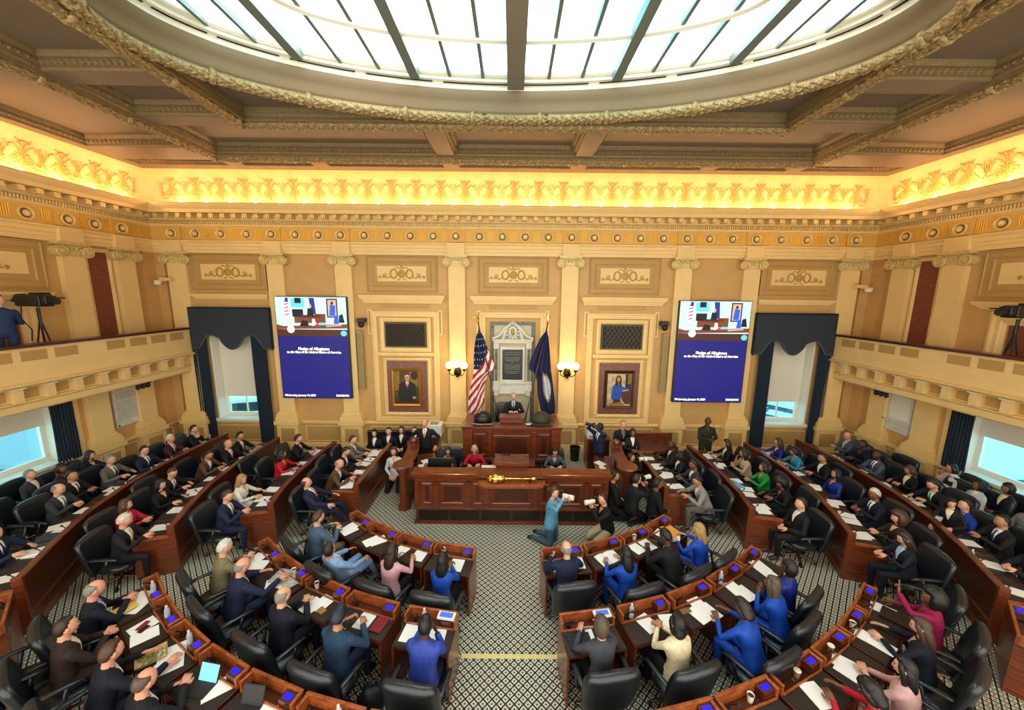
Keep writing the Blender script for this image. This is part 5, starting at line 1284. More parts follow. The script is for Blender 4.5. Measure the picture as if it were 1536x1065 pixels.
def bench(row, s):
    pth = [(s*x, y) for x, y in BP[row]]; sd = 'left' if s < 0 else 'right'
    e = empty('curved_bench', (pth[0][0], pth[0][1], 0), label=uniq('long mahogany curved bench desk, %s of the %s side' % (BN[row], sd)), category='bench desk', group='curved bench desks')
    ox, oy = pth[0]; P = [(x-ox, y-oy) for x, y in pth]
    o = (-1 if s > 0 else 1)     # outward offset sign for sweep (left of travel is -x)
    def sw(mb, pr): return mb.sweep(P, [(o*d, z) for d, z in pr])
    m = MB(); sw(m, [(0,0),(0,.94),(.05,.94),(.05,0)]); build('front_panel', m, mahogd, e)
    m = MB(); sw(m, [(-.02,.0),(-.02,.12),(0,.14)]); sw(m, [(-.02,.30),(-.015,.32),(0,.34)]); build('base_moulding', m, mahog, e)
    m = MB(); sw(m, [(-.03,.93),(-.035,.96),(-.02,.975),(.06,.975),(.075,.96),(.06,.93)]); build('ridge_cap', m, mahog, e)
    m = MB(); sw(m, [(.05,.70),(.05,.75),(.56,.75),(.58,.735),(.58,.71),(.56,.70)]); build('worktop', m, mahogd, e)
    for t in (0, 1):
        p = P[0] if t == 0 else P[-1]; a = along(P, 0 if t == 0 else 1)[1]
        nx, ny = (-math.sin(a)*o, math.cos(a)*o); tx, ty = math.cos(a), math.sin(a); sg = 1 if t == 0 else -1
        def pt(d, l): return (p[0]+nx*d+tx*l*sg, p[1]+ny*d+ty*l*sg)
        q = [pt(-.02,-.02), pt(.62,-.02), pt(.62,.025), pt(-.02,.025)]
        m = MB().hexa(q, 0, .74)
        q2 = [pt(-.02,-.03), pt(.10,-.03), pt(.10,.03), pt(-.02,.03)]; m.hexa(q2, .74, .97)
        build('end_panel', m, mahog, e, bevel=.004)
        build('end_cap', MB().hexa([pt(.08,-.03), pt(.62,-.03), pt(.62,.03), pt(.08,.03)], .74, .78), rimw, e)
    n = len(SEATY[row]); Y0, Y1 = pth[0][1], pth[-1][1]
    k = n
    for i in range(k):
        (x, y), a = along(P, (i+.5)/k)
        M = Matrix.Translation((x, y, 0)) @ Matrix.Rotation(a-PI/2, 4, 'Z'); hw = (Y1-Y0)/k/2-.04
        g = s
        m = MB().box(*sorted((g*.17, g*.55)), -hw, hw, .75, .76, M=M); build('writing_pad', m, padm, e)
        m = MB().box(*sorted((g*.06, g*.16)), hw-.2, hw-.04, .75, .84, M=M); d = build('voting_box', m, mahogd, e)
        M2 = M @ Matrix.Translation((g*.11, hw-.12, .842)); build('voting_display', MB().box(-.03,.03,-.045,.045,0,.005, M=M2), bluel, d)
        m = MB(); m.tube([M @ V((g*.1,-hw+.1,.75)), M @ V((g*.12,-hw+.1,.86)), M @ V((g*.2,-hw+.13,.93))], .008, 6); m.ell(M @ V((g*.21,-hw+.135,.935)), (.02,.02,.018), 8, 6); build('microphone', m, plast, e, smooth=True)
    return e
for row in BP:
    for s in (-1, 1): bench(row, s)

# ------------------------------------------------------------------ small items
sheet_n = [0]
def sheet(x, y, z, rz, lab, w=.216, h=.28, m_=None, name='paper_sheet', cat='paper', group='white papers on the desks', stack=.004):
    m = MB().box(-w/2,w/2,-h/2,h/2,0,stack); sheet_n[0] += 1
    return build(name, m, m_ or paper, loc=(x, y, z), rz=rz, label=lab, category=cat, group=group)
def booklet(x, y, z, rz, lab, m_=None):
    e = empty('open_booklet', (x,y,z), rz=rz, label=uniq(lab), category='booklet')
    for s in (-1,1):
        m = MB().add([(0,-.14,.004),(0,.14,.004),(s*.1,.14,.018),(s*.1,-.14,.018),(s*.21,.14,.006),(s*.21,-.14,.006),(0,-.14,0),(0,.14,0),(s*.21,.14,0),(s*.21,-.14,0)], [(0,3,2,1),(3,5,4,2),(6,7,8,9),(0,6,9,5,3),(1,2,4,8,7),(4,5,9,8)])
        build('page_block', m, m_ or paper, e)
    return e
clearm = None
def bottle(x, y, z, lab, g='clear plastic water bottles', h=1):
    global clearm
    if clearm is None:
        clearm = bpy.data.materials.new('clear_bottle_plastic'); clearm.use_nodes = True; b = clearm.node_tree.nodes['Principled BSDF']
        b.inputs['Base Color'].default_value = (.75,.82,.85,1); b.inputs['Roughness'].default_value = .08; b.inputs['Alpha'].default_value = .45
    e = empty('water_bottle', (x,y,z), label=uniq(lab), category='bottle', group=g)
    m = MB(); m.lathe([(.001,0),(.03,0),(.032,.01),(.032,.12*h),(.029,.13*h),(.032,.14*h),(.026,.17*h),(.012,.19*h),(.012,.20*h)], n=14); build('bottle_body', m, clearm, e, smooth=True)
    m = MB(); m.lathe([(.0325,.05*h),(.0325,.11*h)], n=14); build('bottle_label', m, mat('bottle_label_blue', '#B8C8DC', .5), e, smooth=True)
    m = MB(); m.lathe([(.014,.195*h),(.014,.215*h),(.001,.216*h)], n=12); build('bottle_cap', m, whitep, e)
def cup(x, y, z, lab, brown=0):
    e = empty('paper_cup', (x,y,z), label=uniq(lab), category='cup')
    m = MB(); m.lathe([(.001,.0),(.027,0),(.038,.10),(.040,.102),(.036,.098),(.026,.01),(.001,.01)], n=16); build('cup_body', m, mat('kraft_cup', '#8A6B48', .6) if brown else whitep, e, smooth=True)
    m = MB(); m.lathe([(.001,.108),(.036,.108),(.041,.10)], n=16) if brown else m.lathe([(.001,.085),(.034,.085)], n=16)
    build('cup_lid' if brown else 'cup_drink', m, whitep if brown else mahogd, e)
def on_desk(row, i, lx, ly, lz=.763):
    d, mx, my, rz, w = DESKS[(row, i)]; c, s = math.cos(rz), math.sin(rz)
    return mx+lx*c-ly*s, my+lx*s+ly*c, lz, rz
def dsheet(row, i, lx, ly, a, lab, **k):
    x, y, z, rz = on_desk(row, i, lx, ly); return sheet(x, y, z, rz+a, uniq(lab), **k)
T = lambda row, i: DESKS[(row, i)][0]['label'].replace('mahogany ', 'the ', 1)
tid = {}
def papers(row, i, lst):
    words = ['upper', 'middle', 'lower', 'lowest']
    for n, (lx, ly, a) in enumerate(lst):
        x, y, z, rz = on_desk(row, i, lx, ly, .763+.004*n)
        sheet(x, y, z, rz+a, uniq('%s sheet on %s' % (words[n], T(row, i))))
papers('A', 0, [(-.05,-.28,.1),(.03,-.37,-.1)]); papers('A', 1, [(.02,-.27,-.5),(-.06,-.34,-.35)])
papers('A', 2, [(-.18,-.30,-.2),(.2,-.28,.1)]); papers('A', 3, [(.12,-.34,.05)])
papers('A', 4, [(-.12,-.30,0),(.22,-.30,-.1)]); papers('A', 6, [(-.15,-.3,.1),(.1,-.33,0)]); papers('A', 7, [(-.1,-.26,.2),(.0,-.40,.5)])
papers('B', 0, [(-.05,-.30,.4),(.14,-.33,-.9)]); papers('B', 1, [(.0,-.36,-.6),(.12,-.27,.3)]); papers('B', 2, [(.12,-.28,.0),(.02,-.38,-.1)])
papers('B', 3, [(.02,-.30,0)]); papers('B', 4, [(-.22,-.31,0),(.16,-.33,.1)]); papers('B', 5, [(.05,-.28,.0)])
papers('B', 6, [(-.05,-.26,.25),(.25,-.34,-.2)]); papers('B', 7, [(.02,-.26,0),(.06,-.40,.1),(-.12,-.38,.1)]); papers('B', 8, [(-.05,-.29,-.2),(.0,-.42,-.1)]); papers('B', 9, [(.05,-.26,-.4),(-.02,-.36,-.3)])
papers('C', 0, [(-.05,-.25,.7),(.12,-.30,.7)]); papers('C', 1, [(-.1,-.33,.1),(.12,-.36,-.2)]); papers('C', 2, [(-.05,-.26,-.4),(.14,-.36,-.4)]); papers('C', 3, [(.16,-.26,-.5)])
papers('C', 4, [(.12,-.3,.2),(.05,-.42,-.2)]); papers('C', 9, [(-.1,-.32,.1)]); papers('C', 11, [(-.05,-.28,.3),(-.14,-.35,.1)]); papers('C', 12, [(-.02,-.28,.1),(-.02,-.40,0)]); papers('C', 13, [(.08,-.28,.1)])
x, y, z, rz = on_desk('A', 5, -.02, -.33); booklet(x, y, z, rz+.15, 'open white booklet before the long-haired woman in royal blue')
x, y, z, rz = on_desk('A', 7, .12, -.30, .775); sheet(x, y, z, rz-.2, 'large orange envelope on the last desk of the inner right row', .25, .34, mat('orange_paper', '#E59A3C', .7), 'orange_envelope', 'envelope', 'coloured folders')
x, y, z, rz = on_desk('A', 4, -.27, -.30, .765); sheet(x, y, z, rz, 'small peach card on the desk of the bald man in navy', .09, .13, mat('peach_paper', '#D8946A', .7), 'note_card', 'card', 'coloured folders')
x, y, z, rz = on_desk('B', 2, .22, -.38, .765); sheet(x, y, z, rz-.2, 'tan leather wallet on the desk before the dark navy suit', .12, .09, mat('tan_leather', '#A0713E', .5), 'leather_wallet', 'wallet', 'small leather goods', .015)
x, y, z, rz = on_desk('B', 3, .26, -.30, .765); sheet(x, y, z, rz, 'dark red book beside the papers of the man in the dark cap', .17, .24, mat('red_book', '#7E1626', .5), 'red_book', 'book', 'small books', .02)
x, y, z, rz = on_desk('B', 7, -.26, -.26, .765); sheet(x, y, z, rz-.15, 'brown leather purse before the writing woman in blue', .16, .08, mat('brown_leather', '#7A5A38', .5), 'leather_purse', 'purse', 'small leather goods', .02)
x, y, z, rz = on_desk('C', 13, .0, -.42, .765); sheet(x, y, z, rz, 'closed black binder before the woman in magenta', .27, .32, plast, 'black_binder', 'binder', 'binders', .03)
x, y, z, rz = on_desk('C', 0, .1, -.44, .80); sheet(x, y, z, rz+.2, 'yellow folder held by the balding man in navy', .2, .28, mat('yellow_paper', '#E8B85A', .7), 'yellow_folder', 'folder', 'coloured folders')
x, y, z, rz = on_desk('C', 10, -.02, -.33, .765); sheet(x, y, z, rz-.25, 'spiral booklet with a large number on its cover', .22, .29, paper, 'spiral_booklet', 'booklet', 'booklets', .01)
o = bpy.data.objects[-1] if False else None
# laptops, tablets and phones
def slab(name, x, y, z, rz, w, h, t, m_, lab, cat): return build(name, MB().box(-w/2,w/2,-h/2,h/2,0,t), m_, loc=(x,y,z), rz=rz, bevel=.004, label=uniq(lab), category=cat)
x, y, z, rz = on_desk('B', 5, -.18, -.34); slab('closed_laptop', x, y, z, rz, .31, .22, .018, mat('navy_metal', '#252C38', .4, .4), 'closed dark navy laptop on the aisle desk', 'laptop')
x, y, z, rz = on_desk('B', 5, .07, -.27, .77); slab('mobile_phone', x, y, z, rz, .07, .15, .009, plast, 'brown-cased phone between the laptop and the grey jacket', 'phone')
x, y, z, rz = on_desk('B', 5, .22, -.10, .86); e = empty('desk_display', (x,y,.885), rz=rz, label='small silver control panel with a blue display at the right aisle desk', category='control panel'); build('display_case', MB().box(-.12,.12,-.06,.06,0,.03), whitep, e, bevel=.004); build('display_screen', MB().box(-.09,.09,-.04,.04,.03,.033), em('panel_blue','#3A66E8',.9), e)
x, y, z, rz = on_desk('B', 4, .22, -.10, .86); e = empty('desk_display', (x,y,.885), rz=rz, label='small silver control panel with a blue display at the left aisle desk', category='control panel'); build('display_case', MB().box(-.12,.12,-.06,.06,0,.03), whitep, e, bevel=.004); build('display_screen', MB().box(-.09,.09,-.04,.04,.03,.033), em('panel_blue','#3A66E8',.9), e)
def tablet(row, i, lx, ly, on, lab, a=0):
    x, y, z, rz = on_desk(row, i, lx, ly); e = empty('tablet_computer', (x,y,z), rz=rz+a, label=lab, category='tablet')
    M = Matrix.Rotation(math.radians(-24), 4, 'X')
    build('tablet_body', MB().box(-.13,.13,-.006,.006,.0,.20, M=M), plast, e, bevel=.003)
    build('tablet_screen', MB().box(-.12,.12,-.0075,-.006,.01,.19, M=M), em('tablet_sky','#7CC8F4',1.0) if on else tabl, e)
    build('keyboard_cover', MB().box(-.13,.13,-.18,0,0,.008), padm, e)
tablet('C', 3, -.02, -.26, 1, 'propped tablet with a bright sky-blue screen', .25); tablet('C', 4, -.12, -.24, 0, 'propped tablet with a dark screen near the bottom edge', .2)
x, y, z, rz = on_desk('C', 1, -.1, -.33, .772); slab('mobile_phone', x, y, z, rz+.5, .07, .15, .009, mat('red_case', '#8A1830', .4), 'dark red phone lying on a white sheet', 'phone')
x, y, z, rz = on_desk('C', 1, -.02, -.34, .772); slab('mobile_phone', x, y, z, rz+.4, .07, .12, .009, plast, 'black phone lying beside the dark red phone', 'phone')
# takeaway box
x, y, z, rz = on_desk('C', 2, -.16, -.42, .765); e = empty('takeaway_box', (x,y,z), rz=rz-.3, label='open kraft takeaway box with salad', category='food box')
build('box_tray', MB().add([(-.09,-.12,0),(.09,-.12,0),(.09,.12,0),(-.09,.12,0),(-.12,-.15,.05),(.12,-.15,.05),(.12,.15,.05),(-.12,.15,.05)], [(0,3,2,1),(0,1,5,4),(1,2,6,5),(2,3,7,6),(3,0,4,7)]), mat('kraft_card', '#C9AE74', .7), e)
m = MB()
for k in range(26): m.ell((random.uniform(-.08,.08), random.uniform(-.11,.11), .02+random.uniform(0,.012)), (.02,.014,.012), 6, 4)
build('salad', m, mat('salad_green', '#9DA05A', .6, noise_amt=.5, noise_scale=40), e, kind='stuff')
# cups and bottles
for (row, i, lx, lab) in (('C',1,.02,'water bottle with pale label on the phone-and-sheet desk'),('C',0,-.02,'water bottle on the desk of the yellow folder'),('C',2,.02,'dark water bottle beside the takeaway box'),
        ('B',4,-.10,'water bottle on the aisle desk of the blue striped shirt'),('C',5,.1,'water bottle at the bottom edge left of the aisle'),('B',8,-.12,'water bottle on the desk of the woman resting her chin'),
        ('B',6,-.2,'clear crumpled bottle on the desk of the woman in cream')):
    x, y, z, rz = on_desk(row, i, lx, -.1); bottle(x, y, .752, lab)
for (row, i, lx, lab, br) in (('C',9,.05,'white paper cup beside a blue voting display at the bottom edge',0),('C',10,.0,'brown coffee cup with a white lid near the spiral booklet',1),('C',11,-.02,'brown coffee cup on the desk of the black-haired woman in pale pink',1),
        ('B',2,-.22,'white cup on the desk of the tan wallet',0),('B',1,.05,'white cup among the newspapers',0),('C',6,.0,'white lidded cup at the bottom edge left of the aisle',0),('A',3,-.2,'pinkish white cup on the bright blue woman desk',0),('A',6,.0,'small cup on the desk of the writing man in the inner row',0),('C',12,.0,'white cup on the desk of the brown-haired woman in dark navy',0)):
    x, y, z, rz = on_desk(row, i, lx, -.1); cup(x, y, .752, lab, br)
# newspaper
npm = mat('newsprint', '#C9C6BE', .8, noise_amt=.6, noise_scale=60)
for k, (row, i, lx, ly, a, lab) in enumerate((('B',1,-.05,-.24,.4,'newspaper page with photographs before the bald man in navy'),('B',1,.18,-.20,-.2,'second newspaper page by the far rim before the bald man in navy'))):
    x, y, z, rz = on_desk(row, i, lx, ly, .772+.004*k); sheet(x, y, z, rz+a, uniq(lab), .28, .3, npm, 'newspaper', 'newspaper', 'newspapers', .006)
# papers, cups and bottles on the curved benches
SIDEP = {('A2',-1):'inner left',('A2',1):'inner right',('B2',-1):'second left',('B2',1):'second right',('C2',-1):'third left',('C2',1):'third right',('D2',-1):'outermost left',('D2',1):'outermost right'}
ordn = ['first','second','third','fourth','fifth','sixth','seventh','eighth','ninth']
rnd = random.Random(3)
for (row, s), nm in SIDEP.items():
    n = len(SEATY[row])
    for i in range(n):
        (x, y), a = along(BP[row], (i+.5)/n); nx, ny = math.sin(a), -math.cos(a)
        for q in range(2 if rnd.random() < .7 else 1):
            d = rnd.uniform(.28, .40)+q*.06; l = rnd.uniform(-.14, .1)+q*.12
            px, py = x+nx*d+math.cos(a)*l, y+ny*d+math.sin(a)*l
            sheet(s*px, py, .762+.005*q, s*(a-PI/2)+rnd.uniform(-.3,.3)+PI/2, uniq('white paper%s at the %s seat of the %s curved bench' % (' on top' if q else '', ordn[i], nm)), stack=rnd.choice((.004,.004,.012)))
        l = rnd.uniform(-.1, .1); px, py = x+nx*.12+math.cos(a)*l, y+ny*.12+math.sin(a)*l; r = rnd.random()
        if r < .30: cup(s*px, py, .751, 'white paper cup at the %s seat of the %s curved bench' % (ordn[i], nm))
        elif r < .5: bottle(s*px, py, .751, 'water bottle at the %s seat of the %s curved bench' % (ordn[i], nm))
        elif r < .62: sheet(s*px, py, .751, 0, uniq('dark notebook at the %s seat of the %s curved bench' % (ordn[i], nm)), .09, .14, padm, 'notebook', 'notebook', 'notebooks', .02)
bx = MB().box(-.13,.13,-.18,.18,0,.02)
build('blue_folder', bx, mat('blue_folder_card', '#5AB0D0', .4), loc=(5.40, 8.42, .775), rz=.3, label='pale blue folder before the woman in the shiny green blouse', category='folder')
build('maroon_portfolio', MB().box(-.16,.16,-.14,.14,0,.025), mat('maroon_leather', '#4A1420', .4), loc=(-8.98, 8.45, .775), rz=.2, label='maroon portfolio before the mid-grey suit', category='portfolio')
# papers on the clerks desk
for x, y, w, h, lab, mm in ((-1.3,8.35,.25,.2,'white papers left of the silver-haired clerk laptop',paper),(.55,8.35,.3,.2,'white papers right of the small lectern',paper),(.85,8.4,.1,.2,'peach papers on the clerks desk',mat('peach_paper','#D8946A')),(1.35,8.35,.2,.2,'white papers right of the brown-haired clerk laptop',paper),(1.85,8.35,.3,.22,'peach and white papers at the right end of the clerks desk',mat('peach_paper','#D8946A'))):
    sheet(x, y, .932, .1, uniq(lab), w, h, mm, stack=.03)
for s in (-1, 1):
    for k in range(3): sheet(s*2.35+.02*k, 8.9+.3*k, .77, .3*k, uniq('loose paper %s on the %s curved counter' % (('nearest the aisle','in the middle','toward the wall')[k], 'left' if s < 0 else 'right')), stack=.006)
sheet(.5, 10.0, 1.68, .1, 'white note on the speaker desk cornice', .2, .12)
# bags on the floor
def bag(x, y, rz, lab, mm, sc=1):
    e = empty('floor_bag', (x,y,0), rz=rz, label=uniq(lab), category='bag'); 
    m = MB(); m.ell((0,0,.19*sc), (.17*sc,.13*sc,.2*sc), 16, 10, fn=lambda d: 1+.08*math.sin(7*d.x+5*d.z)); build('bag_body', m, mm, e, smooth=True, auto=False)
    m = MB(); m.tube([(-.08,0,.34*sc),(-.07,.02,.46*sc),(.07,.02,.46*sc),(.08,0,.34*sc)], .012); build('bag_handle', m, mm, e, smooth=True)
bagm = mat('black_nylon', '#16161A', .6)
bag(-1.75, 3.95, .3, 'black backpack on the carpet left of the blue striped shirt chair', bagm); bag(1.45, 4.95, 0, 'black handbag on the carpet between two inner right chairs', bagm, .9)
bag(3.1, 7.5, .2, 'patterned teal and black bag by the inner right bench', mat('teal_pattern', '#2C4A54', .7, noise_amt=.8, noise_scale=14), 1.1)
bag(1.55, 3.4, .5, 'black shoulder bag under the cream jacket desk', bagm, .8)
# yellow tape across the aisle
build('floor_tape', MB().box(-.72,.70,-.035,.035,0,.004), mat('yellow_tape', '#E2D28E', .6), loc=(0,4.72,.001), label='pale yellow tape strip across the centre aisle carpet', category='tape')
# television camera on each balcony
def tvcam(s, x, y, rz, lab):
    e = empty('television_camera', (x, y, 3.4), rz=rz, label=lab, category='video camera')
    m = MB()
    for k in range(3):
        a = 2*PI*k/3; m.tube([(0,0,1.2),(.24*math.cos(a),.24*math.sin(a),0)], .018, 6)
    m.tube([(0,0,1.0),(0,0,1.45)], .03, 8); build('tripod', m, plast, e)
    m = MB(); m.box(-.14,.14,-.42,.30,1.48,1.74); m.box(-.11,.11,.30,.44,1.52,1.72); m.box(-.1,.1,-.62,-.42,1.56,1.76); build('camera_body', m, plast, e, bevel=.03)
    m = MB(); m.lathe([(.07,.42),(.075,.60),(.001,.60)], (0,0,1.6), 16, M=Matrix.Rotation(-PI/2,4,'X')); build('lens', m, plast, e, smooth=True); build('lens_hood', MB().box(-.12,.12,.56,.66,1.66,1.69), plast, e); build('viewfinder', MB().box(-.2,.0,-.2,.1,1.74,1.79), plast, e)
    m = MB(); m.tube([(.1,-.3,1.5),(.16,-.25,1.2),(.08,-.15,.95),(.14,-.1,.7)], .012, 6); build('camera_cable', m, plast, e)
tvcam(-1, -10.80, 8.55, -1.75, 'black television camera on a tripod on the left balcony')
tvcam(1, 10.75, 8.0, 1.75, 'black television camera cut off on the right balcony')
# ------------------------------------------------------------------ people
SKIN = {'light': '#D9A384', 'pink': '#DB9A80', 'tan': '#BB845F', 'brown': '#7E5238', 'darkskin': '#4F3226'}
HAIRC = {'brown': '#4A3020', 'darkbrown': '#2A1A12', 'black': '#0F0D0D', 'grey': '#8C8780', 'white': '#D4D0C6', 'silver': '#B5AC9C', 'blonde': '#B08A55', 'greybrown': '#57483A', 'navy': '#161C34'}
CLO = {'navy': '#1B2440', 'darknavy': '#131826', 'charcoal': '#33363B', 'blacksuit': '#17181B', 'black': '#121214', 'midgrey': '#6A655F', 'plum': '#43232C', 'wine': '#3A1A28', 'brownsuit': '#5A4230',
       'darkbrownj': '#2E201C', 'red': '#C01830', 'redtop': '#C02030', 'white': '#E8E4DA', 'whitish': '#C9CACC', 'slate': '#4C607C', 'khaki': '#8C7A5C', 'paleblue': '#86A6CE', 'pink': '#D8A4B0', 'palepink': '#D2A6A4',
       'blue': '#1548B0', 'deepblue': '#1A2A80', 'blueshirt': '#1C3CA8', 'bluestripe': '#2C48B0', 'olive': '#84795A', 'teal': '#27405C', 'greyj': '#44464E', 'cream': '#EADDB6', 'magenta': '#8E1848', 'lightblue': '#A9BEDC',
       'lightgrey': '#8C8A86', 'beige': '#B8A688', 'green': '#128A38', 'tealbright': '#2A86A6', 'steel': '#4A5564', 'gold': '#C8A84A', 'grey': '#6E6E74', 'maroon': '#6A1420', 'orange': '#D8762E', 'sky': '#5C9CC0', 'jeans': '#3C5A70',
       'creamtrousers': '#C6B89C', 'uniform': '#26281F', 'navytee': '#22335A'}
def cl(n):
    if n == 'bluestripe':
        return mat('cloth_bluestripe', CLO[n], .6, wave=(60,1,1), col2='#1E3488')
    sheen = n in ('green', 'blue', 'deepblue')
    return mat('cloth_'+n, CLO[n], .5 if sheen else .75, noise_amt=.18, noise_scale=18, spec=.3)
def sk(n): return mat('skin_'+n, SKIN[n], .5, spec=.35)
def hc(n): return mat('hair_'+n, HAIRC[n], .5, noise_amt=.35, noise_scale=50)
eyew = mat('eye_white', '#E8E4DC', .3); eyed = mat('eye_dark', '#1A120C', .3); lipm = mat('lip_tone', '#9A5248', .5); shoe = mat('shoe_leather', '#121010', .35)

def ik(a, b, l1, l2, pole):
    d = b-a; L_ = d.length
    if L_ > (l1+l2)*.985: b = a+d*((l1+l2)*.985/L_); d = b-a; L_ = d.length
    x = (l1*l1-l2*l2+L_*L_)/(2*L_); h = math.sqrt(max(0, l1*l1-x*x)); u = d/L_
    p = pole-u*pole.dot(u); p.normalize()
    return a+u*x+p*h, b
POSES = {  # pelvis height, torso lean (deg), head pitch (deg down), hands (R, L) relative to pelvis xy / absolute z offset from pelvis, legs
 'desk':   (.50,  8, 12, (.15,.42,.33), (-.15,.40,.33), 'sit'),
 'clasp':  (.50,  6,  5, (.035,.38,.34), (-.035,.38,.34), 'sit'),
 'write':  (.50, 22, 32, (.12,.50,.33), (-.14,.46,.33), 'sit'),
 'read':   (.50,  8, 22, (.12,.37,.36), (-.12,.37,.36), 'sit'),
 'phone':  (.50, 10, 22, (.05,.40,.36), (-.05,.38,.33), 'sit'),
 'lap':    (.50,  0,  2, (.08,.26,.17), (-.08,.26,.17), 'sit'),
 'face':   (.50, 12, 10, (.09,.27,.45), (-.16,.42,.33), 'sit'),
 'chin':   (.50, 14,  0, (.045,.31,.43), (-.045,.31,.43), 'sit'),
 'wave':   (.50,  4,  0, (.12,.40,.30), (-.20,.36,.66), 'sit'),
 'wide':   (.50, 14, 14, (.28,.52,.33), (-.12,.44,.33), 'sit'),
 'recline':(.50,-20,-6, (.20,.32,.22), (-.20,.30,.26), 'recl'),
 'standclasp':(.90, 0, 6, (.05,.26,.24), (-.05,.26,.24), 'stand'),
 'standread':(.90, 3, 12, (.12,.30,.28), (-.12,.30,.28), 'stand'),
 'standlean':(.90, 22, 20, (.16,.42,.06), (-.12,.34,.10), 'stand'),
 'standhips':(.90, 0, 0, (.30,.06,.12), (-.30,.10,.06), 'stand'),
 'standcam':(.90, 0,-8, (.06,.30,.78), (-.08,.28,.74), 'stand'),
 'kneelcam':(.42, 2, 0, (.09,.26,.63), (-.03,.36,.63), 'kneel'),
 'kneelcamlow':(.30, 12, 4, (.09,.30,.52), (-.03,.38,.52), 'heels'),
 'kneellap':(.32, 4, 6, (.07,.26,.12), (-.07,.26,.12), 'heels'),
}
def head_mesh(mb, M, sex):
    st = len(mb.v); k = 1 if sex == 'm' else .95
    def fn(d):
        q = 1.0
        if d.z < 0: q -= .10*(-d.z)**1.5*(1+abs(d.x)*1.2)
        if d.y > 0:
            q += .17*math.exp(-((d.x/.16)**2+((d.z+.10)/.20)**2))*d.y + .05*math.exp(-((d.x/.3)**2+((d.z+.85)/.2)**2))
            for s in (-1, 1): q -= .07*math.exp(-(((d.x-s*.36)/.17)**2+((d.z-.10)/.13)**2))
        if d.y < 0: q += .04*(-d.y)
        return q
    mb.ell((0,0,0), (.076*k,.095*k,.118*k), 24, 18, mi=2, fn=fn)
    for s in (-1, 1):
        mb.ell((s*.077*k,-.005,-.005), (.012,.022,.034), 8, 6, mi=2)
        mb.ell((s*.029*k,.079*k,.013), (.013,.008,.007), 8, 6, mi=5); mb.ell((s*.029*k,.086*k,.013), (.006,.004,.006), 6, 5, mi=6)
        mb.ell((s*.030*k,.085*k,.031), (.018,.006,.004), 8, 4, mi=6)
    mb.ell((0,.084*k,-.058*k), (.024,.009,.007), 10, 5, mi=7)
    mb.xf(M, st)
def hand_mesh(mb, w, dirv, palm, thumb_side, curl=.5):
    # five separate fingers rooted in a shaped palm
    d = dirv.normalized(); n = (palm-d*palm.dot(d)).normalized(); s = d.cross(n)*thumb_side
    P = lambda a, b, c: w+d*a+s*b+n*c
    mb.loft([P(-.03,0,0), P(.01,0,0), P(.05,0,.004), P(.095,0,.002)], [(.026,.019),(.030,.017),(.041,.016),(.040,.012)], side=s, n=10, mi=2)
    for k, (b, L_) in enumerate(((.030,.070),(.010,.079),(-.010,.073),(-.029,.057))):
        c = curl*(1+.12*k); a1 = P(.085,b,.0); a2 = a1+(d*math.cos(c*.6)+n*math.sin(c*.6))*L_*.45; a3 = a2+(d*math.cos(c*1.5)+n*math.sin(c*1.5))*L_*.33; a4 = a3+(d*math.cos(c*2.2)+n*math.sin(c*2.2))*L_*.24
        mb.loft([a1,a2,a3,a4], [.0095,.0088,.0078,.0055], side=s, n=6, mi=2)
    mb.loft([P(.015,.030,.004), P(.045,.056,.014), P(.073,.062,.024), P(.092,.058,.03)], [.014,.0115,.0095,.007], side=n, n=6, mi=2)
BODY = {}
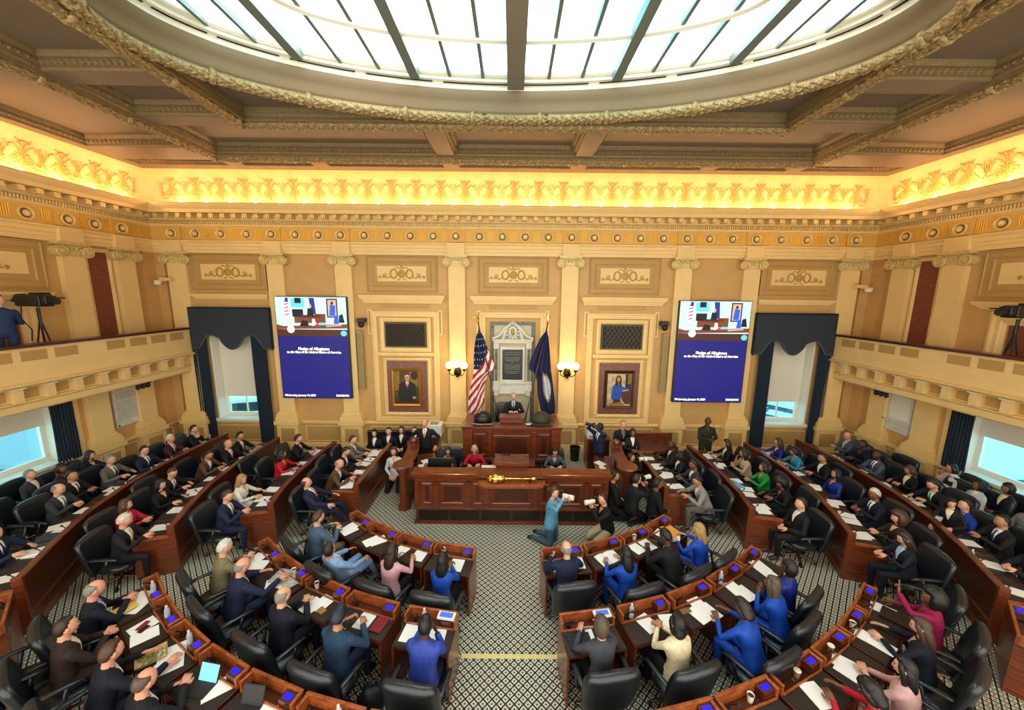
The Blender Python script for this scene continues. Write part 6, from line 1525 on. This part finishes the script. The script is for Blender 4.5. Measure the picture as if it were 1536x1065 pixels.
def body(pose, sex, yaw, tie_v):
    key = (pose, sex, yaw, tie_v)
    if key in BODY: return BODY[key]
    base = BODY.get((pose, sex, tie_v))
    k = 1.0 if sex == 'm' else .92
    hz, lean, pitch, hR, hL, legs = POSES[pose]
    la = math.radians(lean); sp = V((0, math.sin(la), math.cos(la))); fw = V((0, math.cos(la), -math.sin(la)))
    if legs != 'sit' and legs != 'recl': hzz = hz
    P0 = V((0,0,hz+.03))
    def S_(h, f=0): return P0+sp*h+fw*f
    nb = S_(.505*1.0); nd = V((0, math.sin(la*.5), math.cos(la*.5))); hp = math.radians(pitch)
    hc_ = nb+nd*.14+V((0, math.cos(la*.3)*.03, 0))
    HM = Matrix.Translation(hc_) @ Matrix.Rotation(math.radians(yaw), 4, 'Z') @ Matrix.Rotation(-hp, 4, 'X')
    if base is None:
        parts = {}
        t = MB(); sw_ = .205 if sex == 'm' else .178; wa = .158 if sex == 'm' else .128; hi = .178
        t.loft([S_(-.10), S_(-.02), S_(.10), S_(.20), S_(.30,.01), S_(.38,.01), S_(.44,0), S_(.475,-.005), S_(.50,-.005)],
               [(hi*.8,.10),(hi,.125),(wa+.012,.118),(wa,.110),(sw_*.88,.122 if sex == 'm' else .128),(sw_*.98,.115),(sw_*.93,.088),(sw_*.55,.066),(.068,.06)], n=24, exp=.85)
        parts[0] = [t]
        nk = MB(); nk.loft([S_(.44,.0), S_(.50,.002), nb+nd*.04, nb+nd*.10+V((0,.012,0))], [(.065,.062),(.060*k,.058*k),(.053*k,.054*k),(.052*k,.055*k)], n=14); parts[2] = [nk]
        ar = []; hands = []
        for sgn, hd in ((1, hR), (-1, hL)):
            sh = S_(.425)+V((sgn*(sw_-.035),0,0)); tgt = V((hd[0], hd[1], hz+hd[2]))
            el, wr = ik(sh, tgt, .285*k, .255*k, V((sgn*.35,.1,-1)) if pose in ('face','chin') else V((sgn*.75,-.35,-.6)))
            a = MB(); sc = 1 if sex == 'm' else .82
            mid1 = sh.lerp(el, .5); mid2 = el.lerp(wr, .4)
            a.loft([sh+V((-sgn*.03,0,.0)), sh.lerp(el,.15), mid1, el, mid2, wr+(wr-el).normalized()*-.005], [.066*sc,.064*sc,.056*sc,.050*sc,.046*sc,.037*sc], side=(0,.3,1), n=12); ar.append(a)
            hands.append((wr, (wr-el), sgn))
        parts[0] += ar
        lg = []; so = []
        for sgn in (-1, 1):
            h = P0+V((sgn*.095,-.0,-.02)); 
            if legs == 'sit': kn = V((sgn*.12,.43,hz+.02)); an = V((sgn*.12,.40,.10)); ft = V((sgn*.13,.56,.035))
            elif legs == 'recl': kn = V((sgn*.14,.46,hz+.05)); an = V((sgn*.14,.66,.12)); ft = V((sgn*.15,.82,.07))
            elif legs == 'stand': kn = V((sgn*.10,.02,hz*.54)); an = V((sgn*.11,0,.09)); ft = V((sgn*.13,.16,.03))
            elif legs == 'kneel': kn = V((sgn*.11,.06,.07)); an = V((sgn*.11,-.36,.07)); ft = V((sgn*.11,-.46,.03))
            else: kn = V((sgn*.14,.40,.09)); an = V((sgn*.11,-.02,.07)); ft = V((sgn*.10,-.16,.04))
            l = MB(); th = .088 if sex == 'm' else .084
            l.loft([h, h.lerp(kn,.4), h.lerp(kn,.85), kn, kn.lerp(an,.3), kn.lerp(an,.75), an], [th,th*.92,th*.72,.062,.060,.046,.042], side=(1,0,0), n=14); lg.append(l)
            so_ = MB(); dv = (ft-an); so_.loft([an+V((0,-.03,-.03)), an.lerp(ft,.35)+V((0,0,-.01)), an.lerp(ft,.8), ft], [(.040,.042),(.044,.038),(.045,.03),(.032,.022)], side=(1,0,0), n=12); so.append(so_)
        parts[1] = lg; parts[4] = so
        al = MB()
        for ps in parts.values():
            for p in ps: b = len(al.v); al.v += p.v; al.f += [tuple(i+b for i in f) for f in p.f]; al.m += p.m
        me = al.mesh('tmp', []); o = bpy.data.objects.new('tmp', me); C.objects.link(o)
        md = o.modifiers.new('r', 'REMESH'); md.mode = 'VOXEL'; md.voxel_size = .0135; md.use_smooth_shade = True
        sm = o.modifiers.new('s', 'SMOOTH'); sm.factor = .5; sm.iterations = 3
        dg = bpy.context.evaluated_depsgraph_get(); ev = o.evaluated_get(dg).to_mesh()
        vs = [v.co.copy() for v in ev.vertices]; fs = [tuple(p.vertices) for p in ev.polygons]
        trees = {q: BVHTree.FromPolygons([V(v) for p in ps for v in p.v], (lambda: [tuple(i+off for i in f) for p, off in zip(ps, [sum(len(x.v) for x in ps[:j]) for j in range(len(ps))]) for f in p.f])()) for q, ps in parts.items()}
        mi = []
        for f in fs:
            c = sum((vs[i] for i in f), V())/len(f); best = 9; bm_ = 0
            for q, tr in trees.items():
                r = tr.find_nearest(c, .25)
                if r[0] is not None and r[3]-(.012 if q == 0 else 0) < best: best = r[3]-(.012 if q == 0 else 0); bm_ = q
            rel = c-P0; hh = rel.dot(sp); ff = rel.dot(fw)
            if bm_ == 2 and hh < .475: bm_ = 0
            mi.append(bm_)
        o.evaluated_get(dg).to_mesh_clear(); bpy.data.objects.remove(o)
        ttree = BVHTree.FromPolygons([V(v) for v in t.v], t.f)
        base = (vs, fs, mi, hands, ttree); BODY[(pose, sex, tie_v)] = base
    vs, fs, mi, hands, ttree = base
    mb = MB(); mb.v = [tuple(v) for v in vs]; mb.f = list(fs); mb.m = list(mi)
    nbody = len(mb.f)
    for wr, dv, sgn in hands:
        palm = V((-sgn*.5,.0,-.8)) if pose not in ('face','chin','standcam','kneelcam','kneelcamlow','wave') else V((-sgn*.7,-.7,0))
        if pose == 'wave' and sgn < 0:
            d = V((0.05,.1,1)); n = V((0,1,0)); s = V((1,0,0))
            P = lambda a, b, c: wr+d*a+s*b+n*c
            mb.loft([P(-.03,0,0), P(.02,0,0), P(.09,0,0)], [(.024,.018),(.036,.016),(.040,.013)], side=s, n=10, mi=2)
            for b, L_, sp_ in ((.026,.075,.25),(.004,.082,-.12)): mb.loft([P(.085,b,0), P(.085+L_*.5,b+sp_*L_*.5,0), P(.085+L_,b+sp_*L_,0)], [.0095,.0085,.006], side=s, n=6, mi=2)
            for b in (-.014,-.031): mb.loft([P(.085,b,0), P(.115,b,.012), P(.10,b,.035), P(.08,b,.035)], [.0095,.009,.008,.006], side=s, n=6, mi=2)
            mb.loft([P(.02,.03,.005), P(.05,.045,.03), P(.07,.01,.04)], [.013,.011,.008], side=n, n=6, mi=2)
        else:
            dd = dv.normalized()
            if pose in ('face','chin'): dd = (dd+V((0,0,1.2))).normalized()
            elif pose in ('desk','write','wide','phone','read'): dd = V((dd.x*.8, dd.y+.2, dd.z*.3)).normalized()
            hand_mesh(mb, wr, dd, palm, -1 if sgn > 0 else 1, .75 if pose in ('clasp','phone','read','standcam','kneelcam','kneelcamlow','standclasp') else .4)
    head_mesh(mb, HM, sex)
    me = mb.mesh('person_body', [cl('navy'), cl('navy'), sk('light'), cl('white'), shoe, eyew, eyed, lipm])
    for p in me.polygons: p.use_smooth = True
    # tie strip following the shirt front
    bt = ttree; pts = []
    for h in (.475, .44, .40, .36, .32, .29, .265):
        o_ = S_(h, .5); r = bt.ray_cast(o_, -fw); pts.append((r[0] if r[0] is not None else S_(h, .12))+fw*.010)
    tm = MB(); ws = [.016, .012, .016, .02, .023, .02, .006]
    tm.loft(pts, [(w, .005) for w in ws], side=(1,0,0), n=8)
    tme = tm.mesh('necktie', [cl('navy')])
    pm = MB(); h0 = .262 if tie_v else .375; nr = 12; wv = .064 if tie_v else .058
    for i in range(nr+1):
        h = h0+(.492-h0)*i/nr; v = .004+wv*(i/nr)**.9
        for j in range(9):
            q = -1+j/4; r = bt.ray_cast(S_(h, .5)+V((q*v,0,0)), -fw); pm.v.append(tuple((r[0] if r[0] is not None else S_(h, .1)+V((q*v,0,0)))+fw*(.007 if abs(q) < .9 else -.003)))
    for i in range(nr):
        for j in range(8): a = i*9+j; pm.f.append((a, a+1, a+10, a+9)); pm.m.append(0)
    if tie_v: pm.loft([S_(.472,.0), S_(.49,.004), S_(.513,.008)], [(.068,.066),(.066,.064),(.0585*k,.060*k)], n=20)
    pme = pm.mesh('shirt_front', [cl('white')])
    for p in pme.polygons: p.use_smooth = True
    BODY[key] = (me, tme, HM, hc_, pme)
    return BODY[key]
def sst(a, b, x): t = max(0, min(1, (x-a)/(b-a))); return t*t*(3-2*t)
HAIR = {}
def hair(style, sex):
    k = 1 if sex == 'm' else .95
    if (style, sex) in HAIR: return HAIR[(style, sex)]
    mb = MB()
    def cap(front=.42, back=-.62, side=-.1, vol=1.10, rough=.02, top=0):
        def fn(d):
            # height of the hair line for this direction
            hl = front if d.y > .35 else (front+(side-front)*sst(.35, -.05, d.y) if d.y > -.05 else side+(back-side)*sst(-.05, -.6, d.y))
            m_ = sst(hl-.08, hl+.12, d.z)
            r = vol+rough*math.sin(9*d.x+4*d.z)*math.sin(7*d.y+3)+.02*d.z+(.05 if d.y < 0 else 0)+.03*sst(.5,.9,d.z)*sst(-.2,.6,d.y)
            if top and d.z > top: m_ *= 1-sst(top, top+.12, d.z)
            return .86+(r-.86)*m_
        mb.ell((0,-.006,.004), (.078*k,.097*k,.118*k), 28, 22, fn=fn)
    if style == 'short': cap(front=.74, side=.12, back=-.60, vol=1.07, rough=.03)
    elif style == 'fringe': cap(front=.9, side=.0, back=-.55, vol=1.06, top=.50)
    elif style == 'bald': cap(front=.9, side=-.05, back=-.5, vol=1.03, top=.25, rough=.01)
    elif style == 'cap': cap(front=.30, side=-.05, back=-.45, vol=1.22, rough=.035)
    elif style in ('afro', 'curly'):
        v = 1.55 if style == 'afro' else 1.24
        def fn(d):
            m_ = 1-sst(.15,.55,d.y)*(1-sst(.35,.6,d.z)); m_ *= sst(-1.05,-.75,d.z) if d.y > -.2 else 1
            r = v+.07*math.sin(13*d.x+2)*math.sin(12*d.y)*math.sin(11*d.z+1)+.04*math.sin(23*d.x)*math.sin(21*d.z)
            if style == 'afro': r += .12*(1-abs(d.z))
            return .84+(r-.84)*m_
        mb.ell((0,-.012,-.0), (.080*k,.094*k,.120*k), 36, 28, fn=fn)
    else:
        cap(front=.62, side=-.2, back=-.95, vol=1.12, rough=.03)
        L_ = {'bob': -.13, 'long': -.27, 'longlong': -.42, 'bun': -.02}[style]
        if style == 'bun':
            mb.ell((0,-.115,.03), (.045,.045,.045), 12, 8, fn=lambda d: 1+.05*math.sin(9*d.x+7*d.z)); mb.loft([(0,-.12,.03),(0,-.15,-.03),(0,-.14,-.12)], [.03,.028,.012], n=8)
        else:
            w = .082*k; zz = [.05, -.03, -.09, L_*.75, L_]
            mb.loft([(0,-.018,zz[0]),(0,-.030,zz[1]),(0,-.046,zz[2]),(0,-.068,zz[3]-.01),(0,-.07,zz[4]-.01)], [(w*1.04,.078),(w*1.13,.080),(w*1.18,.070),(w*1.16,.052),(w*.72,.026)], n=24)
            for s in (-1, 1):
                mb.loft([(s*.05,.030,.085),(s*.074,.030,.03),(s*.080,.012,-.04),(s*.078,.0,max(L_*.7,-.15)),(s*.070,-.01,max(L_*.95,-.21))], [(.012,.024),(.014,.028),(.016,.030),(.016,.026),(.007,.010)], side=(1,0,0), n=10)
    me = mb.mesh('hair', [hc('black')])
    for p in me.polygons: p.use_smooth = True
    HAIR[(style, sex)] = me
    return me
def paint(o, lst):
    for i, m in enumerate(lst):
        if m is not None: o.material_slots[i].link = 'OBJECT'; o.material_slots[i].material = m
def person(x, y, zh, rz, pose, yaw, sex, hstyle, hcol, jac, tro, shirt, tie, skin, lab, glasses=False, zbase=0, scale=None):
    me, tme, HM, hc_, pme = body(pose, sex, yaw, tie != '-' or (jac != shirt))
    tv = tie != '-' or jac != shirt
    o = bpy.data.objects.new('person', me); C.objects.link(o)
    sc = scale or (zh-zbase)/hc_.z; sc = max(.88, min(1.08, sc))
    c, s = math.cos(rz), math.sin(rz)
    o.location = (x-(hc_.x*c-hc_.y*s)*sc, y-(hc_.x*s+hc_.y*c)*sc, zbase); o.rotation_euler = (0,0,rz); o.scale = (sc,)*3
    shirt_m = cl(shirt)
    paint(o, [cl(jac), cl(tro), sk(skin), shirt_m, None, None, None, None])
    if hstyle == 'none': pass
    else:
        h = bpy.data.objects.new('hat' if hstyle == 'cap' else 'hair', hair(hstyle, sex)); C.objects.link(h); h.parent = o; h.matrix_local = HM; paint(h, [hc(hcol)])
    pf = bpy.data.objects.new('shirt_front' if tv else 'neckline', pme); C.objects.link(pf); pf.parent = o; paint(pf, [cl(shirt) if tv else sk(skin)])
    if tie not in ('-', None):
        t = bpy.data.objects.new('necktie', tme); C.objects.link(t); t.parent = o; paint(t, [cl(tie)])
    if glasses:
        m = MB()
        for s_ in (-1, 1): m.tube([(s_*.03+.022*math.cos(a), .098, .012+.017*math.sin(a)) for a in [2*PI*i/10 for i in range(11)]], .0022, 5); m.tube([(s_*.052,.096,.015),(s_*.076,.05,.015),(s_*.08,-.01,.012)], .002, 4)
        m.tube([(-.01,.099,.014),(.01,.099,.014)], .002, 4)
        g = build('glasses', m, plast, o); g.matrix_local = HM
    o['label'] = uniq(lab); o['category'] = 'person'
    return o, sc, HM
KC = {'A2': 0}
def normal_face(x, y):   # side seats look across the room and a little toward the podium
    return math.atan2(-(x), .9) if False else (-PI/2 if x < 0 else PI/2)
chairs_at = []
for rec in PEOPLE:
    row, x, y, zh, pose, yaw, sex, hs, hcol, jac, tro, shirt, tie, skin, who = rec
    if 'slate blue' in who: x += .18; y += .12
    if 'behind the looking-up' in who: x, y = 2.42, 8.2
    elif who.startswith('kneeling man in a black suit'): x, y = 2.92, 8.12
    elif who.startswith('crouching'): x, y = 3.3, 7.85
    elif who.startswith('photographer aiming'): x = 3.1
    lab = who; sgn = -1 if x < 0 else 1; zb = 0
    if row in ('A', 'B', 'C'):
        cy = {'A': 10.81, 'B': 11.34, 'C': 11.79}[row]; rz = math.atan2(-(0-x), (cy-y))
    elif row in ('D2L','C2L','B2L','A2L'):
        rz = -PI/2+.10+(.12 if y < 6.5 else 0)
    elif row in ('D2R','C2R','B2R','A2R'):
        rz = PI/2-.10-(.12 if y < 6.5 else 0)
    elif row == 'WL': rz = -PI/2+.2
    elif row == 'WR': rz = PI/2-.2
    elif row == 'BL': rz = .9; zb = 3.4; zh = 5.02
    else: rz = {'standlean': 1.9}.get(pose, PI)
    if row == 'X':
        if 'speaker in a dark suit' in who: zb = .62; zh = 2.2; rz = PI; y = 10.95
        elif who.startswith('standing photographer'): rz = PI*.72
        elif 'officer' in who: rz = PI*1.0
        elif who.startswith('kneeling woman in a white'): rz = PI*1.02
        elif 'light blue jacket' in who: rz = -PI/2-.55; yaw = 0
        elif 'cream trousers' in who: rz = PI/2+.25; yaw = 0
        elif 'looking up' in who and 'man in a black' in who: rz = -PI/2+.5; yaw = 0
        elif 'photographer aiming' in who: rz = -PI/2-.2; yaw = 0
        elif who.startswith('kneeling photographer with dark hair'): rz = -PI/2; yaw = 0
        elif who.startswith('crouching'): rz = -PI/2; yaw = 0
        elif who.startswith('low seated'): rz = PI
        elif 'Asian' in who: pass
    if sgn > 0 and row[-1] == 'R': yaw = -yaw
    if row in ('A','B','C') and x > 0: yaw = -yaw if False else yaw
    gl = 'glasses' in who or 'slate blue' in who or who.startswith('bald bearded') or 'magenta' in who
    o, sc, HM = person(x, y, zh, rz, pose, yaw, sex, hs, hcol, jac, tro, shirt, tie, skin, lab, gl, zb)
    P = o.location
    if POSES[pose][5] in ('sit', 'recl') and not (row == 'X' and ('page' in who)):
        f = V((-math.sin(rz), math.cos(rz)))
        of = -.04 if row == 'B' and x > 0 else .05; cx, cyy = P.x-f.x*of, P.y-f.y*of
        chairs_at.append((cx, cyy))
        chair(cx, cyy, rz, 'black swivel chair of the '+who)
    if 'cam' in pose:
        Mw = Matrix.Translation(P) @ Matrix.Rotation(rz, 4, 'Z') @ Matrix.Scale(sc, 4) @ HM
        e = empty('photo_camera', (0,0,0), label=uniq('camera held by the '+who.replace('holding a camera high','in navy')), category='camera')
        e.matrix_world = Mw @ Matrix.Translation((0,.12,.01))
        pale = 'navy' not in jac
        build('camera_body', MB().box(-.07,.07,-.0,.06,-.05,.05).box(-.03,.03,.0,.05,.05,.08), plast, e, bevel=.008)
        m = MB(); m.lathe([(.001,.05),(.038,.05),(.038,.10),(.044,.11),(.044,.2),(.05,.21),(.05,.27),(.04,.27),(.001,.25)], (0,0,-.005), 16, M=Matrix.Rotation(-PI/2,4,'X')); build('camera_lens', m, whitep if pale else plast, e, smooth=True)
# empty chairs
CS = chair(-.22, 11.35, PI, 'tall black chair standing behind the speaker'); CS.location.z = .62; CS.scale = (1,1,1.15)
for x, y, rz, lab in ((-6.55,9.15,-PI/2,'empty black chair between the blonde woman in white and the woman in the red dress'),(-6.1,3.95,-.55,'empty black chair cut off at the left edge near the outer row'),(-10.1,7.0,-1.3,'empty chair with a blue sheen by the left window'),
        (6.35,5.1,.75,'empty black chair behind the woman in magenta'),(-9.55,6.4,-1.3,'empty black chair beside the balding man in charcoal'),
        (10.35,8.25,PI/2,'empty black chair with blue sheen by the right wall'),(-4.75,6.75,-1.2,'empty chair behind the balding man leaning back') if False else (9.6,8.9,PI/2,'empty dark chair in the outermost right row'),
        (-.95,2.6,0,'empty chair below the bottom edge left of the aisle') if False else (10.4,9.6,PI/2,'empty dark chair near the right wall plaque')):
    chair(x, y, rz, lab)
# ------------------------------------------------------------------ the lamps on the cornice
LB = MB(); LB.ell((0,0,.05), (.04,.04,.05), 10, 8); LB.lathe([(.02,-.01),(.02,.02)], n=8)
bulbm = em('cove_bulb', '#FFE7A0', 9)
bm0 = LB.mesh('cove_bulb', [bulbm])
for p in bm0.polygons: p.use_smooth = True
st = .7457
pl = bpy.data.lights.new('cove_light', 'POINT'); pl.energy = COVE; pl.color = (1,.66,.36); pl.shadow_soft_size = .05
def bulb(x, y, wn):
    o = bpy.data.objects.new('cove_bulb', bm0); C.objects.link(o); o.location = (x, y, 7.85)
    o['label'] = 'glowing bulb on the cornice ledge of the %s wall' % wn; o['category'] = 'light bulb'; o['group'] = 'bulbs along the %s cornice ledge' % wn
    l = bpy.data.objects.new('cove_light', pl); C.objects.link(l); l.location = (x, y, 7.99)
for k in range(-14, 15): bulb((k+.5)*st if k < 14 else 0, WY-.3, 'rear') if k < 14 else None
for k in range(12):
    y = 11.2-k*st
    bulb(-WX+.3, y, 'left'); bulb(WX-.3, y, 'right')

# ------------------------------------------------------------------ outside the windows
build('courtyard_ground', MB().box(-40,40,13.2,60,-4.2,-4), mat('pale_paving', '#B8BCC0', .8, noise_amt=.2, noise_scale=1), kind='structure')
build('parking_deck', MB().box(-28,-9,15,34,-2.4,-2.2), mat('asphalt', '#98A2AA', .9), kind='structure')
e = empty('white_van', (-15.2, 20.0, -2.2), rz=.35, label='white van parked outside, seen through the left rear window', category='van')
m = MB(); m.box(-1.6,2.2,-.8,.8,.3,1.7); m.box(2.2,3.0,-.78,.78,.3,1.1); m.add([(2.2,-.78,1.1),(3.0,-.78,1.1),(2.4,-.78,1.7),(2.2,.78,1.1),(3.0,.78,1.1),(2.4,.78,1.7),(2.2,-.78,1.7),(2.2,.78,1.7)], [(0,1,2,6),(3,7,5,4),(1,4,5,2)]); build('van_body', m, whitep, e, bevel=.04)
for x0, x1 in ((-1.3,-.2),(0,1.2),(1.4,2.2)): build('van_window', MB().box(x0,x1,-.82,-.79,1.0,1.5), tabl, e)
for x in (-.9, 2.1):
    m = MB(); m.lathe([(.001,-.1),(.34,-.1),(.34,.1),(.001,.1)], (x,-.75,.34), 18, M=Matrix.Rotation(PI/2,4,'X')); build('wheel', m, plast, e)
build('garden_terrace', MB().box(9,30,15,34,-2.4,-2.2), mat('pale_gravel', '#D4D8D8', .9), kind='structure')
m = MB(); m.sweep([(-1.7,0),(0,-1.9),(2.0,-.2),(.3,2.2)], [(-.09,0),(-.09,.14),(.09,.14),(.09,0)], closed=True); m.sweep([(-1.1,0),(0,-1.3),(1.4,-.1),(.3,1.5)], [(-.05,0),(-.05,.12),(.05,.12),(.05,0)], closed=True)
build('garden_kerb', m, mat('garden_kerb_stone', '#5C6070', .9), loc=(17.0,22.8,-2.2), label='outlined garden bed seen through the right rear window', category='garden bed')
for k, (x, y) in enumerate(((15.6,24.0),(18.0,25.6),(19.6,24.2))):
    e = empty('bare_tree', (x, y, -2.2), label=('bare leafless tree outside the right rear window, %s' % ('nearest the video screen','in the middle','nearest the corner')[k]), category='tree', group='bare trees outside')
    m = MB(); rr = random.Random(k)
    m.loft([(0,0,0),(.05,0,1.2),(0,.1,2.4)], [.10,.07,.05], n=8)
    for q in range(18):
        a = rr.uniform(0, 2*PI); z = rr.uniform(.6, 2.3); l = rr.uniform(.6, 1.3)
        m.tube([(0,0,z),(math.cos(a)*l*.5,math.sin(a)*l*.5,z+.4),(math.cos(a+.3)*l,math.sin(a+.3)*l,z+.9)], [.03,.02,.01], 5)
        m.tube([(math.cos(a)*l*.5,math.sin(a)*l*.5,z+.4),(math.cos(a-.6)*l*.8,math.sin(a-.6)*l*.8,z+1.0)], [.016,.008], 4)
    build('trunk', m, mat('bark', '#3A3C40', .9), e)

# ------------------------------------------------------------------ world sky and warm fill, camera
w = bpy.data.worlds.new('sky'); bpy.context.scene.world = w; w.use_nodes = True  # seen as sky outside; its warm colour is added fill through the open rear
bg = w.node_tree.nodes['Background']; bg.inputs[0].default_value = (*WCOL, 1); bg.inputs[1].default_value = WSTR
cd = bpy.data.cameras.new('camera'); cam = bpy.data.objects.new('camera', cd); C.objects.link(cam)
f_, pi_, ro_, ya_, x0_ = 561.69, .1653, .0106, .0003, -.0216
cp, sp_ = math.cos(pi_), math.sin(pi_)
fwd = V((math.sin(ya_)*cp, math.cos(ya_)*cp, -sp_)); rgt = V((math.cos(ya_), -math.sin(ya_), 0)); up = rgt.cross(fwd)
r2 = rgt*math.cos(ro_)+up*math.sin(ro_); u2 = up*math.cos(ro_)-rgt*math.sin(ro_)
Mc = Matrix(((r2.x, u2.x, -fwd.x, x0_), (r2.y, u2.y, -fwd.y, 0), (r2.z, u2.z, -fwd.z, 5.3), (0,0,0,1)))
cam.matrix_world = Mc
cd.sensor_width = 36; cd.lens = f_/1536*36; cd.clip_start = .05; cd.clip_end = 200
sc_ = bpy.context.scene; sc_.camera = cam
sc_.view_settings.view_transform = 'Standard'; sc_.view_settings.look = 'None'; sc_.view_settings.gamma = 1; sc_.view_settings.exposure = EXPO
sc_.view_settings.use_curve_mapping = False
sc_.cycles.max_bounces = 6; sc_.cycles.diffuse_bounces = 4; sc_.cycles.transparent_max_bounces = 8
sc_.cycles.use_denoising = True; sc_.cycles.sample_clamp_indirect = 6; sc_.cycles.caustics_reflective = False; sc_.cycles.caustics_refractive = False
